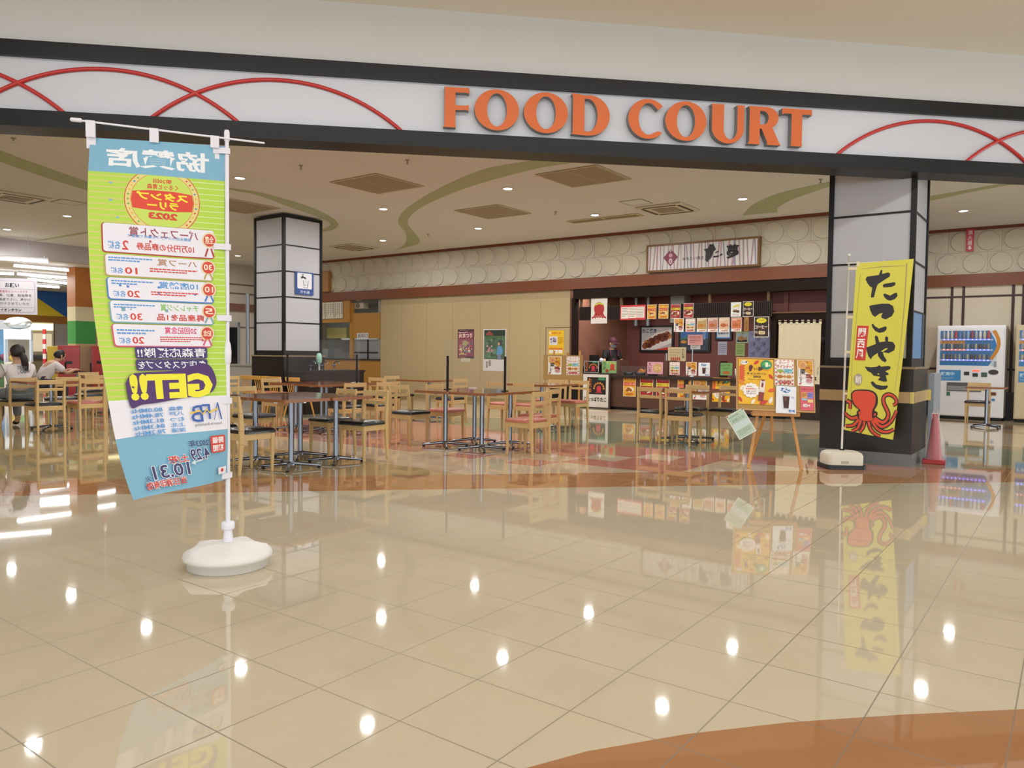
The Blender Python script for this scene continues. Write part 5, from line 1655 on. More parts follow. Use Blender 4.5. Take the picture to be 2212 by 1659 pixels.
place_card(c_coffee, VH, 1605, 651, 1628, 684, 'menu_card', 'small dark coffee card with yellow burst on the right of the rail', 'menu card', g1)
place_card(c_chestnut, VH, 1456, 688, 1477, 717, 'menu_card', 'chestnut menu card below the rail, leftmost of the lower row', 'menu card', g2)
place_card(c_cheese, VH, 1481, 688, 1502, 717, 'menu_card', 'checked cheese-sausage menu card below the rail, second of the lower row', 'menu card', g2)
place_card(c_fishmenu, VH, 1505.5, 687, 1527, 717, 'menu_card', 'tan fish-cake menu card with 230 below the rail', 'menu card', g2, seed=20, price='230円', base='#b79a64')
place_card(c_fishmenu, VH, 1529, 686.5, 1551, 717, 'menu_card', 'rosy fish-cake menu card with 180 below the rail', 'menu card', g2, seed=21, price='180円', base='#c08a7a')
place_card(c_fishmenu, VH, 1553.5, 686, 1576, 717, 'menu_card', 'cream fish-cake menu card with 160 below the rail', 'menu card', g2, seed=23, price='160円', base='#dcb592')
place_card(c_fishmenu, VH, 1580, 686, 1602, 716, 'menu_card', 'orange fish-cake menu card with 190 below the rail', 'menu card', g2, seed=25, price='190円', base='#cf7a52')
def c_strip(w_, h_):
    d = Board(w_, h_, '#a9773f'); d.vtext('しあわせ', w_ * .25, h_ * .08, w_ * .75, h_ * .92, '#6a4420'); return d
place_card(c_strip, VH, 1608, 685, 1617.5, 715, 'wooden_strip_sign', 'narrow brown wooden strip sign with vertical writing below the rail', 'sign')
place_card(c_coffee, VH, 1629, 684, 1661, 728.5, 'menu_card', 'large dark coffee poster with yellow burst at the right end', 'menu card', g2)
# cards on the ledge
VL = VC + .06
place_card(c_black, VL, 1262, 780, 1293.5, 804.8, 'display_card', 'black card with orange writing on the ledge, left end', 'card', g3)
def c_green(w_, h_):
    d = Board(w_, h_, '#86b272'); d.vtext('たこ焼', w_ * .08, h_ * .25, w_ * .3, h_ * .95, '#2a2420'); octo(d, w_ * .72, h_ * .5, w_ * .2, '#c8402e', '#7a1c14'); d.blobs(w_ * .3, h_ * .7, w_ * .95, h_ * .98, ['#d9c04a', '#e3d27a'], 5, w_ * .05, 3); d.ell(w_ * .36, h_ * .2, w_ * .1, h_ * .14, '#b03a34'); return d
place_card(c_green, VL, 1300.5, 780, 1332, 806, 'display_card', 'green card with red octopus shape on the ledge', 'card', g3)
def c_pinkfish(w_, h_):
    d = Board(w_, h_, '#dda4b4'); d.vtext('たい焼', w_ * .08, h_ * .15, w_ * .28, h_ * .93, '#2a2424'); d.ell(w_ * .66, h_ * .5, w_ * .28, h_ * .4, '#cda06a'); fish(d, w_ * .66, h_ * .5, w_ * .22, '#e0bf8a'); return d
place_card(c_pinkfish, VL, 1398.5, 782, 1432, 808, 'display_card', 'pink card with fish cake on the ledge, mid counter', 'card', g3)
place_card(c_cheese, VL, 1446.5, 782, 1468.5, 810, 'display_card', 'checked cheese-sausage card standing on the ledge', 'card', g3)
place_card(c_chestnut, VL, 1482, 782, 1505, 811, 'display_card', 'chestnut card standing on the ledge', 'card', g3)
place_card(lambda a, c: c_icecoffee(a, c), VL, 1509, 783.5, 1533.5, 812.5, 'display_card', 'white iced coffee card standing on the ledge', 'card', g3)
def c_receipt(w_, h_):
    d = Board(w_, h_, '#6fa05c'); d.text('レシート', w_ * .1, h_ * .72, w_ * .8, h_ * .92, '#26301f', .03); d.scrib(w_ * .2, h_ * .48, w_ * .8, h_ * .64, '#3a5a30', 2, .4, 3); d.ell(w_ * .5, h_ * .22, w_ * .32, h_ * .14, '#a8642e'); return d
place_card(c_receipt, VL, 1556.5, 784, 1582, 811, 'display_card', 'green receipt-offer card on the ledge beside the easel board', 'card', g3)
# posters on the counter front
VF = VC + .04
place_card(c_yellow, VF, 1346.5, 814.5, 1373.6, 856.5, 'counter_poster', 'yellow poster with red stripe on the counter front, leftmost', 'poster', g4, seed=31)
place_card(c_red, VF, 1383, 816, 1411, 858, 'counter_poster', 'red and yellow poster on the counter front, behind the left chair', 'poster', g4, seed=32)
place_card(c_red, VF, 1418, 816.5, 1446, 860, 'counter_poster', 'red and yellow poster on the counter front, right of its twin', 'poster', g4, mid='ゼロソース', seed=33)
place_card(c_yellow, VF, 1464, 818, 1493, 861, 'counter_poster', 'yellow poster on the counter front, behind the right chair', 'poster', g4, seed=34)
place_card(c_chestnut, VF, 1497, 819, 1527, 863, 'counter_poster', 'chestnut poster on the counter front', 'poster', g4)
place_card(lambda a, c: c_campaign(a, c), VF, 1539, 816, 1577, 868.6, 'counter_poster', 'yellow autumn poster with green disc on the counter front', 'poster', g4)
# framed white sign at the left end
uu0, uu1, zz0, zz1 = vrect(VC - .03, 1257.5, 809.5, 1318.5, 878)
d = Board(uu1 - uu0, .80, '#3b332d', .05)
w_, h_ = uu1 - uu0, .80
d.rect(w_ * .05, h_ * .04, w_ * .95, h_ * .96, '#d9d3cd')
d.rect(w_ * .2, h_ * .40, w_ * .86, h_ * .88, '#1f1b1a'); d.vtext('たべめ', w_ * .24, h_ * .44, w_ * .36, h_ * .86, '#d9742e')
for i in range(8):
    a = PI * i / 7
    d.ell(w_ * (.62 + .17 * math.cos(a)), h_ * (.57 + .15 * math.sin(a)), w_ * .03, h_ * .03, '#d98a3a', 10, bump=(i == 0))
octo(d, w_ * .62, h_ * .54, w_ * .11, '#c8344a', '#7d1c2c'); d.rect(w_ * .6, h_ * .80, w_ * .84, h_ * .87, '#3f8a5c')
d.text('じょっぱりたこ', w_ * .11, h_ * .20, w_ * .88, h_ * .33, '#211d1c', .03)
o = d.build('framed_sign'); o.location = G(uu0, VC - .055, .0); o.rotation_euler = (0, 0, GROT)
tag(o, 'white sign in dark frame standing on the floor at the left counter end', 'sign')
# ------------------------------------------------------------------ inside the stall
VW = ST_VB
def framed(w_, h_, kind):
    d = Board(w_, h_, '#1a1514', .05)
    if kind == 'tako':
        d.rect(w_ * .06, h_ * .08, w_ * .94, h_ * .93, '#b9b6b8'); d.poly([(w_ * .06, h_ * .08), (w_ * .94, h_ * .08), (w_ * .94, h_ * .22), (w_ * .4, h_ * .08)], '#c23a2a')
        d.poly([(w_ * .06, h_ * .12), (w_ * .06, h_ * .35), (w_ * .5, h_ * .72), (w_ * .94, h_ * .85), (w_ * .94, h_ * .35), (w_ * .5, h_ * .12)], '#e4ded8')
        rd = random.Random(4)
        for i in range(16):
            t = i / 15
            d.ell(w_ * (.16 + .7 * t), h_ * (.28 + .38 * t + rd.uniform(-.08, .08)), w_ * .085, h_ * .12, rd.choice(['#8a4a2c', '#a85f38', '#6f3524', '#c07a48']), 14, bump=(i % 4 == 0))
        for i in range(14):
            t = i / 13
            d.ell(w_ * (.2 + .65 * t), h_ * (.36 + .36 * t + rd.uniform(-.06, .06)), w_ * .03, h_ * .03, '#4f1f18', 8, bump=(i == 0))
        d.text('たこ焼き', w_ * .08, h_ * .72, w_ * .5, h_ * .88, '#22304a', .03)
    elif kind == 'sea':
        d.rect(w_ * .07, h_ * .08, w_ * .93, h_ * .93, '#3f6fae'); d.rect(w_ * .07, h_ * .08, w_ * .93, h_ * .6, '#3c4756'); d.poly([(w_ * .07, h_ * .6), (w_ * .35, h_ * .68), (w_ * .5, h_ * .62), (w_ * .07, h_ * .55)], '#3f8a5a'); d.ell(w_ * .17, h_ * .45, w_ * .1, h_ * .07, '#c98a3a'); d.vtext('たい焼き', w_ * .78, h_ * .55, w_ * .86, h_ * .9, '#b9d0ea')
    elif kind == 'small':
        d.rect(w_ * .1, h_ * .12, w_ * .9, h_ * .9, '#4f8fd0'); d.rect(w_ * .14, h_ * .2, w_ * .86, h_ * .6, '#dfe8ec'); d.text('営業許可', w_ * .18, h_ * .4, w_ * .8, h_ * .55, '#2a4a5a')
    else:
        d.rect(w_ * .16, h_ * .07, w_ * .84, h_ * .93, '#c3cfd2'); d.scrib(w_ * .25, h_ * .2, w_ * .75, h_ * .85, '#8a979c', 8, .3, 4, 3)
    return d
gfr = 'framed pictures in the stall'
for fr, lab in ((('tako', 1382.5, 703, 1456, 761), 'large black framed picture of octopus balls on the maroon stall wall'), (('sea', 1466, 711, 1535, 761), 'black framed picture with blue sky on the stall wall, behind paper notes'), (('small', 1545, 704, 1582, 735), 'small black framed blue certificate on the stall wall, partly behind cards'), (('cert', 1274, 704, 1287, 736), 'narrow framed certificate on the stall wall, left of two'), (('cert', 1292, 704, 1304.5, 736), 'narrow framed certificate on the stall wall, right of two')):
    uu0, uu1, zz0, zz1 = vrect(VW - .03, *fr[1:])
    wall_board(framed(uu1 - uu0, zz1 - zz0, fr[0]), 'framed_picture', VW, uu0, zz0, lab, 'picture', gfr)
def plain(col, sc='#6a6460', rows=5, r=0):
    def f(w_, h_):
        d = Board(w_, h_, col); d.scrib(w_ * .12, h_ * .15, w_ * .88, h_ * .85, sc, rows, .35, rows, 4); return d
    return f
place_card(plain('#b3b7c4', '#8a7fb0', 5), VW, 1551, 738, 1570.5, 767, 'notice', 'pale grey notice taped to the maroon stall wall', 'notice')
def c_fishposter(w_, h_):
    d = Board(w_, h_, '#a9bf8c'); d.rect(w_ * .05, h_ * .08, w_ * .95, h_ * .8, '#9fb4bc'); d.rect(w_ * .1, h_ * .08, w_ * .9, h_ * .3, '#2a2a2a'); fish(d, w_ * .5, h_ * .4, w_ * .36, '#b08040'); d.vtext('たい焼', w_ * .46, h_ * .7, w_ * .58, h_ * .99, '#2a2a2a'); return d
place_card(c_fishposter, VW, 1590, 716, 1617, 741, 'poster', 'pale green fish-cake poster on the stall wall', 'poster')
place_card(plain('#a5bf78', '#5a7a40', 6), VW, 1589, 742, 1609, 769, 'poster', 'narrow green price poster under the fish-cake poster', 'poster')
def c_cloth(w_, h_):
    d = Board(w_, h_, '#8d8fb4', .01)
    for i in range(-1, 5):
        for j in range(-1, 5):
            x, y = w_ * (.0 + .5 * i * .9), h_ * (.36 * j)
            for ox, oy in ((0, 0),):
                if 0 <= x - w_ * .14 and x + w_ * .14 <= w_ and 0 <= y - h_ * .12 and y + h_ * .12 <= h_: d.poly([(x - w_ * .14, y), (x, y - h_ * .12), (x + w_ * .14, y), (x, y + h_ * .12)], '#b9b4bd', bump=False)
                x2, y2 = x + w_ * .225, y + h_ * .18
                if w_ * .1 < x2 < w_ * .9 and h_ * .1 < y2 < h_ * .92: d.ell(x2, y2, w_ * .1, h_ * .075, '#a9a8c2', 14, bump=False)
    for k in range(-3, 6):
        for sgn in (1, -1):
            a0 = (w_ * .45 * k, 0 if sgn > 0 else h_); a1 = (a0[0] + w_ * 1.25, h_ if sgn > 0 else 0)
            pts = [p_ for p_ in ((a0[0] + (a1[0] - a0[0]) * t / 20, a0[1] + (a1[1] - a0[1]) * t / 20) for t in range(21)) if w_ * .02 < p_[0] < w_ * .98]
            if len(pts) > 1: d.line(pts, w_ * .035, '#767aa6')
    return d
place_card(c_cloth, VW - .2, 1617, 715, 1665, 775, 'patterned_curtain', 'blue-grey lattice patterned cloth hanging beside the stall doorway', 'curtain')
# beige price stand and pink note
b_ = 'paper signs on the counter'
place_card(lambda a, c: (lambda d: (d.vtext('たい焼き', a * .78, c * .2, a * .92, c * .9, '#4a3424'), [d.rect(a * (.17 + .11 * k), c * .05, a * (.25 + .11 * k), c * .27, '#b8402e', bump=(k == 0)) for k in range(5)], d.scrib(a * .1, c * .35, a * .7, c * .9, '#a08c66', 3, .25, 4, 5), d)[-1])(Board(a, c, '#c7b58e')), VC + .55, 1443, 750, 1482, 780, 'price_board', 'beige price board on a clear stand behind the counter ledge', 'sign', b_)
place_card(plain('#e3a3a0', '#9a5a5c', 4), VC + .5, 1486, 723, 1518, 745, 'paper_note', 'pink handwritten paper note above the counter', 'note', b_)
place_card(plain('#dcd9d4', '#6a6a70', 2), VC + .52, 1492, 744, 1513, 754.5, 'paper_note', 'white paper note under the pink one above the counter', 'note', b_)
for x0, lab in ((1439, 'clear rod stand left of the beige price board'), (1495, 'clear rod stand under the pink paper note')):
    uu = on_v(x0, 780, VC + .56)[0]
    t = thing('display_stand', lab, 'stand', G(uu, VC + .56, .76), GROT, 'display rods')
    b = MB(); b.lathe([(.05, 0), (.05, .012), (.012, .014)], M('#c9cfd4', .2), 16); b.build('foot', t)
    b = MB(); b.tube([(0, .012, .01), (0, .012, .75 if x0 > 1450 else .5)], .012, M('#bcc8d2', .15), 8); b.build('rod', t)
# wooden fish sign, condiment bottles, containers, register
uu0, uu1, zz0, zz1 = vrect(VC + .45, 1378, 785, 1394, 799)
mb = MB(); w_, h_ = uu1 - uu0, zz1 - zz0
mb.prism([[(x * w_, y * h_) for x, y in ((0, .45), (.12, .75), (.35, .95), (.6, .8), (.72, .65), (1, .95), (.93, .5), (1, .15), (.72, .35), (.5, .1), (.2, .12))]], 0, .05, M('#cf8432', .5))
o = mb.build('fish_shaped_sign', loc=G(uu0, VC + .45, .77), rot=GROT); tag(o, 'orange fish-shaped sign standing behind the glass guard', 'sign')
t = thing('cash_register', 'black cash register at the left end of the stall counter', 'cash register', G(-9.0, VC + .35, .76), GROT)
b = MB(); b.box(-.2, -.16, 0, .2, .2, .13, BLACK); b.hexa([(-.2, -.16, .13), (.2, -.16, .13), (.2, .2, .13), (-.2, .2, .13)], [(-.2, -.06, .2), (.2, -.06, .2), (.2, .2, .26), (-.2, .2, .26)], BLACK); b.build('body', t, bevel=.008)
b = MB(); b.box(-.12, .05, .26, .12, .08, .44, BLACK); b.build('display', t)
b = MB(); b.lathe([(.002, 0), (.04, .02), (.055, .06), (.04, .10), (.002, .12)], M('#c9cdd6', .3), 16, (.23, .0, .26)); b.build('scanner_ball', t)
for i, (u, cl, hh) in enumerate(((-5.45, '#e6e2dc', .2), (-5.95, '#3d55b8', .13), (-5.62, '#ddd6c8', .16))):
    t = thing('container', ('white squeeze bottle', 'blue-lidded clear container', 'cream tub')[i] + ' on the right part of the stall counter', 'container', G(u, VC + .5, .76))
    b = MB(); b.lathe([(.06, 0), (.065, .02), (.065, hh), (.04, hh + .01)], M('#d8d8d4', .3), 16); b.build('body', t)
    b = MB(); b.lathe([(.066, hh), (.066, hh + .03), (.02, hh + .04), (.015, hh + .07)], M(cl, .4), 16); b.build('lid', t)
for i in range(3):
    t = thing('metal_pan', 'dark steel pan behind the glass guard, ' + ('left', 'middle', 'right')[i] + ' of three', 'pan', G(-8.1 + .3 * i, VC + .4, .76), GROT, 'pans behind the glass guard')
    b = MB(); b.lathe([(.10, 0), (.13, .07), (.135, .07), (.105, .004)], M('#3c3d40', .3, .9), 20); b.build('bowl', t)
    b = MB(); b.tube([(.12, 0, .06), (.2, 0, .10), (.26, -.02, .16)], .008, CHROME, 6); b.build('handle', t)
# pipes, duct above
for x, wd in ((1374, .035), (1400, .035)):
    u = on_v(x, 660, VW - .2)[0]
    b = MB(); b.tube([(u, VW - .2, 1.95), (u, VW - .2, 2.7)], wd * 1.5, M('#9aa3a6', .35, .4), 12)
    o = b.build('service_pipe', rot=GROT); tag(o, 'pale grey vertical service pipe in the stall, ' + ('left' if x < 1390 else 'right') + ' of two', 'pipe', 'stall pipes')
uu0, uu1, zz0, zz1 = vrect(VW - .4, 1448, 636, 1478, 697)
b = MB(); b.box(uu0, VW - .4, zz0, uu1, VW - .05, 2.69, M('#a4aca6', .4)); o = b.build('duct', rot=GROT); tag(o, 'grey-green square extractor duct above the framed pictures', 'duct')
# doorway with noren curtain
fr_ = MB()
ud0, ud1 = on_v(1667, 700, VB + .1)[0], -3.42
fr_.box(ud0 - .02, VB + .08, 0, ud0 + .1, VB + .18, 2.05, DARKBROWN); fr_.box(ud0 - .02, VB + .08, 1.93, ud1, VB + .18, 2.05, DARKBROWN); fr_.box(ud0, VB + .05, 2.05, ud1, VB + .2, 2.075, wood('#6b4526', '#7a5030'))
fr_.box(ud0 + .1, VB + .9, 0, ud1, VB + .95, 1.95, M('#3a2320', .6)); fr_.box(ud0 + .1, VB + .16, 0, ud1, VB + .2, .78, DW)
fr_.build('door_3', rot=GROT, kind='structure')
up = MB(); up.box(ud0 - .05, VB + .3, 2.07, ud1, VB + .34, 2.6, M('#633430', .6)); uu_ = on_v(1700, 650, VB + .28)[0]; up.box(uu_ - .06, VB + .27, 2.07, uu_ + .03, VB + .3, 2.6, wood('#5a2418', '#6a2c1c')); up.build('wall_stall_upper', rot=GROT, kind='structure')
uu0, uu1, zz0, zz1 = vrect(VB + .06, 1681, 692, 1772, 829)
w_, h_ = uu1 - uu0, zz1 - zz0
d = Board(w_, h_ * .955, '#d9cdae', .003, .75, nx=30, ny=10, cell=.04)
d.poly([(w_ * (.72 + .12 * x), h_ * (.11 + .16 * y)) for x, y in ((0, .2), (.25, .9), (.5, 1.1), (.75, .8), (.45, .35), (.15, 0))], '#2a1a18')
d.text('い', w_ * .80, h_ * .13, w_ * .88, h_ * .18, '#2a1a18'); d.text('夢', w_ * .77, h_ * .03, w_ * .92, h_ * .12, '#2a1a18', .02); d.vtext('たい焼', w_ * .93, h_ * .15, w_ * .97, h_ * .27, '#5a4a3c')
no = thing('noren_curtain', 'cream split shop curtain with black writing hanging in the stall doorway', 'curtain', G(uu0, VB + .07, zz0), GROT)
d.build('cloth', no, warp=lambda x, y, o: Vector((x, -o + .018 * math.sin(x / w_ * 22) * (1 - .5 * y / h_), y)))
for k in range(8):
    b = MB(); x = w_ * (.02 + .96 * k / 7); b.box(x - .025, -.008, h_ * .94, x + .025, .004, h_ * 1.005, M('#d9cdae', .75)); b.build('loop', no)
b = MB(); b.tube([(-.05, .0, h_ * .985), (w_ + .05, .0, h_ * .985)], .012, DARKBROWN, 8); b.build('rod', no)

# ================================================================== SHOP SIGNBOARD over the snack stall
uu0, uu1, zz0, zz1 = vrect(VB - .12, 1397, 521, 1641, 580)
zz0, zz1 = on_v(1519, 582, VB - .12)[1], on_v(1519, 520, VB - .12)[1]
w_, h_ = uu1 - uu0, zz1 - zz0
sb_ = thing('shop_signboard', 'brown framed shop board with tree stripes, maroon diamond and black brush writing', 'sign', G(uu0, VB - .12, zz0), GROT)
d = Board(w_ - .08, h_ - .08, '#d3d1cd', .03)
rd = random.Random(12)
W2, H2 = w_ - .08, h_ - .08
for i in range(30):
    x = W2 * (i + .5) / 30 + rd.uniform(-.02, .02)
    x2 = min(W2 - .01, max(.01, x + rd.uniform(-.05, .05)))
    d.line([(x, 0), ((x + x2) / 2, H2 * .5), (x2, H2)], rd.uniform(.018, .042), rd.choice(['#a58a94', '#b0899a', '#8f8aa0', '#a9939a']), bump=(i % 6 == 0))
d.poly([(W2 * .15, H2 * .50), (W2 * .22, H2 * .84), (W2 * .29, H2 * .50), (W2 * .22, H2 * .12)], '#7d1f3d'); d.ell(W2 * .22, H2 * .34, W2 * .018, H2 * .12, '#d9c4cc'); d.ell(W2 * .22, H2 * .58, W2 * .018, H2 * .08, '#c08fa0'); d.text('8', W2 * .213, H2 * .26, W2 * .227, H2 * .4, '#7d1f3d'); d.ell(W2 * .22, H2 * .76, W2 * .006, H2 * .05, '#d9c4cc')
d.text('本当たい焼き', W2 * .33, H2 * .33, W2 * .53, H2 * .47, '#54504c', .0)
d.poly([(W2 * .545, H2 * .28), (W2 * .55, H2 * .62), (W2 * .53, H2 * .73), (W2 * .57, H2 * .76), (W2 * .58, H2 * .92), (W2 * .60, H2 * .90), (W2 * .615, H2 * .92), (W2 * .63, H2 * .78), (W2 * .64, H2 * .68), (W2 * .62, H2 * .62), (W2 * .60, H2 * .38), (W2 * .565, H2 * .2)], '#171515')
for L_, wd in (([(.635, .55), (.665, .62)], .022), ([(.62, .40), (.668, .41)], .03), ([(.682, .46), (.692, .46)], .04), ([(.675, .44), (.70, .49)], .02)): d.line([(W2 * a, H2 * c) for a, c in L_], wd, '#171515')
d.text('夢', W2 * .735, H2 * .28, W2 * .84, H2 * .84, '#171515', .035)
d.build('face', sb_, (.04, -.005, .04))
b = MB(); WF_ = wood('#6d4a22', '#7c562a', .45, (6, 3, 6))
b.box(0, -.02, 0, w_, .11, .04, WF_); b.box(0, -.02, h_ - .04, w_, .11, h_, WF_); b.box(0, -.02, .04, .04, .11, h_ - .04, WF_); b.box(w_ - .04, -.02, .04, w_, .11, h_ - .04, WF_)
b.build('frame', sb_)
# small lamps / wooden end sign at the left stall
uu0, uu1, zz0, zz1 = vrect(VB - .1, 690, 586, 711, 631)
b = MB(); b.box(uu0, VB - .14, zz0, uu1, VB - .002, zz1, wood('#9a6a30', '#ad7a3a', .5, (5, 5, 8))); o = b.build('wooden_signboard', rot=GROT, bevel=.02); tag(o, 'carved natural wood signboard peeking out right of the rear pillar', 'sign')
# ================================================================== POSTERS ON THE HOARDING
def c_festival(w_, h_):
    d = Board(w_, h_, '#4f2f3c')
    d.rect(w_ * .03, h_ * .07, w_ * .97, h_ * .92, '#8d4a58')
    d.blobs(w_ * .05, h_ * .1, w_ * .95, h_ * .62, ['#a85060', '#7a4456', '#b86a6a', '#6f5a70', '#8f7a84', '#b03f48'], 40, w_ * .14, 5)
    d.blobs(w_ * .05, h_ * .09, w_ * .95, h_ * .42, ['#d9b08a', '#e6dccf', '#c05a50', '#7f7690', '#c9b06a', '#5f4660'], 60, w_ * .06, 6)
    d.text('火まつり', w_ * .08, h_ * .70, w_ * .92, h_ * .87, '#e8c9c4', .05); d.ell(w_ * .48, h_ * .52, w_ * .17, h_ * .10, '#a8a070', 18); d.scrib(w_ * .15, h_ * .94, w_ * .85, h_ * .97, '#a9909a', 1, .5, 2); d.scrib(w_ * .06, h_ * .875, w_ * .94, h_ * .915, '#d9ccd2', 1, .6, 3); d.scrib(w_ * .1, h_ * .02, w_ * .9, h_ * .05, '#d8a070', 1, .6, 3)
    return d
place_card(c_festival, VB, 989, 711.5, 1024, 774, 'poster', 'purple-red festival poster on the beige hoarding', 'poster')
place_card(plain('#cfc9b4', '#a9a28e', 3), VB, 996.5, 773.5, 1016.5, 781.5, 'notice', 'small pale paper slip under the purple festival poster', 'notice')
def c_garden(w_, h_):
    d = Board(w_, h_, '#d9d2cf')
    d.rect(w_ * .04, h_ * .28, w_ * .96, h_ * .98, '#4c6a4a'); d.rect(w_ * .04, h_ * .84, w_ * .96, h_ * .98, '#2c3a30'); d.poly([(w_ * .1, h_ * .88), (w_ * .27, h_ * .965), (w_ * .45, h_ * .88), (w_ * .4, h_ * .85), (w_ * .15, h_ * .85)], '#8f4a40')
    d.blobs(w_ * .05, h_ * .29, w_ * .95, h_ * .82, ['#3f5a40', '#5c7d58', '#47654a', '#6a8a68', '#385040'], 50, w_ * .10, 8); d.blobs(w_ * .06, h_ * .42, w_ * .55, h_ * .66, ['#c99aa0', '#d9b4b4', '#b98088'], 7, w_ * .06, 9)
    d.poly([(w_ * .60, h_ * .38), (w_ * .63, h_ * .57), (w_ * .70, h_ * .61), (w_ * .80, h_ * .60), (w_ * .88, h_ * .5), (w_ * .86, h_ * .4)], '#5a97c4'); d.rect(w_ * .65, h_ * .285, w_ * .80, h_ * .40, '#7d7f9c'); d.ell(w_ * .73, h_ * .66, w_ * .085, h_ * .06, '#2a2422'); d.ell(w_ * .70, h_ * .65, w_ * .045, h_ * .04, '#c99a80')
    d.vtext('花と祭', w_ * .14, h_ * .07, w_ * .22, h_ * .23, '#3a3634'); d.scrib(w_ * .26, h_ * .12, w_ * .36, h_ * .26, '#5a5652', 4, .5, 2, 2)
    return d
place_card(c_garden, VB, 1044, 711, 1093.5, 801.5, 'poster', 'tall white-edged poster of a person in blue before a green garden', 'poster')
def c_vote(w_, h_):
    d = Board(w_, h_, '#e6b91f'); d.text('お知らせ', w_ * .2, h_ * .84, w_ * .8, h_ * .94, '#d8642a', .03); d.ell(w_ * .1, h_ * .9, w_ * .07, h_ * .05, '#e9dfca'); d.rect(w_ * .06, h_ * .4, w_ * .58, h_ * .76, '#d9d4d6'); d.blobs(w_ * .1, h_ * .44, w_ * .54, h_ * .74, ['#3a3048', '#8f86a8', '#5a4a6a'], 9, w_ * .09, 3); d.scrib(w_ * .64, h_ * .45, w_ * .95, h_ * .74, '#b88a1a', 5, .3, 2, 3)
    for i in range(3): d.rect(w_ * (.06 + .3 * i), h_ * .05, w_ * (.33 + .3 * i), h_ * .2, '#e8e0cc', bump=(i == 0)); 
    for i in range(3): d.rect(w_ * (.06 + .3 * i), h_ * .2, w_ * (.33 + .3 * i), h_ * .28, '#d87a2a', bump=(i == 0))
    return d
place_card(c_vote, VB, 1185, 714, 1218.5, 766, 'poster', 'bright yellow poster on the hoarding door, above the cork board', 'poster')

# ================================================================== EASELS
EASEL = wood('#b9803c', '#c8904a', .4, (5, 5, 2))
CORK = M('#b08a4e', .8, noise=.18, nscale=90)
# --- front easel with pin board
E0 = Vector((2.84, 8.22, 0))
ez = thing('display_easel', 'light wooden tripod easel holding the large cork pin board, near the yellow banner', 'easel', E0, R(-8))
def bar(a, c, w1, d1, mat):
    b = MB(); a, c = Vector(a), Vector(c)
    dv = (c - a).normalized(); x = Vector((1, 0, 0)); x = (x - dv * x.dot(dv)).normalized(); y = dv.cross(x)
    b.hexa([a - x * w1 - y * d1, a + x * w1 - y * d1, a + x * w1 + y * d1, a - x * w1 + y * d1], [c - x * w1 - y * d1, c + x * w1 - y * d1, c + x * w1 + y * d1, c - x * w1 + y * d1], mat)
    return b
for a, c in (((-.285, -.10, 0), (-.10, .08, 1.05)), ((.265, -.10, 0), (.10, .08, 1.05)), ((-.20, .34, 0), (.02, .10, .95))):
    l = bar(a, c, .016, .011, EASEL).build('leg', ez, bevel=.003)
b = bar((0.0, .13, .27), (-.03, .09, .95), .014, .010, EASEL); b.build('centre_strut', ez, bevel=.003)
b = MB(); b.box(-.25, -.075, .565, .24, .02, .60, EASEL); b.box(-.25, -.085, .565, .24, -.07, .625, EASEL); b.build('tray', ez, bevel=.004)
for x in (-.16, .155):
    for z in (.25, .42):
        b = MB(); b.lathe([(.006, 0), (.006, .006)], M('#4a3a2a', .5), 8, (0, 0, 0), Matrix.Translation((x * (1.55 - z), -.10 + .165 * z, z)) @ Matrix.Rotation(PI / 2, 4, 'X')); b.build('peg_hole', ez)
BW, BH = .81, .585
pbrot = (R(-16), 0, R(-8))
BO = E0 + Vector((-.432, -.035, .628))
TB_ = Matrix.Translation(BO) @ Matrix.Rotation(R(-8), 4, 'Z') @ Matrix.Rotation(R(-16), 4, 'X') @ Matrix.Rotation(R(1.2), 4, 'Y')
pb = thing('pin_board', 'cork pin board in light wood frame on the tripod easel, covered in menu sheets', 'board')
pb.matrix_world = TB_
b = MB(); b.box(.012, -.006, .012, BW - .012, .008, BH - .012, CORK); b.build('cork', pb)
b = MB(); FRW = wood('#c0925a', '#cda068', .45, (5, 5, 5))
b.box(0, -.012, 0, BW, .012, .014, FRW); b.box(0, -.012, BH - .014, BW, .012, BH, FRW); b.box(0, -.012, .014, .014, .012, BH - .014, FRW); b.box(BW - .014, -.012, .014, BW, .012, BH - .014, FRW); b.build('frame', pb)
def pinned(fn, x0, z0, x1, z1, name, label, cat, group=None, tilt=0, dy=-.012, **kw):
    d = fn(x1 - x0, z1 - z0, **kw); d.t = .001
    o = d.build(name)
    o.matrix_world = TB_ @ Matrix.Translation((x0, dy, z0)) @ Matrix.Rotation(R(tilt), 4, 'Y')
    return tag(o, label, cat, group)
gp = 'sheets on the pin board'
pinned(c_campaign, .022, .065, .385, .565, 'campaign_poster', 'large yellow autumn poster filling the left of the pin board', 'poster', gp)
pinned(c_cheese, .40, .285, .60, .572, 'menu_sheet', 'checked cheese-sausage sheet pinned at the top middle of the pin board', 'menu sheet', gp, 0)
pinned(c_icecoffee, .405, -.02, .612, .278, 'menu_sheet', 'white iced coffee sheet hanging over the lower edge of the pin board', 'menu sheet', gp, 1.5, -.020)
pinned(c_chestnut, .635, .285, .80, .575, 'menu_sheet', 'chestnut sheet pinned at the top right of the pin board', 'menu sheet', gp, 0)
pinned(c_pinkmenu, .66, .02, .80, .280, 'menu_sheet', 'pink sheet with colour boxes at the lower right of the pin board', 'menu sheet', gp)
d = Board(.20, .285, '#dfe9e0', .001, .18)
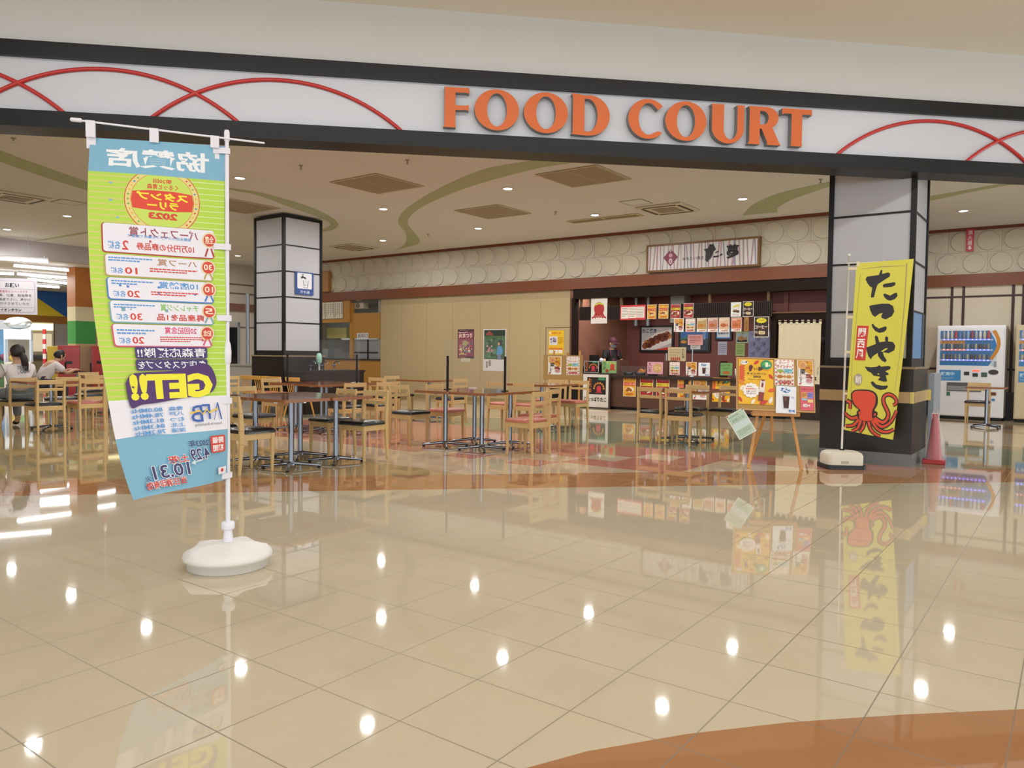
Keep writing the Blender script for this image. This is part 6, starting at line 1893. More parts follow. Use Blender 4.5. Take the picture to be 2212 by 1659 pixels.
d.rect(.008, .008, .192, .277, '#b5c9b0'); d.rect(.008, .10, .192, .17, '#c9d8d6'); d.text('お知らせ', .03, .185, .17, .225, '#6a8a8a', .0); d.scrib(.03, .03, .17, .09, '#7f9a8a', 4, .3, 3); d.scrib(.02, .24, .18, .265, '#8aa58c', 1, .4, 4)
for x, y in ((.01, .275), (.19, .275)): d.ell(x, y, .008, .008, '#a8342e', 10)
o = d.build('hanging_notice'); pA = CAMP + ray(1568, 898) * 8.16; pB = CAMP + ray(1598, 877) * 8.16; pD = CAMP + ray(1597.5, 950.5) * 8.16
ex = (CAMP + ray(1628.6, 926) * 8.16 - pD)
# sheet corners: left, top, right, bottom -> its own upright frame is turned by about 57 degrees
xax = (CAMP + ray(1628.6, 926) * 8.16 - (CAMP + ray(1599, 877) * 8.16)); L1 = xax.length
yax = ((CAMP + ray(1599, 877) * 8.16) - pA); L2 = yax.length
ang = math.atan2(yax.z, math.hypot(yax.x, yax.y))
# long side runs from the top corner down to the right corner
o.matrix_world = Matrix.Translation(pD) @ Matrix.Rotation(R(-8), 4, 'Z') @ Matrix.Rotation(-ang * .9, 4, 'Y') @ Matrix.Scale(1.0, 4)
tag(o, 'pale green laminated notice dangling crooked below the left corner of the pin board', 'notice')
# --- rear easel with the small cork board
p = on_z(1216, 884, 0)
e2 = thing('display_easel', 'wooden easel with dark lower slate behind the pink chairs, holding the small cork board', 'easel', G(-9.1, 12.9), GROT)
for a, c in (((-.40, -.10, 0), (-.30, .08, 1.28)), ((.40, -.10, 0), (.30, .08, 1.28)), ((0, .45, 0), (0, .10, 1.25))): bar(a, c, .016, .011, EASEL).build('leg', e2)
b = MB(); b.box(-.34, -.03, .22, .34, -.02, .58, BLACK); b.build('slate', e2)
b = MB(); b.box(-.44, -.06, .60, .44, .0, .625, EASEL); b.build('tray', e2)
uu0, uu1, zz0, zz1 = vrect(12.87, 1174.5, 767.5, 1258.5, 822.5)
w_, h_ = uu1 - uu0, zz1 - zz0
e2.location = G((uu0 + uu1) / 2, 12.94); 
c2 = thing('cork_board', 'small plain cork board with two menu sheets at the hoarding corner', 'board', G(uu0, 12.86, max(zz0, .63)), GROT)
b = MB(); b.box(0, 0, 0, w_, .015, h_, M('#a9864e', .8, noise=.15, nscale=80)); b.build('cork', c2)
place_card(c_chestnut, 12.86, 1184.5, 770, 1213, 809, 'menu_sheet', 'chestnut sheet on the left of the small cork board', 'menu sheet', 'sheets on the small cork board')
place_card(c_cheese, 12.86, 1224, 770, 1252, 810, 'menu_sheet', 'checked cheese-sausage sheet on the right of the small cork board', 'menu sheet', 'sheets on the small cork board')

# ================================================================== LEFT STALL FRONT (noodle counter), WATER COUNTER, GREY HALF WALL
WOODO = wood('#a3742f', '#b58538', .45, (3, 3, 10))
st = thing('wooden_stall_front', 'light wood serving front with menu board beside the beige hoarding', 'counter', rot=GROT)
b = MB(); a0, a1 = on_v(805, 800, VB)[0], -20.6
b.box(a1, VB + .02, 0, us[0], VB + .5, .98, WOODO); b.box(a1, VB - .01, .98, us[0], VB + .55, 1.02, M('#2b2522', .4)); b.build('counter_front', st)
uu0, uu1, zz0, zz1 = vrect(VB + .03, 762, 676, 821.5, 731)
b = MB(); b.box(uu0, VB + .03, zz0, uu1, VB + .07, zz1, WOODO); b.box(uu0 - .12, VB + .02, 1.0, uu0, VB + .1, 2.62, WOODO); b.build('wood_panel', st)
uu0, uu1, zz0, zz1 = vrect(VB + .03, 762, 733, 821.5, 790)
b = MB(); b.box(uu0, VB + .1, zz0, uu1, VB + .13, zz1, M('#8d9296', .25)); b.box((uu0 + uu1) / 2 - .02, VB + .08, zz0, (uu0 + uu1) / 2 + .02, VB + .1, zz1, BLACK); b.box(uu0, VB + .08, zz0 + (zz1 - zz0) * .48, uu1, VB + .1, zz0 + (zz1 - zz0) * .52, BLACK); b.build('steel_shutter', st)
uu0, uu1, zz0, zz1 = vrect(VB, 690, 645, 757, 697)
d = Board(uu1 - uu0, zz1 - zz0, WOODO, .05); w_, h_ = uu1 - uu0, zz1 - zz0
for i in (0, 1, 2):
    x0 = w_ * (-.06 + .29 * i) if i else w_ * .02; x1_ = min(w_ * (.21 + .29 * i), w_ * .86); d.rect(x0 - w_ * .008, h_ * .15, x1_ + w_ * .008, h_ * .87, '#2e2820'); d.rect(x0, h_ * .17, x1_, h_ * .85, '#d2cbb8'); [d.scrib(x0 + (x1_ - x0) * (.12 + .24 * c_), h_ * (.24 + .1 * (c_ % 2)), x0 + (x1_ - x0) * (.22 + .24 * c_), h_ * .8, '#6a6258', 7, .6, c_, 2) for c_ in range(4)]
wall_board(d, 'menu_board', VB + .02, uu0, zz0, 'wooden menu board with cream price sheets right of the rear pillar', 'menu board')
def c_ret(w_, h_):
    d = Board(w_, h_, '#dcdad6'); d.text('返却口', w_ * .06, h_ * .14, w_ * .94, h_ * .88, '#1e1c1c', .01); return d
place_card(c_ret, VB + .02, 771.5, 719.5, 796, 731, 'return_counter_sign', 'white sign with three black characters on the light wood panel', 'sign')
b = MB(); uu0, uu1, zz0, zz1 = vrect(VB + 1.6, 706, 708, 748, 731); b.box(uu0, VB + 1.6, zz0, uu1, VB + 1.9, zz1, M('#9a8f58', .6)); o = b.build('cardboard_carton', rot=GROT); tag(o, 'olive carton on the shelf inside the noodle kitchen', 'box')
b = MB(); b.box(-19, VB + 1.5, zz0 - .05, -16, VB + 2.0, zz0, M('#b9bdbd', .3)); b.box(-19, VB + 1.95, 0, -16, VB + 2.0, zz0, M('#6a6e70', .4)); o = b.build('kitchen_shelf', rot=GROT); tag(o, 'pale shelf in the noodle kitchen carrying the olive carton', 'shelf')
b = MB(); uu0, uu1, zz0, zz1 = vrect(VB + .15, 764, 654, 788, 667); b.box(uu0, VB + .1, zz0, uu1, VB + .3, zz1, M('#b7ad98', .5)); b.lathe([(.07, 0), (.07, .02)], M('#6a6254', .6), 16, (0, 0, 0), Matrix.Translation(((uu0 + uu1) / 2, VB + .1, (zz0 + zz1) / 2)) @ Matrix.Rotation(PI / 2, 4, 'X')); o = b.build('wall_speaker', rot=GROT); tag(o, 'beige box speaker high above the light wood panel', 'speaker')
b = MB(); b.box(-18.6, VB + .2, 1.03, -18.1, VB + .45, 1.30, M('#9ea3a6', .3, .6)); o = b.build('kitchen_canister', rot=GROT); tag(o, 'steel canister on the noodle counter beside the rear pillar', 'canister')
wc = thing('water_counter', 'dark brown drinking water counter attached to the rear pillar', 'counter', rot=GROT)
b = MB(); b.box(-12.385, 9.38, 0, -11.8, 10.85, .80, wood('#1d1413', '#251a18', .3, (2, 2, 8))); b.build('cabinet', wc)
b = MB(); b.box(-12.385, 9.36, .80, -11.78, 10.87, .84, M('#2a201e', .2)); b.box(-12.3, 9.6, .838, -11.9, 10.6, .842, CHROME); b.build('worktop', wc)
for k, v_ in enumerate((9.85, 10.15, 10.45)):
    b = MB(); b.tube([(-12.25, v_, .84), (-12.25, v_, .98), (-12.2, v_, 1.01), (-12.12, v_, 1.0), (-12.1, v_, .96)], .014, CHROME, 8); b.tube([(-12.25, v_ - .05, .93), (-12.25, v_ + .05, .93)], .012, CHROME, 8); b.build('faucet', wc)
t = thing('soap_dispenser', 'pale green soap dispenser over the faucets of the water counter', 'dispenser', G(-12.2, 10.02, .842))
b = MB(); b.lathe([(.05, 0), (.03, .02), (.03, .12)], CHROME, 14); b.build('stand', t)
b = MB(); b.lathe([(.03, .12), (.055, .15), (.06, .25), (.045, .32), (.01, .34)], M('#9fd0bb', .25), 18); b.build('tank', t)
def c_water(w_, h_):
    d = Board(w_, h_, '#2f4f93', .01); d.rect(w_ * .10, h_ * .26, w_ * .90, h_ * .95, '#e3e4ea', w_ * .06)
    d.text('冷水器', w_ * .24, h_ * .05, w_ * .78, h_ * .2, '#e3e6f0', .0)
    K = '#1c1d22'
    d.rect(w_ * .34, h_ * .77, w_ * .44, h_ * .81, K); d.rect(w_ * .36, h_ * .87, w_ * .44, h_ * .895, K); d.rect(w_ * .385, h_ * .8, w_ * .415, h_ * .88, K); d.poly([(w_ * .3, h_ * .73), (w_ * .3, h_ * .79), (w_ * .5, h_ * .79), (w_ * .57, h_ * .755), (w_ * .57, h_ * .70), (w_ * .50, h_ * .70), (w_ * .46, h_ * .735), (w_ * .38, h_ * .735), (w_ * .38, h_ * .71), (w_ * .3, h_ * .71)], K)
    d.line([(w_ * .42, h_ * .62), (w_ * .47, h_ * .31), (w_ * .65, h_ * .31), (w_ * .70, h_ * .62)], w_ * .018, K); d.line([(w_ * .45, h_ * .44), (w_ * .67, h_ * .44)], w_ * .012, K)
    for y in (.66, .61, .56): d.line([(w_ * .56, h_ * y), (w_ * .56, h_ * (y - .03))], w_ * .012, K, bump=False)
    return d
# sign on the right-hand face (u constant) of the rear pillar
uF = -12.43
def on_u(x, y, U): 
    p_ = on_plane(x, y, GU * U, GU); return p_.dot(GV), p_.z
va, za = on_u(637.5, 636, uF); vb_, zb_ = on_u(676.5, 636, uF)
zt_, zl_ = on_u(657, 588, uF)[1], on_u(657, 637, uF)[1]
d = c_water(vb_ - va, zt_ - zl_); o = d.build('drinking_water_sign'); o.location = G(uF + .012, va, zl_); o.rotation_euler = (0, 0, GROT + PI / 2); tag(o, 'blue and white drinking water sign with tap and glass on the rear pillar', 'sign')
b = MB(); b.box(-17.6, 10.35, 0, -13.42, 10.6, .86, M('#a39d95', .6)); b.box(-17.6, 10.32, .86, -13.42, 10.63, .9, M('#8f8a80', .5)); b.build('wall_low', rot=GROT, kind='structure')
b = MB(); b.box(-14.75, 10.4, .905, -14.15, 10.58, 1.02, M('#cdbb8a', .6)); o = b.build('cream_box', rot=GROT); tag(o, 'cream box lying on the grey half wall left of the rear pillar', 'box')
t = thing('steel_post', 'slim steel post behind the grey half wall, left of the rear pillar', 'post', G(-16.3, 11.2)); b = MB(); b.lathe([(.12, 0), (.12, .015), (.05, .03), (.045, .05), (.045, 2.6)], M('#8d9298', .35, .7), 16); b.build('tube', t)
# right of the front pillar: low grey panel, traffic cone
b = MB(); b.box(-1.44, 10.50, 0, -1.38, 11.05, 1.02, M('#9aa1ab', .5)); b.build('wall_low_2', rot=GROT, kind='structure')
p = on_z(2009, 1001, 0)
cn = thing('traffic_cone', 'small red cone under a clear plastic cover beside the front pillar', 'cone', (p.x + .06, p.y + .03, 0), R(-30))
CR = M('#b3282c', .45)
b = MB(); b.box(-.115, -.115, 0, .115, .115, .045, CR); b.build('base', cn, bevel=.006)
b = MB(); b.lathe([(.088, .045), (.075, .12), (.035, .50), (.030, .52)], CR, 22); b.build('cone_body', cn)
b = MB(); b.lathe([(.066, .20), (.054, .30)], M('#dcd9dc', .4), 22); b.build('white_band', cn)
b = MB(); b.box(-.035, -.01, .50, .035, .01, .58, M('#d6c9cc', .3)); b.box(-.03, -.013, .51, .03, -.009, .565, CR); b.build('hang_tag', cn)
b = MB(); b.tube([(-.02, 0, .575), (-.02, 0, .61), (0, 0, .625), (.02, 0, .61), (.02, 0, .575)], .005, M('#d8b8bc', .3), 6); b.build('hook', cn)
PLY = bpy.data.materials.new('m_plastic_cover'); PLY.use_nodes = True
_p = PLY.node_tree.nodes['Principled BSDF']; _p.inputs['Base Color'].default_value = (.92, .9, .95, 1); _p.inputs['Alpha'].default_value = .16; _p.inputs['Roughness'].default_value = .12
rd = random.Random(5); vs, fs, NN = [], [], 30
for z, r in ((.05, .115), (.15, .105), (.28, .085), (.40, .065), (.50, .042), (.56, .035)):
    for k in range(NN):
        a = 2 * PI * k / NN; rr = r * (1 + .12 * math.sin(5 * a + z * 9) + rd.uniform(-.05, .05)); vs.append((rr * math.cos(a), rr * math.sin(a), z))
for i in range(5):
    for k in range(NN): fs.append((i * NN + k, i * NN + (k + 1) % NN, (i + 1) * NN + (k + 1) % NN, (i + 1) * NN + k))
b = MB(); b.add(vs, fs, PLY, None, True); b.build('plastic_cover', cn)
# fire extinguisher sign
uu0, uu1, zz0, zz1 = vrect(VR - .03, 2087, 495, 2104, 543)
w_, h_ = uu1 - uu0, zz1 - zz0
d = Board(w_, h_, '#c0283c', .012); d.vtext('消火器', w_ * .2, h_ * .26, w_ * .8, h_ * .96, '#ead6da', .02); d.poly([(w_ * .2, h_ * .15), (w_ * .5, h_ * .06), (w_ * .8, h_ * .15), (w_ * .66, h_ * .15), (w_ * .66, h_ * .24), (w_ * .34, h_ * .24), (w_ * .34, h_ * .15)], '#ead6da')
wall_board(d, 'fire_extinguisher_sign', VR - .03, uu0, zz0, 'narrow red vertical sign with white characters and down arrow on the right frieze', 'sign')

# ================================================================== DRINK MACHINES
VM = 17.56
def drink_machine(u0, wdt, hgt, label, col, full=True):
    t = thing('vending_machine', label, 'vending machine', G(u0, VM), GROT, 'drink machines')
    BODY = M(col, .35)
    b = MB(); b.box(0, .02, .06, wdt, .70, hgt, BODY); b.box(.03, .05, 0, wdt - .03, .66, .06, BLACK); b.build('cabinet', t, bevel=.012)
    d = Board(wdt - .05, hgt - .13, col, .02, .35, step=.0008)
    W3, H3 = wdt - .05, hgt - .13
    d.rect(W3 * .035, H3 * .57, W3 * .90, H3 * .965, '#c9d4de')
    d.poly([(W3 * .035, H3 * .57), (W3 * .78, H3 * .57)] + [(W3 * (.78 + .12 * math.sin(PI * k / 14)), H3 * (.57 + .395 * k / 14)) for k in range(1, 14)] + [(W3 * .78, H3 * .965), (W3 * .035, H3 * .965)], '#2f7ab8')
    d.line([(W3 * (.80 + .125 * math.sin(PI * (.12 + .88 * k / 14))), H3 * (.63 + .335 * (1 - k / 14.0))) for k in range(15)], W3 * .055, '#c98420')
    d.rect(W3 * .035, H3 * .815, W3 * .42, H3 * .86, '#c98a3a')
    for r in range(3): d.rect(W3 * .035, H3 * (.855 - .117 * r), W3 * .84, H3 * (.875 - .117 * r), '#b4bccb')
    bl = M('#5b6cff', .4, emit=1.6); rdm = M('#e85a4a', .4, emit=1.2); wh = M('#eef0ff', .4, emit=1.5)
    for r in range(3):
        for k in range(12):
            x = W3 * (.07 + .062 * k)
            d.rect(x, H3 * (.858 - .117 * r), x + W3 * .048, H3 * (.873 - .117 * r), rdm if (r == 1 and k < 6) else bl, bump=False)
            d.rect(x + W3 * .016, H3 * (.861 - .117 * r), x + W3 * .034, H3 * (.871 - .117 * r), wh, bump=(k == 0))
    d.rect(W3 * .04, H3 * .395, W3 * .37, H3 * .515, '#3d86bf'); d.text('販売中', W3 * .06, H3 * .45, W3 * .27, H3 * .495, '#bfe0f2', .03); d.scrib(W3 * .06, H3 * .405, W3 * .26, H3 * .435, '#9fc8e2', 3, .3, 3)
    d.rect(W3 * .42, H3 * .46, W3 * .50, H3 * .50, '#2a2c2e'); d.rect(W3 * .55, H3 * .445, W3 * .63, H3 * .485, '#2a2c2e'); d.rect(W3 * .68, H3 * .445, W3 * .77, H3 * .495, '#3f5a52'); d.rect(W3 * .55, H3 * .505, W3 * .65, H3 * .52, M('#ff4a32', .4, emit=1.5)); d.ell(W3 * .86, H3 * .50, W3 * .075, H3 * .028, '#3a2e2a')
    d.rect(W3 * .86, H3 * .56, W3 * .90, H3 * .62, '#8f9296'); d.rect(W3 * .16, H3 * .275, W3 * .69, H3 * .375, '#55585a'); d.rect(W3 * .17, H3 * .285, W3 * .68, H3 * .335, '#8f8f90'); d.rect(W3 * .16, H3 * .22, W3 * .215, H3 * .265, '#3f6a58'); d.rect(W3 * .83, H3 * .24, W3 * .91, H3 * .275, '#6a3a22'); d.ell(W3 * .87, H3 * .19, W3 * .03, H3 * .014, '#4a86b8')
    d.build('front_door', t, (.025, 0, .085))
    if full:
        cols = ['#a8aeb4', '#b8433f', '#8fb0c8', '#d8d4cc', '#5a7fb0', '#9a3d45', '#c9c4b4', '#7d8a92']
        cans = {}
        for r, (hh, rr) in enumerate(((.16, .026), (.10, .025), (.10, .025))):
            for k in range(12):
                cc = cols[(k * 3 + r * 5) % 8] if r == 0 else ['#6a5a4a', '#8a8070', '#9aa09a', '#4a5a6a', '#b0a58a', '#5a4038'][(k + 2 * r) % 6]
                key = (r, cc)
                if key not in cans:
                    b = MB(); b.lathe([(rr * .9, 0), (rr, .006), (rr, hh * .72), (rr * (.45 if r == 0 else .85), hh * .9), (rr * (.45 if r == 0 else .85), hh)], M(cc, .3), 12); o = cans[key] = b.build('sample_drink', t)
                else:
                    o = cans[key].copy(); COL.objects.link(o); o.parent = t
                o.location = (.025 + W3 * (.07 + .062 * k) + W3 * .024, -.035, .085 + H3 * (.876 - .117 * r))
        b = MB(); b.box(.06, -.075, .085 + H3 * .60, .025 + W3 * .83, -.072, .085 + H3 * .955, CLEAR); b.build('display_window', t)
    return t
ua, _ = on_v(2021.5, 800, VM); ub, _ = on_v(2170, 800, VM)
drink_machine(ua, ub - ua, 1.87, 'white drink vending machine with three rows of cans behind the small table', '#e6e5e8')
u2, _ = on_v(2188, 800, VM)
drink_machine(u2 + .03, 1.0, 1.87, 'cream drink vending machine cut by the right picture edge', '#cdbd9a')

# ================================================================== GAME CORNER MACHINES
gm = 'game corner machines'
def cabinet(px, Yd, w_, dep, hgt, col, label, kind, face=R(28)):
    p_ = CAMP + ray(px, 900) * (Yd / ray(px, 900).y)
    t = thing('arcade_machine', label, 'arcade machine', (p_.x, p_.y, 0), face, gm)
    BODY = M(col, .4)
    if kind == 'crane':
        b = MB(); b.box(-w_ / 2, 0, 0, w_ / 2, dep, .8, BODY); b.build('lower_cabinet', t, bevel=.01)
        b = MB(); b.box(-w_ / 2, 0, hgt - .3, w_ / 2, dep, hgt, M('#cfd6dd', .3, emit=.12)); b.build('header', t)
        for x in (-w_ / 2, w_ / 2 - .05):
            for y in (0, dep - .05):
                b = MB(); b.box(x, y, .8, x + .05, y + .05, hgt - .3, M('#b9bcc0', .3, .8)); b.build('corner_post', t)
        b = MB(); b.box(-w_ / 2 + .05, .01, .8, w_ / 2 - .05, .014, hgt - .3, CLEAR); b.build('window', t)
        b = MB(); b.box(-w_ / 2 + .05, dep - .06, .8, w_ / 2 - .05, dep - .05, hgt - .3, M('#6fb0e8', .4, emit=.35) if px < 20 else M('#c4bcb4', .5)); b.build('lit_back', t)
        rd2 = random.Random(int(px)); 
        b = MB()
        for i in range(10): b.lathe([(.01, 0), (.10, .05), (.12, .12), (.08, .2), (.01, .24)], M(rd2.choice(['#4f8fd8', '#e3c64a', '#d86a8a', '#6ab86a', '#e8e2dc']), .6), 10, (rd2.uniform(-w_ / 2 + .2, w_ / 2 - .2), rd2.uniform(.2, dep - .2), .8))
        o_ = b.build('plush_heap', t); o_['kind'] = 'stuff'
    elif kind == 'locker':
        b = MB(); b.box(-w_ / 2, 0, 0, w_ / 2, dep, hgt, BODY); b.build('cabinet', t, bevel=.01)
        b = MB(); b.box(-.08, -.012, hgt * .62, .08, 0, hgt * .68, BLACK); b.build('slot', t)
        b = MB(); b.box(-w_ / 2 + .03, -.008, .08, w_ / 2 - .03, 0, hgt - .05, BODY); b.build('door', t)
    elif kind == 'screen':
        b = MB(); b.box(-w_ / 2, 0, 0, w_ / 2, dep, hgt * .5, BODY); b.hexa([(-w_ / 2, .1, hgt * .5), (w_ / 2, .1, hgt * .5), (w_ / 2, dep, hgt * .5), (-w_ / 2, dep, hgt * .5)], [(-w_ / 2, .3, hgt), (w_ / 2, .3, hgt), (w_ / 2, dep, hgt), (-w_ / 2, dep, hgt)], BODY); b.build('cabinet', t, bevel=.01)
        b = MB(); b.hexa([(-w_ / 2 + .06, .09, hgt * .53), (w_ / 2 - .06, .09, hgt * .53), (w_ / 2 - .06, .12, hgt * .53), (-w_ / 2 + .06, .12, hgt * .53)], [(-w_ / 2 + .06, .22, hgt * .82), (w_ / 2 - .06, .22, hgt * .82), (w_ / 2 - .06, .25, hgt * .82), (-w_ / 2 + .06, .25, hgt * .82)], M('#c9b890', .3, emit=.35)); b.build('screen', t)
        b = MB(); b.box(-w_ / 2 + .02, .18, hgt * .87, w_ / 2 - .02, .3, hgt * .98, M('#f2e6b0', .3, emit=2.0)); b.build('marquee', t)
        b = MB(); b.box(-w_ / 2, -.15, hgt * .42, w_ / 2, .08, hgt * .47, M('#3a3a40', .4)); b.build('control_panel', t)
    return t
cabinet(-14, 24, 1.2, 1.0, 2.1, '#5f8f5a', 'blue-lit crane game at the far left edge', 'crane')
cabinet(40, 23, .7, .7, 1.78, '#d9d4cf', 'pale prize machine with puffy white top behind the ponytailed person', 'crane')
cabinet(82, 25.5, .95, .8, 2.1, '#8a7d5a', 'colourful game cabinet with bright marquee behind the hunched person', 'screen')
cabinet(122, 20.8, .40, .5, 1.28, '#d8c23a', 'yellow-edged slim machine left of the red one', 'locker')
cabinet(150, 20.3, .50, .5, 1.30, '#b52c34', 'red locker-like machine before the striped pillar', 'locker')
cabinet(217, 21.5, .42, .5, 1.30, '#b0231f', 'red locker-like machine right of the striped pillar', 'locker')
cabinet(243, 24, .9, .9, 2.3, '#7a4a32', 'dark game cabinet with glowing marquee against the tall flag', 'screen')
# puffy wrapped inflatable on the pale machine
t = thing('inflatable_decoration', 'puffy white wrapped decoration on top of the pale prize machine', 'decoration', CAMP + ray(40, 700) * 23.3)
t.location.z = 1.79
b = MB(); rd = random.Random(8)
vs, fs, N1, N2 = [], [], 20, 10
for j in range(N2 + 1):
    for k in range(N1):
        a, e_ = 2 * PI * k / N1, PI * j / N2
        r = .36 * (1 + rd.uniform(-.10, .12)); vs.append((r * math.sin(e_) * math.cos(a), r * math.sin(e_) * math.sin(a), .19 + .19 * -math.cos(e_)))
for j in range(N2):
    for k in range(N1): fs.append((j * N1 + k, j * N1 + (k + 1) % N1, (j + 1) * N1 + (k + 1) % N1, (j + 1) * N1 + k))
b.add(vs, fs, M('#d9dcda', .3), None, False); b.build('wrapping', t)
t = thing('striped_pole', 'red and white striped pole beside the colourful game cabinet', 'pole', CAMP + ray(98, 900) * 23.3); t.location.z = 0
b = MB()
for i in range(12): b.lathe([(.05, .15 * i), (.05, .15 * (i + 1))], M('#c8343c' if i % 2 else '#e3dfdc', .4), 12)
b.build('shaft', t)
# hanging request notice board at the far left
p0 = CAMP + ray(-22, 640) * 18.2; 
w_, h_ = 1.02, .86
d = Board(w_, h_, '#d6d2dc', .012)
d.poly(rrect(w_ * .03, h_ * .06, w_ * .95, h_ * .93, .07), '#b06a8a'); d.poly(rrect(w_ * .037, h_ * .068, w_ * .943, h_ * .922, .065), '#dcd8e0')
d.text('お願い', w_ * .32, h_ * .745, w_ * .62, h_ * .87, '#2a2830', .03); d.rect(w_ * .04, h_ * .70, w_ * .94, h_ * .706, '#7a5a70'); d.rect(w_ * .04, h_ * .19, w_ * .94, h_ * .196, '#7a5a70')
d.text('お食事専用のスペースです', w_ * .08, h_ * .60, w_ * .80, h_ * .67, '#c8506a', .0)
for i, s_ in enumerate(('営業、仕事、勉強等を', 'ご遠慮下さい。声かけ', '片付けさせていただ')): d.text(s_, w_ * .12, h_ * (.49 - .115 * i), w_ * (.88 - .02 * i), h_ * (.57 - .115 * i), '#55525c', .0)
d.text('イオンタウン', w_ * .22, h_ * .085, w_ * .66, h_ * .165, '#2a2838', .03)
t = thing('hanging_notice_board', 'white hanging request board with pink-lined frame, cut by the left picture edge', 'sign', (p0.x, p0.y, 2.02), R(12))
d.build('panel', t)
for x in (.2, .82):
    b = MB(); b.tube([(w_ * x, .005, h_), (w_ * x, .005, CEIL - 2.02 - .0)], .004, M('#b9b9bd', .3), 6); b.build('wire', t)
p0 = CAMP + ray(222.5, 640) * 14.5
t = thing('hanging_pull_cord', 'pull cord with small red and white grip hanging left of the tall flag', 'cord', (p0.x, p0.y, 1.95))
b = MB(); b.tube([(0, 0, .2), (0, 0, CEIL - 1.95)], .004, M('#d6d6d6', .4), 6); b.build('cord', t)
b = MB(); b.lathe([(.02, 0), (.025, .03), (.025, .17), (.01, .2)], M('#c23c44', .4), 12); b.build('grip', t)
b = MB(); b.lathe([(.02, .2), (.03, .23), (.03, .30), (.01, .34)], M('#dedad6', .4), 12); b.build('bell', t)
t = thing('food_tray', 'black tray lying on the table of the hunched person', 'tray', G(-16.5, 7.28, .7255), GROT)
b = MB(); b.box(-.19, -.14, 0, .19, .14, .006, BLACK)
for a in ((-.19, -.14, .19, -.13), (-.19, .13, .19, .14), (-.19, -.13, -.18, .13), (.18, -.13, .19, .13)): b.box(a[0], a[1], .006, a[2], a[3], .018, BLACK)
b.build('plate', t)
# small things on tables
for i, (u, v, cl, lab) in enumerate(((-9.0, 8.1, '#cfc8bc', 'white paper slips on the left tables with clear screen'), (-6.6, 8.05, '#d8d2cc', 'white card lying on the centre tables by a black post'))):
    b = MB(); b.box(-.05, -.035, 0, .05, .035, .012, M(cl, .4)); o = b.build('table_card', loc=G(u, v, .7252), rot=GROT + .3); tag(o, lab, 'card')

# ================================================================== PEOPLE
SKIN = M('#c99a7c', .5)
def skin_mesh(name, chains, mat, parent, sub=2):
    """chains: lists of (x,y,z,radius); points that coincide are shared"""
    vs, rs, es, idx = [], [], [], {}
    for ch in chains:
        prev = None
        for x, y, z, r in ch:
            k = (round(x, 4), round(y, 4), round(z, 4))
            if k not in idx:
                idx[k] = len(vs); vs.append((x, y, z)); rs.append(r)
            if prev is not None and prev != idx[k]: es.append((prev, idx[k]))
            prev = idx[k]
    me = bpy.data.meshes.new(name); me.from_pydata(vs, es, []); me.materials.append(mat)
    o = bpy.data.objects.new(name, me); COL.objects.link(o)
    if parent is not None: o.parent = parent
    s = o.modifiers.new('skin', 'SKIN'); s.use_smooth_shade = True
    if not me.skin_vertices: me.attributes  # layer comes with the modifier
    bm = bmesh.new(); bm.from_mesh(me)
    ly = bm.verts.layers.skin.verify()
    bm.verts.ensure_lookup_table()
    for i, vv in enumerate(bm.verts):
        rr = rs[i] if isinstance(rs[i], tuple) else (rs[i], rs[i])
        vv[ly].radius = rr
        vv[ly].use_root = (i == 0)
    bm.to_mesh(me); bm.free()
    sb2 = o.modifiers.new('smooth', 'SUBSURF'); sb2.levels = sub; sb2.render_levels = sub
    return o
def lerp(a, b_, t): return tuple(x + (y - x) * t for x, y in zip(a, b_))
def hand_chains(wr, tip, side):
    """palm with five unequal bent fingers, from wrist towards tip"""
    d_ = (Vector(tip) - Vector(wr)).normalized()
    s_ = d_.cross(Vector((0, 0, 1)))
    s_ = s_.normalized() if s_.length > .1 else Vector((1, 0, 0))
    u_ = s_.cross(d_)
    w0 = Vector(wr)
    palm = w0 + d_ * .06
    out = [[(*w0, .024), (*palm, .030)]]
    for i, (o_, L_) in enumerate(((-.027, .065), (-.009, .075), (.009, .07), (.026, .055))):
        a = palm + s_ * o_ + d_ * .03; b2 = a + d_ * L_ * .5 - u_ * .006; c_ = b2 + d_ * L_ * .4 - u_ * .022
        out.append([(*palm, .030), (*a, .0095), (*b2, .0085), (*c_, .0075)])
    a = w0 + d_ * .03 + s_ * (-.03 * side); b2 = a + d_ * .03 + s_ * (-.018 * side); c_ = b2 + d_ * .025
    out.append([(*palm, .030), (*a, .011), (*b2, .0095), (*c_, .0085)])
    return out
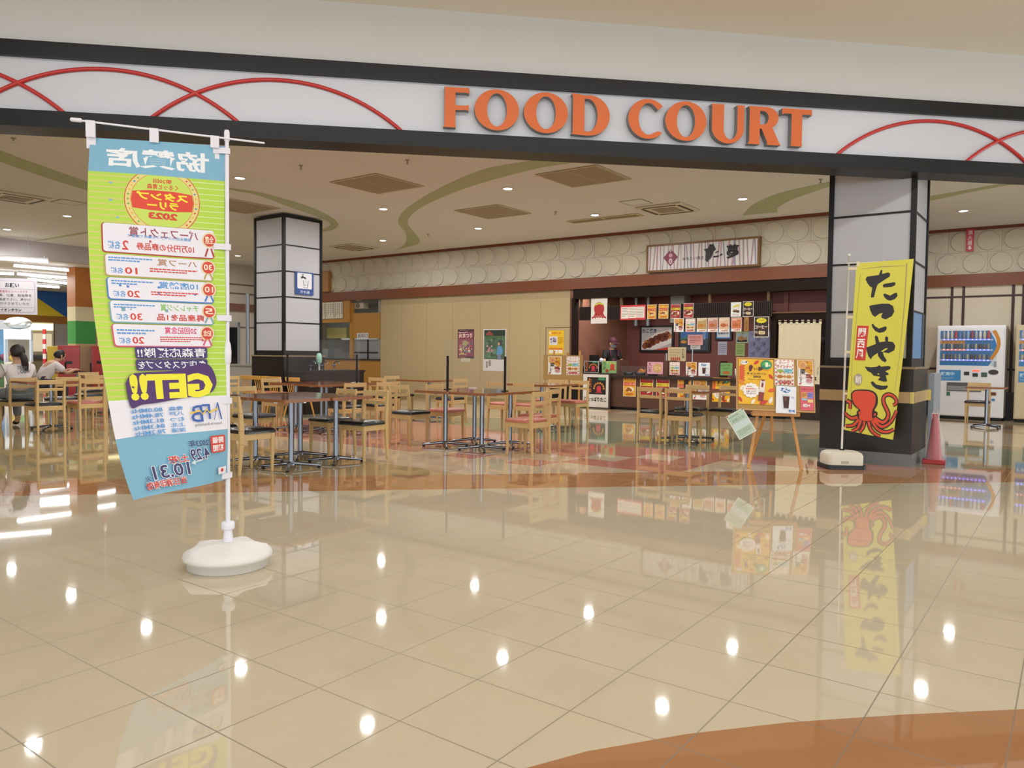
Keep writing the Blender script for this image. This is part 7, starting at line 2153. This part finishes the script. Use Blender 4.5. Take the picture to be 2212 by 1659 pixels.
def person(label, loc, yaw, J, shirt, trousers, hair, hairstyle, group=None, shirtmat=None):
    t = thing('person', label, 'person', loc, yaw, group)
    P = J
    nk, hd = Vector(P['neck']), Vector(P['head'])
    ax = (hd - nk).normalized()
    chin = nk + ax * .05
    fwd = Vector(P.get('look', (0, 1, 0))).normalized()
    body = [[(*P['pelvis'], .13), (*P['belly'], .12), (*P['chest'], .135), (*(Vector(P['chest']).lerp(nk, .75)), .075), (*nk, .052), (*chin, .055), (*(hd - ax * .03 + fwd * .012), .083), (*(hd + ax * .04), .090), (*(hd + ax * .10 - fwd * .01), .065)]]
    for s in ('l', 'r'):
        sg_ = -1 if s == 'l' else 1
        body.append([(*P['chest'], .135), (*P['sh' + s], .055), (*P['el' + s], .040), (*P['wr' + s], .026)])
        body += hand_chains(P['wr' + s], P['ti' + s], sg_)
        body.append([(*P['pelvis'], .13), (*P['hip' + s], .088), (*P['kn' + s], .058), (*P['an' + s], .038), (*P['to' + s], .032)])
    skin_mesh('body', body, SKIN, t)
    # nose, ears, eyes, mouth
    side = fwd.cross(ax).normalized()
    fc = hd + fwd * .088
    b = MB()
    b.hexa([fc + ax * -.035 - side * .014, fc + ax * -.035 + side * .014, fc + ax * .01 + side * .006, fc + ax * .01 - side * .006], [fc + ax * -.03 - side * .006 + fwd * .022, fc + ax * -.03 + side * .006 + fwd * .022, fc + ax * .008 + side * .003 + fwd * .004, fc + ax * .008 - side * .003 + fwd * .004], SKIN)
    b.build('nose', t, bevel=.003)
    for sg_ in (-1, 1):
        b = MB(); c_ = fc + ax * .008 + side * .034 * sg_ - fwd * .006
        b.lathe([(.001, -.012), (.010, -.006), (.013, 0), (.010, .006), (.001, .012)], M('#241c1a', .3), 10, tuple(c_)); b.build('eye', t)
        b = MB(); c_ = hd + side * .093 * sg_ - ax * .01
        b.lathe([(.004, -.03), (.014, -.018), (.016, .01), (.010, .028), (.003, .032)], SKIN, 10, tuple(c_)); b.build('ear', t)
    b = MB(); b.tube([fc - ax * .06 - side * .025 - fwd * .006, fc - ax * .062, fc - ax * .06 + side * .025 - fwd * .006], .005, M('#a0605a', .5), 6); b.build('mouth', t)
    # clothes
    g = .018
    sh = [[(*P['pelvis'], .13 + g), (*P['belly'], .122 + g), (*P['chest'], .137 + g), (*(Vector(P['chest']).lerp(nk, .65)), .082 + g)]]
    for s in ('l', 'r'):
        sh.append([(*P['chest'], .137 + g), (*P['sh' + s], .060 + g), (*lerp(P['sh' + s], P['el' + s], .75), .052 + g)])
    skin_mesh('shirt', sh, shirtmat or M(shirt, .8), t)
    tr = []
    for s in ('l', 'r'):
        tr.append([(*P['pelvis'], .14), (*P['hip' + s], .10), (*P['kn' + s], .075), (*lerp(P['kn' + s], P['an' + s], .9), .058)])
    skin_mesh('trousers', tr, M(trousers, .8), t)
    for s in ('l', 'r'):
        an, to = Vector(P['an' + s]), Vector(P['to' + s])
        skin_mesh('shoe', [[(*(an - Vector((0, 0, .02))), .046), (*(an.lerp(to, .6) - Vector((0, 0, .012))), .042), (*(to + (to - an).normalized() * .03), .034)]], M('#2a2626', .5), t, 1)
    HM = M(hair, .55)
    if hairstyle == 'cap':
        b = MB(); vs, fs = [], []
        n1, n2 = 20, 7
        up_, fr2, sd = ax, fwd, side
        for j in range(n2 + 1):
            for k in range(n1):
                a, e_ = 2 * PI * k / n1, PI / 2 * j / n2
                vs.append(hd + ax * .035 + (sd * math.cos(a) * .104 + fr2 * math.sin(a) * .112) * math.cos(e_) + ax * .115 * math.sin(e_))
        for j in range(n2):
            for k in range(n1): fs.append((j * n1 + k, j * n1 + (k + 1) % n1, (j + 1) * n1 + (k + 1) % n1, (j + 1) * n1 + k))
        CAPM = M('#4a1c2a', .7)
        b.add(vs, fs, CAPM, None, True); b.build('cap', t)
        b = MB(); pts0 = [hd + ax * .04 + sd * .104 * math.cos(a) + fr2 * .112 * math.sin(a) for a in [PI * (.12 + .76 * i / 10) for i in range(11)]]
        pts1 = [hd + ax * .025 + sd * .09 * math.cos(a) + fr2 * (.112 * math.sin(a) + .075) for a in [PI * (.12 + .76 * i / 10) for i in range(11)]]
        b.add(pts0 + pts1, [(i, i + 1, 12 + i, 11 + i) for i in range(10)], CAPM, None, True); b.add([p_ - ax * .006 for p_ in pts0 + pts1], [(11 + i, 12 + i, i + 1, i) for i in range(10)], CAPM, None, True); b.build('cap_visor', t)
        skin_mesh('hair', [[(*(hd - fwd * .035 + ax * .02), .095), (*(hd - fwd * .05 - ax * .06), .07)]], HM, t)
        b = MB(); vs = []
        for r_, zz in ((0, .0), (1, -.075)):
            for i in range(9):
                a = PI * (.08 + .84 * i / 8); vs.append(hd + ax * (-.012 + zz) + side * (.098 - .014 * r_) * math.cos(a) + fwd * (.104 + .008 * (1 - r_)) * math.sin(a))
        b.add(vs, [(i, i + 1, 10 + i, 9 + i) for i in range(8)], M('#8e95a3', .8), None, True); b.build('face_mask', t)
    else:
        skin_mesh('hair', [[(*(hd + fwd * .03 + ax * .075), .085), (*(hd - fwd * .02 + ax * .055), .112), (*(hd - fwd * .045 + ax * .0), .104), (*(hd - fwd * .055 - ax * .07), .082)]], HM, t)
        if hairstyle == 'pony':
            r0 = hd - fwd * .11 + ax * .0
            skin_mesh('ponytail', [[(*r0, .035), (*(r0 - fwd * .06 - Vector((0, 0, .07)) + side * .015), .05), (*(r0 - fwd * .05 - Vector((0, 0, .19)) + side * .04), .05), (*(r0 - fwd * .04 - Vector((0, 0, .28)) + side * .07), .018)]], HM, t)
        if hairstyle == 'long':
            skin_mesh('hair_length', [[(*(hd - fwd * .04), .09), (*(hd - fwd * .07 - Vector((0, 0, .16))), .085), (*(hd - fwd * .07 - Vector((0, 0, .30))), .05)]], HM, t)
    return t
def seated(lean=0.0, armf=.28, head=(0, .03, 1.13), look=(0, 1, -.1), tiw=None):
    l = lean
    return dict(pelvis=(0, -.02, .53), belly=(0, .0 + l * .25, .68), chest=(0, .0 + l * .65, .86 - l * .06), neck=(0, .01 + l, 1.0 - l * .18), head=head, look=look,
        shl=(-.185, .0 + l * .78, .91 - l * .1), shr=(.185, .0 + l * .78, .91 - l * .1), ell=(-.24, .10 + l + .02, .72), elr=(.24, .10 + l + .02, .72), wrl=(-.12, armf + l, .785), wrr=(.12, armf + l, .785), til=(-.06, armf + .16 + l, .785), tir=(.06, armf + .16 + l, .785),
        hipl=(-.09, .03, .525), hipr=(.09, .03, .525), knl=(-.12, .40, .51), knr=(.12, .40, .51), anl=(-.12, .36, .085), anr=(.12, .36, .085), tol=(-.13, .50, .045), tor=(.13, .50, .045))
t = person('person with ponytail in white T-shirt sitting with back to us at the far left', G(-12.86, 4.86), F_MU, seated(.03, head=(0, .05, 1.13), look=(-.1, 1, -.05)), '#dcd4d2', '#7f8587', '#241a18', 'pony')
d = Board(.2, .15, '#dcd4d2', .001, base=False); d.text('TEAM', .02, .09, .15, .14, '#3f4a52', .02); d.text('CREW', .06, .03, .19, .085, '#3f4a52', .03)
d.build('shirt_print', t, (-.095, -.168, .80), (R(-4), 0, 0))
person('person in white T-shirt hunched over a table at the left, seen from the side', G(-16.4, 6.6), F_V, seated(.26, .32, head=(0, .36, 1.05), look=(.15, 1, -.55)), '#d9d0d0', '#3a3c46', '#171414', 'short')
person('person with long dark hair cut by the left picture edge beside the ponytailed one', G(-13.40, 4.20), F_MU, seated(.05, head=(0, .06, 1.13)), '#d6b8b0', '#5a5a60', '#2a1c18', 'long')
stand = dict(pelvis=(0, 0, .90), belly=(0, .0, 1.06), chest=(0, .02, 1.24), neck=(0, .04, 1.385), head=(0, .075, 1.51), look=(-.35, .95, -.25), shl=(-.175, .02, 1.30), shr=(.175, .02, 1.30), ell=(-.25, .10, 1.05), elr=(.25, .10, 1.05), wrl=(-.16, .30, .97), wrr=(.14, .30, .97), til=(-.12, .46, .95), tir=(.10, .46, .95),
    hipl=(-.09, 0, .86), hipr=(.09, 0, .86), knl=(-.10, .02, .47), knr=(.10, .02, .47), anl=(-.10, -.01, .08), anr=(.10, -.01, .08), tol=(-.11, .13, .045), tor=(.11, .13, .045))
pw_ = on_plane(1319, 800, GV * 16.05, GV)
t = person('shop worker in maroon cap, grey mask, black shirt and maroon apron behind the snack counter', (pw_.x, pw_.y, -.02), PI + R(25), stand, '#1d191c', '#2a2628', '#1c1818', 'cap')
skin_mesh('apron', [[(0, .055, .72, (.135, .09)), (0, .06, .92, (.135, .09)), (0, .055, 1.08, (.13, .09)), (0, .06, 1.22, (.115, .09))]], M('#5c1f38', .75), t)
for s_ in (-1, 1):
    b = MB(); b.tube([(s_ * .10, .165, 1.20), (s_ * .11, .15, 1.32), (s_ * .10, .04, 1.395)], .018, M('#5c1f38', .75), 6); b.build('apron_strap', t)
b = MB(); b.box(-.02, .17, 1.03, .02, .176, 1.06, M('#d9d9d9', .4)); b.build('name_badge', t)
p_ = on_z(2216, 905, 0)
t = person('person with dark hair in a cream tunic, cut by the right picture edge', (p_.x - .02, p_.y, 0), R(20), dict(stand, head=(0, .05, 1.50), look=(0, 1, -.1), wrl=(-.22, .16, .85), wrr=(.22, .16, .85), til=(-.22, .24, .74), tir=(.22, .24, .74), ell=(-.26, .0, 1.06), elr=(.26, .0, 1.06)), '#d9cfc2', '#8a4a44', '#1c1615', 'short')
skin_mesh('tunic_skirt', [[(0, 0, 1.0, .16), (0, 0, .85, .19), (0, 0, .62, .21)]], M('#d9cfc2', .8), t)
